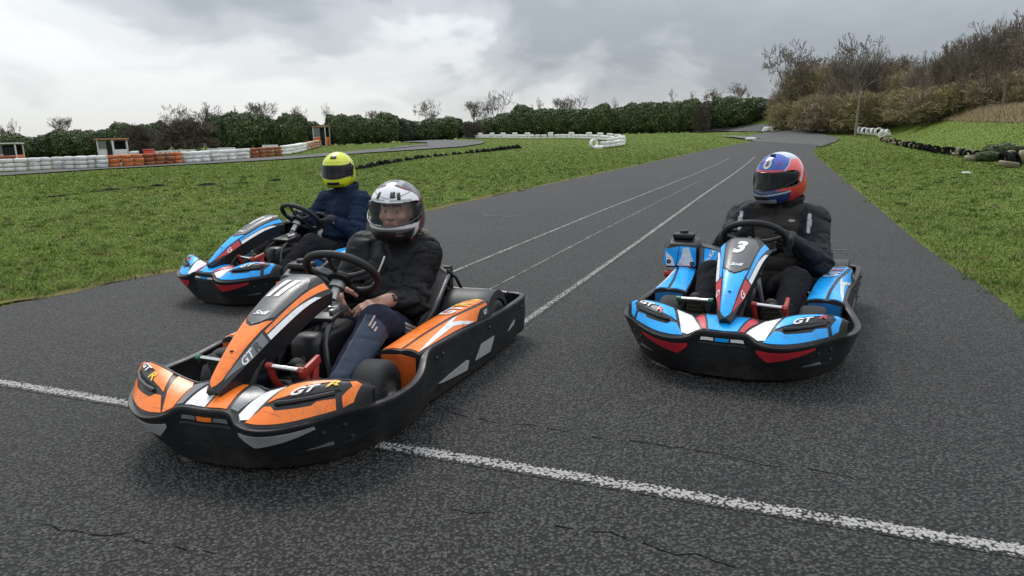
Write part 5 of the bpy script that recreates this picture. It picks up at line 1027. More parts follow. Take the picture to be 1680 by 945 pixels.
    # ---- pedals
    for s, mm, nm in ((-1, M['red_metal'], 'brake_pedal'), (1, M['frame'], 'throttle_pedal')):
        pe = empty(nm, (0, 0, 0)); pe.parent = K
        i_, o_ = (Vector((-.103, .715, .325)), Vector((-.235, .715, .318))) if s < 0 else (Vector((.092, .71, .325)), Vector((.254, .66, .312)))
        d = (o_ - i_).normalized(); MB().tube([i_, o_], .0095, 10).build('foot_bar', M['chrome'], pe)
        cap_m = M['red_metal'] if s < 0 else M['green_plastic']
        MB().tube([i_ - d * .012, i_ + d * .012], .013, 10).build('end_cap', cap_m, pe); MB().tube([o_ - d * .012, o_ + d * .012], .013, 10).build('end_cap', cap_m, pe)
        b = MB()
        if s < 0:
            b.tube([i_, i_ + Vector((-.005, -.015, -.06)), Vector((-.125, .66, .20)), Vector((-.14, .64, .08))], [.011, .012, .012, .014], 7, spline=3); b.box(o_ + Vector((-.005, -.045, .0)), (.018, .12, .034), rot=(R(-14), 0, 0), bev=.005); b.box(o_ + Vector((-.005, -.06, -.09)), (.012, .035, .19), rot=(R(12), 0, 0), bev=.004); b.box(o_ + Vector((-.005, -.025, -.09)), (.012, .02, .18), rot=(R(-6), 0, 0), bev=.004)
            b.box((-.13, .62, .09), (.10, .06, .03), bev=.006)
        else: b.tube([i_, i_ + Vector((.01, -.01, -.08)), Vector((.13, .66, .14)), Vector((.15, .64, .08))], [.009, .010, .010, .012], 7, spline=3); b.box(o_ + Vector((0, -.03, -.02)), (.012, .07, .03), bev=.004)
        b.build('arm', mm, pe)
    # ---- tank cover and console on the driver's right
    tcv = empty('side_console', (0, 0, 0)); tcv.parent = K
    def ring(y, x0, x1, z0, z1, cham=.03):
        return [(x0, y, z0 + .02), (x0, y, z1 - cham), (x0 + cham, y, z1), (x1 - cham * 1.6, y, z1 + .004), (x1 - .012, y, z1 - cham * 1.5), (x1, y, z0 + cham), (x1 - cham, y, z0)]
    R_ = [ring(-.225, .345, .545, .305, .425), ring(-.235, .335, .558, .295, .445), ring(-.30, .325, .565, .285, .468), ring(-.38, .325, .56, .285, .470), ring(-.44, .335, .545, .29, .45)]
    b = MB(); b.v = [p for r_ in R_ for p in r_]; m7 = 7
    for i in range(len(R_) - 1):
        for j in range(m7): b.f.append((i * m7 + j, i * m7 + (j + 1) % m7, (i + 1) * m7 + (j + 1) % m7, (i + 1) * m7 + j))
    b.f += [tuple(range(m7))[::-1], tuple((len(R_) - 1) * m7 + j for j in range(m7))]
    tb = b.build('tank_cover', M['plastic_smooth'], tcv, ang=40); bv = tb.modifiers.new('bevel', 'BEVEL'); bv.width = .006; bv.segments = 2
    ffc = lambda u, v: (u, -.2245 - max(0, v - .425) * 1.0 - .10 * max(0, v - .445), v)
    patch('decal_panel', [[(.545, .315), (.552, .33), (.540, .415), (.455, .428), (.470, .315)]], ffc, mainc, tb, .05, .03, .004, -1)
    patch('decal_panel', [[(.530, .31), (.536, .40), (.492, .36), (.478, .31)]], ffc, white, tb, .05, .03, .006, -1)
    patch('decal_panel', [[(.466, .312), (.45, .428), (.40, .428), (.352, .425), (.350, .315)]], ffc, mainc, tb, .05, .03, .004, -1)
    patch('decal_panel', [[(.462, .314), (.44, .36), (.43, .42), (.395, .425), (.36, .33), (.36, .314)]], ffc, white, tb, .05, .03, .006, -1)
    for x, z in ((.515, .335), (.372, .328)): MB().lathe([(.004, .006), (.013, .006), (.015, 0)], (x, -.222, z), 12, 'Z', Matrix.Rotation(R(-90), 3, 'X')).build('bolt', M['hut_dark'], tb)
    b = MB(); b.box((.445, -.315, .487), (.125, .085, .032), bev=.010); b.lathe([(.026, .0), (.026, .014), (.022, .018), (.0005, .018)], (.445, -.315, .503), 14); b.build('tank_cap', M['plastic'], tcv)
    # console running inboard to the nose
    Q0 = [(.335, -.24, .30), (.335, -.24, .44), (.335, -.27, .455)]; Q1 = [(.25, -.05, .335), (.235, -.05, .455), (.22, -.09, .462)]; Q2 = [(.165, .13, .40), (.15, .14, .475), (.135, .10, .482)]
    def con(a, k):
        L3 = [Q0, Q1, Q2]; i = min(int(a * 2), 1); f_ = a * 2 - i; P0 = np.array(L3[i]); P1 = np.array(L3[i + 1]); P = P0 + (P1 - P0) * f_; j = min(int(k), 1); return tuple(P[j] + (P[j + 1] - P[j]) * (k - j))
    b = MB(); b.grid(con, linspace(0, 1, 9), [0, .5, 1, 1.3, 2]); cs = b.build('console', M['plastic_smooth'], tcv, ang=40); md = cs.modifiers.new('thickness', 'SOLIDIFY'); md.thickness = .008; md.offset = 0
    patch('decal_panel', [[(.03, .05), (.30, .1), (.26, .95), (.06, .95)]], con, M['plate'], cs, .12, .25, .007, 1)
    patch('decal_panel', [[(.33, .1), (.97, .1), (.97, .95), (.29, .95)]], con, mainc, cs, .12, .25, .007, 1)
    if st['main'] == 'blue':
        lettering('lettering', 'GO-KA', con, white, cs, (.60, .52), (-.03, .20) if False else (.09, .22), (-.20, .12), .010, 1, 0, .03, .12, .25)
    MB().box((.425, -.30, .235), (.13, .13, .11), bev=.01).build('tank_stand', M['plastic_smooth'], tcv); MB().box((.50, -.20, .262), (.07, .05, .04), bev=.012).build('fuel_filter', M['red_metal'], tcv)
    # ---- engine, exhaust, seat stays behind
    b = MB(); b.box((.255, -.60, .20), (.13, .24, .20), bev=.02)
    for k in range(6): b.box((.255, -.52 - .028 * k, .325), (.12, .010, .05), bev=.003)
    b.build('engine_block', M['frame'], K, ang=50)
    MB().tube([(.20, -.55, .27), (.05, -.86, .25), (-.15, -.90, .22)], [.02, .035, .035], 10, spline=4).build('exhaust', M['alloy'], K)
    b = MB(); b.box((-.13, -.80, .335), (.10, .05, .17), bev=.006); b.box((-.13, -.772, .335), (.075, .01, .13), bev=.003); b.build('electrics_box', M['plastic'], K)
    b = MB()
    for s in (-1, 1): b.tube([(s * .205, -.62, .36), (s * .27, -.70, .22), (s * .30, -.76, .11)], .010, 7); b.tube([(s * .20, -.52, .25), (s * .28, -.56, .10)], .009, 7)
    b.tube([(-.20, -.70, .41), (-.18, -.86, .34), (-.20, -.93, .23)], .009, 7); b.tube([(-.08, -.83, .41), (-.02, -.95, .26)], .008, 6); b.tube([(-.19, -.76, .40), (.19, -.76, .40)], .010, 7); b.build('seat_stay', M['frame'], K)
    MB().tube([(-.46, -.93, .245), (-.3, -.955, .25), (.3, -.955, .25), (.46, -.93, .245)], .013, 8, spline=3).build('rear_hoop', M['frame'], K)
    return K
KP = {'O': ((-.751, 3.087), -107.9), 'R': ((1.341, 3.815), -116.0), 'L': ((-1.641, 5.541), -121.5)}
ST_O = dict(main='orange', insert='silver', sliver='grey', letter='yellow', nose_side='grey', side_text='GTR', number=[('1', .24), ('1', -.12)], patched=True, steer=4)
ST_B = dict(main='blue', insert='red', sliver='red', letter='red', nose_side='red', side_text='G', number=[('3', .05)], patched=False, steer=0)
ST_L = dict(ST_B, number=[('1', .05)], steer=-8)
kart('go_kart', *KP['O'], ST_O, 'orange and white go-kart number 11, nearest, crossing the white start line')
kart('go_kart', *KP['R'], ST_B, 'blue and white go-kart number 3 with red flashes on the right')
KL = kart('go_kart', *KP['L'], ST_L, 'blue go-kart farthest left, half hidden behind the orange kart by the grass')
# ================================================================== DRIVERS
def vnoise(P, sc_, seed=0):
    """smooth value noise in [-1, 1]"""
    Q = P * sc_; I = np.floor(Q).astype(np.int64); f = Q - I; f = f * f * (3 - 2 * f)
    def h(x, y, z):
        n = (x * 374761393 + y * 668265263 + z * 2147483647 + seed * 974711) & 0xffffffff; n = ((n ^ (n >> 13)) * 1274126177) & 0xffffffff; return ((n ^ (n >> 16)) & 0xffff) / 32767.5 - 1
    r = 0
    for a in (0, 1):
        for b in (0, 1):
            for c in (0, 1):
                wgt = (f[:, 0] if a else 1 - f[:, 0]) * (f[:, 1] if b else 1 - f[:, 1]) * (f[:, 2] if c else 1 - f[:, 2]); r = r + wgt * h(I[:, 0] + a, I[:, 1] + b, I[:, 2] + c)
    return r
def V3(*a): return np.array(a, float)
class SDF:
    """list of rounded cones and ellipsoids blended together"""
    def __init__(s): s.p = []
    def cone(s, a, b, ra, rb, k=.03): s.p.append(('c', np.array(a, float), np.array(b, float), ra, rb, k)); return s
    def chain(s, pts, rs, k=.03):
        for a, b, ra, rb in zip(pts[:-1], pts[1:], rs[:-1], rs[1:]): s.cone(a, b, ra, rb, k)
        return s
    def ell(s, c, r, k=.03, rot=None): s.p.append(('e', np.array(c, float), np.array(r, float), None if rot is None else np.array(rot), 0, k)); return s
    def __call__(s, P):
        d = None
        for q in s.p:
            if q[0] == 'c':
                a, b, ra, rb = q[1:5]; ab = b - a; L2 = ab @ ab + 1e-12; t = np.clip((P - a) @ ab / L2, 0, 1); e = np.linalg.norm(P - a - t[:, None] * ab, axis=1) - (ra + (rb - ra) * t)
            else:
                X = P - q[1]
                if q[3] is not None: X = X @ q[3]
                r = q[2]; k0 = np.linalg.norm(X / r, axis=1); k1 = np.linalg.norm(X / (r * r), axis=1); e = k0 * (k0 - 1) / (k1 + 1e-9)
            if d is None: d = e
            else:
                k = q[5]; h = np.maximum(k - np.abs(d - e), 0) / k; d = np.minimum(d, e) - h * h * k * .25
        return d
def surfnet(fn, lo, hi, h):
    """dual mesh of a distance function, evaluated only near its surface"""
    lo = np.array(lo, float); n = np.ceil((np.array(hi) - lo) / h / 4).astype(int) * 4 + 4; nb = n // 4
    cx = [(np.arange(nb[i]) * 4 + 1.5) * h + lo[i] for i in range(3)]; C = np.stack(np.meshgrid(*cx, indexing='ij'), -1).reshape(-1, 3)
    dc = fn(C).reshape(nb); act = np.abs(dc) < h * 4.6
    F = np.repeat(np.repeat(np.repeat(np.where(dc < 0, -1., 1.), 4, 0), 4, 1), 4, 2); A = np.repeat(np.repeat(np.repeat(act, 4, 0), 4, 1), 4, 2)
    idx = np.argwhere(A); F[A] = fn(idx * h + lo)
    F[0] = F[-1] = 1; F[:, 0] = F[:, -1] = 1; F[:, :, 0] = F[:, :, -1] = 1
    S = F < 0; cnt = np.zeros(np.array(F.shape) - 1, np.int8)
    for dx in (0, 1):
        for dy in (0, 1):
            for dz in (0, 1): cnt += S[dx:F.shape[0] - 1 + dx, dy:F.shape[1] - 1 + dy, dz:F.shape[2] - 1 + dz]
    cells = np.argwhere((cnt > 0) & (cnt < 8)); vid = np.full(cnt.shape, -1, np.int64); vid[tuple(cells.T)] = np.arange(len(cells))
    acc = np.zeros((len(cells), 3)); num = np.zeros(len(cells)); off = np.array([(a, b, c) for a in (0, 1) for b in (0, 1) for c in (0, 1)])
    for o0 in off:
        for ax in range(3):
            if o0[ax]: continue
            o1 = o0.copy(); o1[ax] = 1; f0 = F[tuple((cells + o0).T)]; f1 = F[tuple((cells + o1).T)]; m_ = (f0 < 0) != (f1 < 0); t = np.where(m_, f0 / (f0 - f1 + 1e-12), 0)
            p = o0 + t[:, None] * (o1 - o0); acc[m_] += p[m_]; num[m_] += 1
    V = (cells + acc / num[:, None]) * h + lo; Q = []
    for ax in range(3):
        a, b = [(1, 2), (2, 0), (0, 1)][ax]; sl0 = [slice(None)] * 3; sl1 = [slice(None)] * 3; sl0[ax] = slice(0, -1); sl1[ax] = slice(1, None)
        d = S[tuple(sl0)] != S[tuple(sl1)]; E_ = np.argwhere(d); E_ = E_[(E_[:, a] > 0) & (E_[:, b] > 0)]; ea = np.zeros(3, int); ea[a] = 1; eb = np.zeros(3, int); eb[b] = 1
        q = np.stack([vid[tuple((E_ - ea - eb).T)], vid[tuple((E_ - eb).T)], vid[tuple(E_.T)], vid[tuple((E_ - ea).T)]], 1); fl = ~S[tuple(E_.T)]; q[fl] = q[fl][:, ::-1]; Q.append(q[(q >= 0).all(1)])
    return V, np.concatenate(Q)
def sdf_obj(name, fn, lo, hi, h, m, parent, off, color=None, relax=1):
    V, Q = surfnet(fn, lo, hi, h)
    for _ in range(relax):
        acc = np.zeros_like(V); num = np.zeros(len(V))
        for i in range(4):
            a, b = Q[:, i], Q[:, (i + 1) % 4]; np.add.at(acc, a, V[b]); np.add.at(num, a, 1); np.add.at(acc, b, V[a]); np.add.at(num, b, 1)
        V = V * .5 + .5 * acc / np.maximum(num, 1)[:, None]
    cols = color(V) if color else None
    me = fast_mesh(name, V - np.array(off), Q, cols); finish(me, True, 180); return link(name, me, m, parent)
def unit(v): v = np.array(v, float); return v / np.linalg.norm(v)
def hand(S, W, f, n, curl, side, thumb=0.5, spread=.10, grow=0.0):
    """wrist W, fingers point along f, palm faces n; side = +1 puts the thumb on the f x n side"""
    f = unit(f); n = unit(n - f * (np.array(n) @ f)); t = np.cross(f, n) * side; g = grow; W = np.array(W, float)
    S.cone(W - f * .02, W + f * .02, .026 + g, .027 + g, .02)
    for o in (-.027, -.009, .010, .028): S.cone(W + f * .018 + t * o * .7, W + f * .082 + t * o, .017 + g, .0135 + g, .014)
    for i, (o, L) in enumerate(((.030, .92), (.0105, 1.0), (-.0095, .95), (-.028, .76))):
        p = W + f * .086 + t * o - n * .002; a = 0.0; c = curl[i] if hasattr(curl, '__len__') else curl; sp = o / .03 * spread
        for j, (ln, r_) in enumerate(((.043, .0098), (.027, .0090), (.020, .0080))):
            a += c * (0.85, 1.15, .8)[j]; d = unit(f * math.cos(a) + n * math.sin(a) + t * sp * math.cos(a)); q = p + d * ln * L; S.cone(p, q, r_ + g, r_ * .93 + g, .006 if j else .012); p = q
    p = W + f * .028 + t * .026 + n * .006; d = unit(f * .55 + t * .75 + n * (.25 + thumb * .3))
    for j, (ln, r_) in enumerate(((.040, .0135), (.030, .0112), (.024, .0098))):
        q = p + d * ln; S.cone(p, q, r_ + g, r_ * .9 + g, .012); p = q; d = unit(d + f * .25 + n * thumb * .6 - t * .28 * thumb)
M['skin'] = mat('skin', (0, 0, 0), .5, .35, attr='paint', bump=.03, bs=90); M['cloth'] = mat('woven_cloth', (0, 0, 0), .9, .10, attr='paint', bump=.12, bs=160, var=.12, vs_=20, wrinkle=.35); M['shiny_cloth'] = mat('nylon_shell', (0, 0, 0), .58, .18, attr='paint', bump=.10, bs=110, var=.15, vs_=12, wrinkle=.45)
M['leather'] = mat('black_glove', (.012, .012, .013), .6, .35, bump=.15, bs=120, var=.2); M['shoe'] = mat('shoe_upper', (.020, .019, .018), .7, .3, dust=.6, dust_col=(.05, .045, .04), ds=20, bump=.1); M['sole'] = mat('shoe_sole', (.055, .047, .038), .8, .2, dust=.7, dust_col=(.02, .018, .016), ds=30, bump=.3, bs=50)
M['helmet'] = mat('helmet_paint', (0, 0, 0), .18, .5, attr='paint', coat=.5, rvar=.06); M['eye'] = mat('eye_white', (.40, .38, .36), .2, .5); M['iris'] = mat('eye_iris', (.035, .024, .017), .15, .5); M['lining'] = mat('helmet_lining', (.012, .012, .013), .9, .2)
def visor_mat(name, col, alpha, rough=.06):
    m = mat(name, col, rough, .6); b = m.node_tree.nodes['Principled BSDF']; b.inputs['Alpha'].default_value = alpha; b.inputs['Specular IOR Level'].default_value = .35; return m
M['visor_clear'] = visor_mat('clear_visor', (.16, .18, .19), .08); M['visor_dark'] = visor_mat('smoked_visor', (.006, .0065, .008), .70)
M['zip'] = mat('zip_metal', (.55, .55, .54), .35, .5, .6); M['watch'] = mat('watch_case', (.02, .02, .022), .25, .5); M['strap'] = mat('pale_strap', (.30, .31, .31), .6, .3); M['hood'] = mat('khaki_hood', (.14, .135, .105), .85, .2, bump=.1, bs=80, var=.2)

def frame(yaw, pitch=0.0, roll=0.0):
    return np.array(Matrix.Rotation(yaw, 3, 'Z') @ Matrix.Rotation(pitch, 3, 'X') @ Matrix.Rotation(roll, 3, 'Y'))
def helmet_fn(P):
    """shell in its own frame: Y face, Z up, X wearer's right"""
    x, y, z = P[:, 0], P[:, 1], P[:, 2]
    def el(c, r): X = (P - np.array(c)) / np.array(r); k0 = np.linalg.norm(X, axis=1); k1 = np.linalg.norm(X / np.array(r), axis=1); return k0 * (k0 - 1) / (k1 + 1e-9)
    def sm(a, b, k): h = np.maximum(k - np.abs(a - b), 0) / k; return np.minimum(a, b) - h * h * k * .25
    d = el((0, -.012, .022), (.131, .155, .135)); d = sm(d, el((0, .020, -.060), (.116, .142, .088)), .06); d = sm(d, el((0, .075, -.085), (.078, .088, .052)), .05); d = sm(d, el((0, -.06, -.05), (.118, .105, .09)), .05)
    bot = -.128 + .18 * np.clip(-y - .0, 0, .2) - .10 * np.clip(y, 0, .2) * 0 + .0
    d = np.maximum(d, bot - z)                              # flat cut at the neck
    return d
def port_fn(P, up=.060, low=-.050):
    """negative inside the eye port"""
    x, y, z = P[:, 0], P[:, 1], P[:, 2]; a = np.abs(x); zc = (up + low) / 2 + .05 * (a / .12) ** 2 * .2; hh = (up - low) / 2 * (1 - .30 * np.clip((.05 - y) / .10, 0, 1))
    q = np.abs(z - zc) - hh; return np.maximum(np.maximum(q, .012 - y), a - .16)
def helmet(parent, c, Fm, off, paint, visor, clear, vents, up=.060, low=-.050, dark_port=(.016, .016, .018)):
    fn = lambda P: np.maximum(np.maximum(helmet_fn(P), -(helmet_fn(P) + .012 + 0 * P[:, 0])), -np.maximum(port_fn(P, up, low), -(P[:, 1] - .0)))
    def fn(P):
        o = helmet_fn(P); inner = np.maximum(o + .020, -(P[:, 2] + .30)); X = np.array([0, -.004, -.02]); ins = o + .018
        d = np.maximum(o, -ins); d = np.maximum(d, -port_fn(P, up, low)); nk = np.linalg.norm((P - np.array([0, .0, -.15])) / np.array([.085, .10, .06]), axis=1); d = np.maximum(d, (1 - nk) * .06); return d
    V, Q = surfnet(fn, (-.15, -.185, -.15), (.15, .185, .175), .0032)
    acc = np.zeros_like(V); num = np.zeros(len(V))
    for i in range(4): a, b = Q[:, i], Q[:, (i + 1) % 4]; np.add.at(acc, a, V[b]); np.add.at(num, a, 1); np.add.at(acc, b, V[a]); np.add.at(num, b, 1)
    V = V * .5 + .5 * acc / np.maximum(num, 1)[:, None]
    o = helmet_fn(V); col = paint(V); inside = o < -.006; pf = port_fn(V, up, low); col[inside] = (.010, .010, .011); col[(np.abs(pf) < .0055) & ~inside] = dark_port; col[V[:, 2] < -.122] = (.012, .012, .013)
    W = V @ Fm.T + np.array(c) - np.array(off); me = fast_mesh('helmet', W, Q, col); finish(me, True, 180); h = link('helmet', me, M['helmet'], parent)
    # visor: a curved strip a little outside the shell
    def ray(az, z):
        lo_, hi_ = .05, .25; d = np.array([math.sin(az), math.cos(az), 0.0])
        for _ in range(22):
            m_ = (lo_ + hi_) / 2; v = helmet_fn((d * m_ + np.array([0, 0, z]))[None])[0]
            if v < 0: lo_ = m_
            else: hi_ = m_
        return d * hi_ + np.array([0, 0, z])
    def put(p): return tuple(Fm @ np.array(p) + np.array(c) - np.array(off))
    def vis(az, t, o_=.004):
        k = abs(az) / 1.5; z0, z1 = low - .006 + .060 * k ** 1.8, up + .010 - .012 * k ** 2; z = z0 + (z1 - z0) * t; p = ray(az, z); d = np.array([math.sin(az), math.cos(az), .15]); return put(p + d * o_ * (1 + .5 * (1 - k)))
    b = MB(); azs = linspace(-1.45, 1.45, 45); ts = linspace(0, 1, 12); b.grid(vis, azs, ts); v = b.build('visor', M['visor_clear' if clear else 'visor_dark'], h, ang=180)
    md = v.modifiers.new('thickness', 'SOLIDIFY'); md.thickness = .002; md.offset = 1
    MB().tube([vis(a_, 0, .006) for a_ in azs], .0028, 6).build('visor_edge', M['trim'] if clear else M['plastic_smooth'], v)
    for s in (-1, 1): MB().lathe([(.0005, .006), (.020, .005), (.024, 0), (.024, -.010)], put(ray(s * 1.42, (up + low) / 2 + .028)), 18, 'Z', (Matrix(Fm.tolist()) @ Vector((s, .12, 0))).to_track_quat('Z', 'Y').to_matrix()).build('visor_pivot', M['plastic_smooth'], h)
    for (az, z, w_, hh, nm) in vents:
        b = MB(); b.grid(lambda a_, t: put(ray(az + a_, z + t) + np.array([math.sin(az), math.cos(az), .4]) * (.0045 * (1 - abs(a_) / w_ * .5))), linspace(-w_, w_, 7), linspace(-hh, hh, 5)); vv = b.build(nm, M['plastic_smooth'], h, ang=180); md = vv.modifiers.new('thickness', 'SOLIDIFY'); md.thickness = .006; md.offset = -1
    return h, ray, put
def head_sdf(S, c, Fm, k=.02):
    q = lambda x, y, z: Fm @ np.array([x, y, z]) + np.array(c)
    S.ell(q(0, -.012, .03), (.076, .096, .098), .03, Fm); S.ell(q(0, .030, -.035), (.060, .064, .075), .04, Fm); S.ell(q(0, .050, -.080), (.034, .038, .028), .03, Fm)
    S.cone(q(0, .092, .018), q(0, .112, -.014), .009, .014, .016); S.ell(q(.012, .102, -.016), (.008, .010, .008), .01, Fm); S.ell(q(-.012, .102, -.016), (.008, .010, .008), .01, Fm)
    S.cone(q(-.045, .078, .034), q(-.014, .090, .032), .008, .008, .016); S.cone(q(.045, .078, .034), q(.014, .090, .032), .008, .008, .016)
    for s in (-1, 1): S.ell(q(s * .044, .066, -.016), (.022, .020, .018), .02, Fm); S.ell(q(s * .078, -.008, .0), (.010, .022, .032), .012, Fm)
    for s in (-1, 1): S.cone(q(s * .044, .074, .024), q(s * .020, .083, .024), .0062, .0062, .006); S.cone(q(s * .043, .075, .003), q(s * .020, .083, .003), .0060, .0060, .006)
    S.cone(q(-.020, .094, -.046), q(.020, .094, -.046), .0065, .0065, .01); S.cone(q(-.017, .091, -.055), q(.017, .091, -.055), .0075, .0075, .01)
def rot_to(P, c, Fm): return (P - np.array(c)) @ Fm

def driver(kp, st):
    (kx, ky), hd = kp; yaw = R(hd - 90); hip = V3(*st['hip']); m4 = Matrix.Rotation(yaw, 3, 'Z'); wl = m4 @ Vector(hip)
    D = empty('person', (kx + wl.x, ky + wl.y, wl.z), yaw, st['label'], 'person', 'drivers in their karts'); off = hip
    J = {k: V3(*v) for k, v in st['J'].items()}; Fm = frame(R(st['yaw']), R(st.get('pitch', 0)), R(st.get('tilt', 0))); hc = V3(*st['head']); seed = st['seed']
    # --- body: one continuous skin mesh, head to feet
    S = SDF(); head_sdf(S, hc + Fm @ V3(0, -.006, -.002), Fm)
    nb = J['neck']; S.cone(hc + Fm @ V3(0, -.03, -.06), nb, .056, .062, .03)
    pel = hip; ch = J['chest']; S.ell(ch, (.150, .095, .15), .08, frame(0, R(-14))); S.ell((pel + ch) / 2, (.130, .095, .13), .08); S.ell(pel + V3(0, .01, .01), (.150, .11, .085), .06)
    for s, t in (('L', -1), ('R', 1)):
        S.cone(nb + V3(0, 0, -.03), J['sh' + s], .055, .058, .05); S.chain([J['sh' + s], J['el' + s], J['wr' + s]], [.054, .042, .026], .03)
        S.chain([J['hp' + s], J['kn' + s], J['an' + s]], [.080, .058, .040], .04); S.chain([J['an' + s], (J['an' + s] * .45 + V3(*st['heel' + s]) * .25 + J['to' + s] * .30)], [.034, .022], .03)
        hp = st['hand' + s]; hand(S, J['wr' + s], V3(*hp['f']), V3(*hp['n']), hp['curl'], hp['side'], hp.get('thumb', .5))
    sk = np.array([.40, .215, .15]) * st.get('skin', 1.0)
    def skincol(V):
        L = rot_to(V, hc, Fm); c = np.tile(sk, (len(V), 1)); m_ = (np.abs(L[:, 0]) < .024) & (np.abs(L[:, 2] + .052) < .009) & (L[:, 1] > .07); c[m_] = (.36, .12, .10)
        for s in (-1, 1):
            br = (np.abs(L[:, 0] - s * .030) < .019) & (np.abs(L[:, 2] - .038 - .05 * (.03 - abs(0))) < .0045) & (L[:, 1] > .06); c[br] = (.07, .04, .025)
        c[(L[:, 2] > .055)] = (.05, .03, .02); r_ = vnoise(V, 30, 3)[:, None]; return c * (1 + .10 * r_)
    pts = np.array(list(J.values()) + [hc]); lo = pts.min(0) - .18; hi = pts.max(0) + .18
    sdf_obj('body', S, lo, hi, .0052 if st['bare'] else .0085, M['skin'], D, off, skincol, 1)
    for s in (-1, 1):
        e = Fm @ V3(s * .031, .0735, .013) + hc - off; MB().lathe([(.0005, -.0118)] + [(.0118 * math.sin(a_), -.0118 * math.cos(a_)) for a_ in linspace(.2, 2.95, 9)] + [(.0005, .0118)], tuple(e), 12).build('eye', M['eye'], D)
        g = Fm @ V3(s * .031 + st.get('gaze', 0), .0838, .013) + hc - off; MB().lathe([(.0005, .0022), (.0045, .0018), (.006, 0)], tuple(g), 12, 'Z', (Matrix(Fm.tolist()) @ Vector((0, 1, 0))).to_track_quat('Z', 'Y').to_matrix()).build('iris', M['iris'], D)
    # --- jacket
    T = SDF(); b_ = st.get('bulk', 0.0)
    T.ell(ch + V3(0, .0, .0), (.178 + b_, .122 + b_, .165), .09, frame(0, R(-14))); T.ell((pel + ch) / 2 + V3(0, .0, .0), (.158 + b_, .122 + b_, .135), .09); T.ell(pel + V3(0, -.015, .05), (.158 + b_, .122, .070), .06)
    T.chain([nb + V3(0, .0, -.05), nb + V3(0, .005, .012)], [.085, .066], .05)
    for s, t in (('L', -1), ('R', 1)):
        T.cone(nb + V3(t * .03, 0, -.035), J['sh' + s] + V3(0, 0, .004), .068, .080 + b_ * .7, .06)
        el = J['el' + s]; w = J['wr' + s] + (J['el' + s] - J['wr' + s]) * st.get('sleeve', .22); T.chain([J['sh' + s], el, w], [.080 + b_ * .7, .064 + b_ * .6, .043 + b_ * .3], .045)
    folds = st.get('folds', 1.0); quilt = st.get('quilt')
    def jk(P):
        d = T(P); near = np.abs(d) < .06
        if near.any():
            Q = P[near]; e = np.zeros(len(Q))
            for s in ('L', 'R'):
                a, b, c = J['sh' + s], J['el' + s], J['wr' + s]
                for p0, p1, f0 in ((a, b, 46), (b, c, 52)):
                    ax = unit(p1 - p0); L_ = np.linalg.norm(p1 - p0); t = (Q - p0) @ ax; rd = np.linalg.norm(Q - p0 - t[:, None] * ax, axis=1); wgt = np.exp(-np.clip(rd - .085, 0, 1) ** 2 / .0008) * ((t > -.02) & (t < L_ + .03))
                    ph = vnoise(Q, 9, seed) * 2.6 + Q[:, 0] * 20; cre = np.sin(t * f0 * 2.0 + ph); e += wgt * .0042 * np.sign(cre) * np.abs(cre) ** .7 * np.exp(-((t - L_ * (1 if p0 is a else 0)) / .13) ** 2 * .8)
            e += .0030 * vnoise(Q * V3(1, 1, .45), 17, seed + 1) + .0022 * vnoise(Q * V3(1, 1, 1.8), 31, seed + 2) + .006 * np.exp(-((Q[:, 2] - pel[2] - .10) / .10) ** 2) * np.sin(Q[:, 2] * 95 + 3 * vnoise(Q, 6, seed + 4))
            for q_, k_, a_ in ((Q @ frame(.5, .6), V3(.5, 1, 1.6), .0105), (Q @ frame(-.7, .3), V3(1.5, .6, 1), .0085)):
                cz = 1 - np.abs(vnoise(q_ * k_, 9, seed + 11)); e += -a_ * cz ** 9 + a_ * .30 * cz ** 2
            e *= folds
            if quilt: e += quilt(Q)
            d[near] -= e
        return d
    lo = np.minimum.reduce([J['elL'], J['elR'], J['wrL'], J['wrR'], pel, ch]) - .19; hi = np.maximum.reduce([J['shL'], J['shR'], nb, J['wrL'], J['wrR'], J['elL'], J['elR']]) + .14
    sdf_obj('jacket', jk, lo, hi, .0062, M[st.get('jacket_mat', 'shiny_cloth')], D, off, st['jacket'](J, hip), 1)
    # collar round the neck
    co = MB(); Nn_ = unit(hc + Fm @ V3(0, -.03, -.06) - nb); cr_ = st.get('collar', .085)
    def cl(a, t): r_ = cr_ * (1.10 + .16 * t) * (1 + .04 * math.sin(3 * a + seed)); p = nb + V3(math.sin(a) * r_, math.cos(a) * r_ * .92 - .006 + .0, -.030 + t * .085 - .016 * math.cos(a)); return tuple(p - off)
    an = linspace(.22, 2 * math.pi - .22, 33); co.grid(cl, an, linspace(0, 1, 6)); c_ = co.build('collar', st['collar_mat'], D, ang=180); md = c_.modifiers.new('thickness', 'SOLIDIFY'); md.thickness = .009
    # --- trousers
    U = SDF(); U.ell(pel + V3(0, .0, -.002), (.165, .125, .098), .06)
    for s, t in (('L', -1), ('R', 1)):
        U.chain([J['hp' + s], J['kn' + s]], [.096, .074], .05); U.chain([J['kn' + s], J['an' + s] + (J['kn' + s] - J['an' + s]) * .06], [.072, .053 + st.get('flare', 0)], .035)
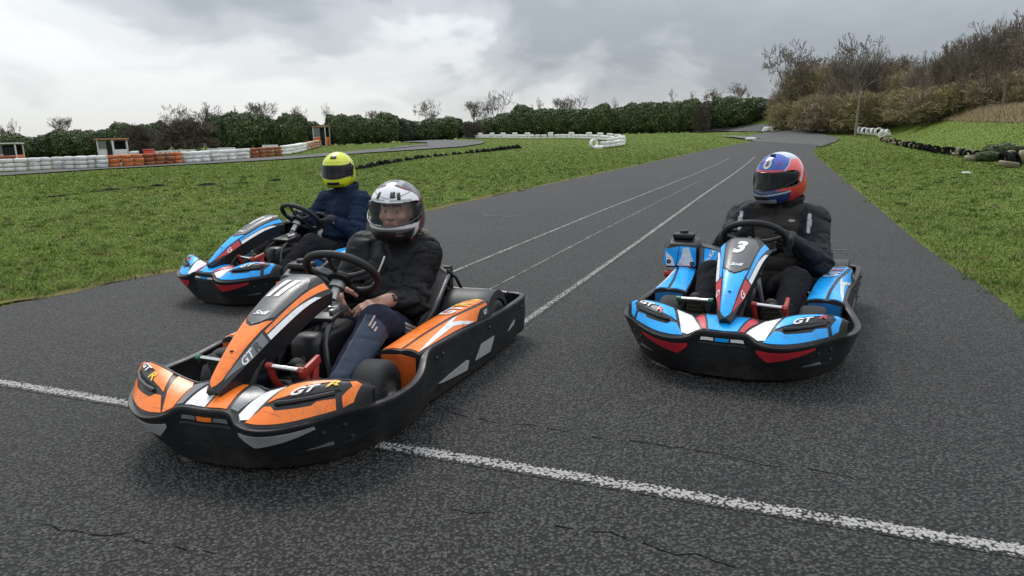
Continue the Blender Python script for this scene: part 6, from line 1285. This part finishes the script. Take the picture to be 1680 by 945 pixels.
    def tr(P):
        d = U(P); near = np.abs(d) < .05
        if near.any():
            Q = P[near]; cz = 1 - np.abs(vnoise((Q @ frame(.4, .8)) * V3(.5, 1.4, 1), 12, seed + 17)); e = -.007 * cz ** 7 + .002 * cz ** 2 + .004 * vnoise(Q, 16, seed + 7) + .003 * vnoise(Q * V3(1, .5, 1), 34, seed + 8)
            for s in ('L', 'R'):
                k_ = J['kn' + s]; r_ = np.linalg.norm(Q - k_ - V3(0, -.05, -.05), axis=1); e += .0055 * np.exp(-(r_ / .11) ** 2) * np.sin((Q[:, 1] * .8 + Q[:, 2]) * 110 + 3 * vnoise(Q, 8, seed)); a_ = J['an' + s]; r_ = np.linalg.norm(Q - a_, axis=1); e += .004 * np.exp(-(r_ / .10) ** 2) * np.sin(Q[:, 2] * 150 + 2 * vnoise(Q, 9, seed + 3))
            d[near] -= e
        return d
    pts = np.array([J[k + s] for k in ('hp', 'kn', 'an') for s in 'LR'] + [pel]); sdf_obj('trousers', tr, pts.min(0) - .15, pts.max(0) + .15, .0062, M['cloth'], D, off, st['trousers'](J), 1)
    st['tr_fn'] = tr; st['jk_T'] = T
    # --- shoes: sole up against the pedal
    for s in 'LR':
        a, t = J['an' + s], J['to' + s]; f = unit(t - a - V3(0, .0, 0)); heel = V3(*st['heel' + s]); f = unit(t - heel); n = unit(np.cross(V3(1, 0, 0), f)); x_ = V3(1, 0, 0) + V3(0, 0, 0)
        n = n if n @ (a - heel) > 0 else -n
        sh = SDF(); sh.cone(heel + n * .045, a + (heel - a) * .25, .040, .044, .03); sh.cone(heel + n * .040, heel + f * .17 + n * .034, .042, .040, .03); sh.cone(heel + f * .17 + n * .030, heel + f * .235 + n * .026, .043, .030, .03); sh.cone(heel + f * .10 + n * .055, a + V3(0, .01, 0), .038, .042, .03)
        lo, hi = np.minimum.reduce([heel, a, t]) - .09, np.maximum.reduce([heel, a, t]) + .10
        so_ = sdf_obj('shoe', lambda P: np.maximum(sh(P), -((P - heel) @ n - .010)), lo, hi, .0052, M['shoe'], D, off)
        def sole(P):
            u_, v_, w_ = (P - heel) @ f, (P - heel) @ V3(1, 0, 0), (P - heel) @ n; hw = .040 + .006 * np.sin(np.clip(u_, 0, .2) / .2 * 6.0 - 2.0); e = np.maximum(np.abs(v_) - hw, np.abs(u_ - .105) - .155 + (v_ / .045) ** 2 * .045); tread = .0035 * (np.sin(u_ * 260) > .2) * (w_ < 0); return np.maximum(e, np.abs(w_) - .013 + tread)
        sdf_obj('sole', sole, lo, hi, .0048, M['sole'], so_, off)
    # --- gloves
    if not st['bare']:
        for s in 'LR':
            G = SDF(); hp = st['hand' + s]; hand(G, J['wr' + s], V3(*hp['f']), V3(*hp['n']), hp['curl'], hp['side'], hp.get('thumb', .5), grow=.0028); ax = unit(J['el' + s] - J['wr' + s]); G.cone(J['wr' + s] + ax * .045, J['wr' + s], .036, .033, .02)
            sdf_obj('glove', G, J['wr' + s] - .17, J['wr' + s] + .17, .0042, M['leather'], D, off)
    h = helmet(D, hc, Fm, off, st['paint'], None, st['clear'], st['vents'], *st.get('port', (.060, -.050)))
    return D, off, J, Fm, hc, jk, h
def flat(c): return lambda *a: (lambda V: np.tile(np.array(c, float), (len(V), 1)) * (1 + .12 * vnoise(V, 14, 5)[:, None]))
def on_surface(fn, p, d, n=40):
    """first point on fn = 0 walking from p along d"""
    p = np.array(p, float); d = unit(d)
    for _ in range(n): p = p - d * float(np.clip(fn(p[None])[0], -.03, .03)) * .9
    return p
# grips on the wheel
_a = R(42); WC = V3(-.012, .045, .535); WE = V3(0, math.cos(_a), math.sin(_a)); WN = V3(0, -math.sin(_a), math.cos(_a))
def grip(th, s):
    """hand closed on the steering wheel at angle th: wrist, finger direction, palm normal"""
    r_ = V3(math.cos(th), 0, 0) + WE * math.sin(th); p = WC + r_ * .162; inward = -r_; f = unit(-WN * .75 + WE * .45 + r_ * .0); W = p + r_ * .022 + WN * .018 - f * .078; return W, f, unit(inward * .9 - WN * .45)

# ---------------- orange kart driver
def jacket_O(J, hip):
    def c(V):
        k = np.tile(np.array([.0095, .0095, .0105]), (len(V), 1)) * (1 + .15 * vnoise(V, 12, 4)[:, None]); return k
    return c
def trousers_O(J):
    def c(V):
        k = np.tile(np.array([.018, .020, .036]), (len(V), 1)); kn, an, hp = J['knL'], J['anL'], J['hpL']
        for s, t in (('L', -1), ('R', 1)):
            kn, an, hp = J['kn' + s], J['an' + s], J['hp' + s]; ax = unit(an - kn); tt = (V - kn) @ ax; L_ = np.linalg.norm(an - kn); q = V - kn - tt[:, None] * ax; near = np.linalg.norm(q, axis=1) < .11
            fr = q @ unit(np.cross(ax, V3(1, 0, 0))); lat = q[:, 0] * t
            m_ = near & (tt > .035 + .25 * np.clip(lat, 0, 1)) & (tt < L_ + .05) & (lat > -.010) & (V[:, 1] > hp[1] + .2); k[m_] = (.050, .062, .088)
            sea = near & (tt > .03) & (np.abs(lat + .012) < .0035) & (V[:, 1] > hp[1] + .2); k[sea] = (.09, .10, .13)
            # three pale stripes along the outside of the thigh
            ax2 = unit(kn - hp); t2 = (V - hp) @ ax2; q2 = V - hp - t2[:, None] * ax2; lat2 = q2[:, 0] * t; L2 = np.linalg.norm(kn - hp)
            for zz in (-.002, -.020, -.038):
                m2 = (lat2 > .02) & (np.abs(q2[:, 2] - zz - .02 + .10 * (t2 - .1) * 0) < .0048) & (t2 > -.08) & (t2 < L2 * .52); k[m2] = (.46, .36, .33)
        return k
    return c
def paint_O(V):
    x, y, z = V[:, 0], V[:, 1], V[:, 2]; c = np.tile(np.array([.72, .72, .73]), (len(V), 1)); az = np.arctan2(np.abs(x), y)
    edge = .142 - .030 * np.clip(az - .2, 0, 1) - .075 * np.clip(az - 1.2, 0, 2)
    c[z > edge] = (.085, .085, .092); c[np.abs(z - edge) < .0045] = (.13, .010, .022); c[(z > edge + .007) & (np.abs(np.abs(x) - .035) < .012)] = (.30, .30, .31)
    fl = (az > 1.35 + 1.5 * np.clip(z + .03, 0, 1)) & (z < .085); c[fl] = (.15, .010, .022); c[(az > 1.62 + 1.3 * np.clip(z + .03, 0, 1)) & (z < .070)] = (.018, .018, .02); c[(az > 2.1) & (z < .05)] = (.30, .30, .31)
    wh = (np.abs(az - 1.30 - .9 * np.clip(z, -.1, .1)) < .07) & (z < .05) & (z > -.115); c[wh] = (.70, .70, .71)
    ch = (z < -.056) & (az < 1.08); c[ch] = (.075, .076, .080); c[(z < -.072 - .014 * np.cos(az * 1.6)) & (az < .95)] = (.016, .016, .018)
    c[(np.abs(z + .060) < .0035) & (az < 1.1)] = (.45, .45, .46); c[(np.abs(z - .078 - .028 * az) < .0020) & (az < 1.2)] = (.10, .10, .11); c[(np.abs(z - .071) < .005) & (az < 1.0) & (az > .1)] = (.32, .33, .34)
    c[(np.abs(az - .42) < .014) & (z > .066) & (z < .080)] = (.15, .15, .15); return c
HEAD_O = (-.046, -.44, .755)
O_ = dict(label='person in a black puffer jacket and white helmet driving the orange kart', seed=2, hip=(0, -.33, .165), head=HEAD_O, yaw=8, pitch=-2, tilt=-3, gaze=-.003, bare=True, clear=True, bulk=.016, folds=1.15, flare=.006, skin=1.0,
  J=dict(neck=(-.035, -.475, .60), chest=(-.012, -.445, .43), shL=(-.163, -.470, .535), shR=(.150, -.460, .545), elL=(-.168, -.315, .322), elR=(.225, -.30, .335), wrL=(-.165, -.075, .388), wrR=(.105, -.07, .445), hpL=(-.085, -.31, .165), hpR=(.085, -.31, .165), knL=(-.205, .115, .335), knR=(.225, .12, .345), anL=(-.215, .485, .150), anR=(.185, .49, .155), toL=(-.170, .675, .300), toR=(.165, .665, .300)),
  handL=dict(f=(.55, .75, -.12), n=(.15, -.25, -1), curl=[.25, .3, .35, .42], side=-1, thumb=.3), handR=dict(f=(-.40, .55, -.60), n=(-.45, -.3, -.75), curl=[.35, .42, .5, .55], side=1, thumb=.3), heelL=(-.200, .585, .085), heelR=(.175, .585, .085),
  jacket=jacket_O, trousers=trousers_O, paint=paint_O, collar_mat=None, collar=.088, vents=[(-.20, .098, .10, .013, 'vent'), (.44, .092, .07, .016, 'vent'), (-.44, .092, .07, .016, 'vent'), (0, -.082, .30, .012, 'chin_vent')], port=(.054, -.046))
M['badge'] = mat('pale_pink_print', (.45, .34, .31), .7); M['black_cloth'] = mat('black_cloth', (.0095, .0095, .0105), .75, .25, bump=.1, bs=80); M['navy_cloth'] = mat('navy_cloth', (.014, .022, .044), .8, .2, bump=.1, bs=80)
O_['collar_mat'] = M['black_cloth']
def quilt_O(Q): return .0045 * np.abs(np.sin((Q[:, 2] + .3 * np.abs(Q[:, 0])) * 38)) ** .6 - .003

D, off, J, Fm, hc, jk, hm = driver(KP['O'], O_)
def strip(name, pts, wd, m, parent, fn, off, lift=.004):
    """thin raised strip lying on a cloth surface along world points"""
    P = [on_surface(fn, p, (-.12, 1, .25)) for p in pts]; P = [np.array(q) for q in catmull(P, 4)]; MB().tube([tuple(p + V3(0, lift, 0) - off) for p in P], wd, 6).build(name, m, parent)
strip('zip', [(-.028, -.30, .555), (-.020, -.27, .52), (-.002, -.24, .47), (.006, -.22, .44), (.018, -.20, .405)], .0048, M['zip'], D, jk, off)
# khaki hood folded behind the neck
b = MB(); b.tube([tuple(J['neck'] + V3(math.sin(a_) * .115, -.02 + math.cos(a_) * .10, .005 + .02 * math.sin(a_ * 2) * 0) - off) for a_ in linspace(R(75), R(285), 15)], [.036 + .012 * math.sin(i / 14 * math.pi) for i in range(15)], 10); b.build('hood', M['hood'], D)
b = MB(); b.tube([tuple(J['neck'] + V3(math.sin(a_) * .13, -.03 + math.cos(a_) * .12, .038) - off) for a_ in linspace(R(80), R(280), 15)], [.014] * 15, 8); b.build('hood_edge', M['hood'], D)
# red chin-strap end, watch
MB().box(tuple(J['neck'] + V3(-.095, .055, .035) - off), (.016, .012, .032), rot=(0, .2, .3), bev=.003).build('chin_strap_end', M['red_metal'], D)
ax = unit(J['wrL'] - J['elL']); wp = J['wrL'] - ax * .012; qt = Vector(ax).to_track_quat('Z', 'Y').to_matrix(); wt = MB().lathe([(.031, -.011), (.0335, -.009), (.0335, .009), (.031, .011)], tuple(wp - off), 20, 'Z', qt).build('watch', M['strap'], D)
up_ = unit(V3(-.35, -.2, 1) - ax * (V3(-.35, -.2, 1) @ ax)); lf = unit(V3(-.6, .65, .45) - ax * (V3(-.6, .65, .45) @ ax)); rm = Matrix((np.cross(lf, ax).tolist(), ax.tolist(), lf.tolist())).transposed(); MB().box(tuple(wp + lf * .034 - off), (.034, .040, .010), rot=rm, bev=.004).build('watch_case', M['watch'], wt)
# three-bar badge on the shin
kn, an = J['knL'], J['anL']; sa = unit(an - kn); bp = kn + sa * .13 + V3(-.047, 0, .052)
tfn = O_['tr_fn']
for i, (dx, ln) in enumerate(((-.017, .026), (0, .040), (.017, .054))):
    x_ = V3(.72, -.1, .68); P = [on_surface(tfn, kn + sa * (.115 - k) + x_ * dx + V3(-.02, 0, .03), V3(-.45, .1, .75)) + V3(-.002, 0, .003) for k in (-.012, ln * .5 - .012, ln - .012)]
    MB().tube([tuple(p - off) for p in P], .0045, 6).build('badge_bar', M['badge'], D)
# wires: helmet logo patch
def emblem(name, poly, ray, put, m, parent, lift):
    b = MB(); n = len(poly); b.v = [put(ray(a_, z) + np.array([math.sin(a_), math.cos(a_), .3]) * lift) for a_, z in poly]; b.f = [tuple(range(n))]; return b.build(name, m, parent, smooth=False)
h, ray, put = hm
emblem('emblem', [(-.23, .104), (-.10, .104), (-.10, .088), (-.23, .088)][::-1], ray, put, M['dark'], h, .0055)

# ---------------- number 3 kart driver: vest over a dark jacket
def jacket_R(J, hip):
    def c(V):
        k = np.tile(np.array([.014, .015, .020]), (len(V), 1)); d = np.minimum(*[np.linalg.norm(V - J['sh' + s] - V3(t * .012, 0, -.01), axis=1) for s, t in (('L', -1), ('R', 1))]); body = (np.abs(V[:, 0] - J['chest'][0]) < .150) & (V[:, 2] > hip[2] + .0)
        m_ = body & (V[:, 2] < J['neck'][2] + .1); k[m_] = (.016, .016, .018)
        for s, t in (('L', -1), ('R', 1)):
            e = (V[:, 0] - J['chest'][0]) * t; w = (np.abs(e - .190) < .013 - .10 * np.abs(V[:, 2] - J['sh' + s][2] - .01)) & (V[:, 2] > J['sh' + s][2] - .050) & (V[:, 2] < J['sh' + s][2] + .055) & (V[:, 1] > J['sh' + s][1] + .02); k[w] = (.42, .42, .43)
        return k * (1 + .12 * vnoise(V, 14, 9)[:, None])
    return c
def vest_R():
    ch, pel, nb = J['chest'], V3(*R_['hip']), J['neck']; B = SDF(); g = .016 + .020
    B.ell(ch, (.178 + g, .124 + g, .172), .09, frame(0, R(-14))); B.ell((pel + ch) / 2, (.160 + g, .126 + g, .140), .09); B.ell(pel + V3(0, -.01, .055), (.162 + g, .128, .072), .06); B.chain([nb + V3(0, 0, -.06), nb + V3(0, .004, .0)], [.098, .082], .05)
    for s, t in (('L', -1), ('R', 1)): B.cone(nb + V3(t * .03, 0, -.03), J['sh' + s] * .75 + nb * .25 + V3(0, 0, .01), .078, .078, .05)
    def fn(P):
        d = B(P); near = np.abs(d) < .05
        if near.any():
            Q = P[near]; zz = Q[:, 2] + .10 * np.abs(Q[:, 0] - ch[0]); e = .011 * np.abs(np.sin(zz * 40)) ** .5 - .006 + .003 * vnoise(Q, 26, 3) - .008 * np.exp(-((Q[:, 0] - ch[0]) / .006) ** 2); d[near] -= e
        for s, t in (('L', -1), ('R', 1)):
            a, b = J['sh' + s] + V3(t * .006, 0, .0), J['el' + s]; ab = b - a; tt = np.clip((P - a) @ ab / (ab @ ab), -.35, 1); d = np.maximum(d, .106 - np.linalg.norm(P - a - tt[:, None] * ab, axis=1))
        return np.maximum(d, pel[2] - .01 - P[:, 2])
    return fn, sdf_obj('vest', fn, pel + V3(-.30, -.26, -.08), nb + V3(.30, .30, .14), .0058, M['cloth'], D, off, flat((.040, .036, .034))(), 1)
def paint_R(V):
    x, y, z = V[:, 0], V[:, 1], V[:, 2]; az = np.arctan2(x, y); a = np.abs(az); c = np.tile(np.array([.022, .075, .40]), (len(V), 1))
    red = (z < .118 - .115 * np.clip(1.35 - a, 0, 2)) & (a > .5) | (a > 1.30) & (z < .115); c[red] = (.74, .050, .055)
    c[(z > .128) & (y < .03)] = (.50, .55, .62); wl = np.abs(z - (.122 - .115 * np.clip(1.35 - a, 0, 2))) < .004; c[wl & (a > .45)] = (.40, .45, .6)
    c[(a > 1.55) & (np.abs(z + .02 - .25 * (a - 1.6)) < .016)] = (.55, .55, .56); c[(a > 1.7) & (np.abs(z + .06 - .2 * (a - 1.6)) < .012)] = (.02, .03, .12)
    for k_, o_, cl_ in ((.030, .30, (.010, .018, .09)), (.026, -.55, (.010, .018, .09)), (.012, .62, (.45, .48, .55))):
        sw = (np.abs(az - o_ - 2.2 * (z - .09) + .25 * np.sin(z * 40)) < k_) & (z > .062) & (z < .150); c[sw] = cl_
    c[(np.abs(z - .062) < .006) & (a < .75)] = (.60, .05, .06); c[(a > 1.0) & (np.abs(z - .045 + .10 * (a - 1.0)) < .007)] = (.05, .01, .02)
    ch = (z < -.052) & (a < 1.1); c[ch] = (.014, .028, .13); c[ch & (np.abs(z + .078 - .02 * a) < .005)] = (.35, .40, .50); c[ch & (z < -.098) & (a < .5)] = (.30, .33, .40); c[(z < -.02) & (a > 1.1)] = (.55, .03, .04); return c
WL, fL, nL = grip(R(200), -1); WR, fR, nR = grip(R(-18), 1)
R_ = dict(label='person in a dark quilted vest and blue and red helmet driving kart number 3', seed=5, hip=(-.03, -.33, .165), head=(-.080, -.415, .832), yaw=-28, pitch=-5, tilt=0, bare=False, clear=False, bulk=.020, folds=1.0, flare=.004, skin=.8,
  J=dict(neck=(-.09, -.47, .675), chest=(-.075, -.45, .48), shL=(-.275, -.455, .580), shR=(.105, -.445, .590), elL=(-.325, -.27, .37), elR=(.195, -.26, .40), wrL=WL, wrR=WR, hpL=(-.115, -.31, .165), hpR=(.055, -.31, .165), knL=(-.235, .11, .325), knR=(.195, .13, .335), anL=(-.20, .49, .150), anR=(.185, .49, .155), toL=(-.170, .675, .315), toR=(.180, .665, .315)),
  handL=dict(f=fL, n=nL, curl=.95, side=-1, thumb=1.0), handR=dict(f=fR, n=nR, curl=.95, side=1, thumb=1.0), heelL=(-.175, .585, .085), heelR=(.180, .580, .085),
  jacket=jacket_R, trousers=flat((.0125, .013, .016)), paint=paint_R, collar_mat=M['black_cloth'], collar=.108, vents=[(.10, .146, .10, .006, 'vent'), (-.16, .146, .10, .006, 'vent'), (0, -.088, .26, .010, 'chin_vent')], port=(.047, -.040))
D, off, J, Fm, hc, jk, hm = driver(KP['R'], R_); h, ray, put = hm; vf, vest_o = vest_R()
em = emblem('emblem', [(-.02 + .20 * math.cos(t_), .101 + .027 * math.sin(t_)) for t_ in linspace(0, 2 * math.pi, 15)[:-1]], ray, put, mat('cream_emblem', (.60, .56, .40), .3), h, .003)
emblem('flag_stripe', [(-.13, .118), (-.08, .119), (-.08, .104), (-.13, .104)], ray, put, mat('green_print', (.02, .20, .06), .4), em, .006); emblem('flag_stripe', [(.03, .119), (.08, .118), (.08, .104), (.03, .104)], ray, put, M['red'], em, .006)
def emb_fn(u, v): return put(ray(u, v) + np.array([math.sin(u), math.cos(u), .3]) * .0065)
lettering('lettering', 'AGV', emb_fn, M['dark'], em, (-.02, .094), (-.085, 0), (0, .012), .001, 1, 0, .02, .3, .1)
for a_, z in ((-.62, .104), (.50, .108)):
    b = MB(); pts = [(a_ + (.085 if i % 2 == 0 else .035) * math.cos(i * math.pi / 5 + .3), z + (.012 if i % 2 == 0 else .005) * math.sin(i * math.pi / 5 + .3)) for i in range(10)]; emblem('star', pts, ray, put, M['red'], h, .0045)
strip('zip', [(-.085, -.30, .62), (-.085, -.27, .56), (-.083, -.25, .50), (-.08, -.23, .42)], .003, M['frame'], D, vf, off)
p = on_surface(vf, (-.083, -.29, .585), (0, 1, .2)); MB().box(tuple(p + V3(0, .006, -.012) - off), (.006, .005, .022), bev=.002).build('zip_pull', M['trim'], D)
p = on_surface(vf, (-.17, -.32, .60), (0, 1, .3)); o = MB().lathe([(.0005, .003), (.012, .002), (.013, 0)], (0, 0, 0), 14).build('chest_logo', M['strap'], D); o.location = tuple(p + V3(0, .004, .002) - off); o.rotation_euler = (R(-65), 0, 0); o.scale = (1.5, .7, 1)

# ---------------- left kart driver
def jacket_L(J, hip):
    def c(V): return np.tile(np.array([.013, .022, .046]), (len(V), 1)) * (1 + .18 * vnoise(V, 11, 6)[:, None])
    return c
def paint_L(V):
    x, y, z = V[:, 0], V[:, 1], V[:, 2]; a = np.abs(np.arctan2(x, y)); c = np.tile(np.array([.62, .66, .012]), (len(V), 1)); sd = (a > 1.15) & (a < 1.42) & (z > -.05) & (z < .075); c[sd] = (.02, .02, .022)
    c[(np.abs(z - .080) < .0016) & (a < 1.1)] = (.30, .31, .02); c[(np.abs(a - 1.05) < .010) & (z > .07) & (z < .12)] = (.35, .36, .02); c[(z < -.095) & (a < .55)] = (.40, .43, .012); return c
WL, fL, nL = grip(R(215), -1); WR, fR, nR = grip(R(-22), 1)
L_ = dict(label='person in a navy jacket and bright yellow helmet driving the farthest blue kart', seed=9, hip=(0, -.31, .170), head=(.030, -.435, .868), yaw=28, pitch=-3, tilt=0, bare=False, clear=False, bulk=.012, folds=1.25, skin=.8,
  J=dict(neck=(.0, -.475, .70), chest=(.0, -.44, .49), shL=(-.185, -.455, .605), shR=(.185, -.45, .605), elL=(-.275, -.27, .385), elR=(.275, -.25, .42), wrL=WL, wrR=WR, hpL=(-.085, -.29, .170), hpR=(.085, -.29, .170), knL=(-.205, .14, .345), knR=(.215, .14, .345), anL=(-.20, .49, .150), anR=(.185, .49, .155), toL=(-.170, .675, .315), toR=(.175, .665, .315)),
  handL=dict(f=fL, n=nL, curl=.95, side=-1, thumb=1.0), handR=dict(f=fR, n=nR, curl=.95, side=1, thumb=1.0), heelL=(-.175, .585, .085), heelR=(.178, .580, .085),
  jacket=jacket_L, jacket_mat='cloth', trousers=flat((.016, .0155, .017)), paint=paint_L, collar_mat=M['navy_cloth'], collar=.090, vents=[(0, .118, .26, .011, 'vent'), (0, -.088, .30, .010, 'chin_vent')], port=(.047, -.046))
D, off, J, Fm, hc, jk, hm = driver(KP['L'], L_)
ax = unit(J['wrL'] - J['elL']); wp = J['wrL'] - ax * .035; MB().lathe([(.036, -.012), (.0395, -.010), (.0395, .010), (.036, .012)], tuple(wp - off), 20, 'Z', Vector(ax).to_track_quat('Z', 'Y').to_matrix()).build('watch', M['strap'], D)
strip('zip', [(.0, -.30, .64), (0, -.27, .58), (0, -.25, .52), (0, -.22, .44)], .003, M['frame'], D, jk, off)
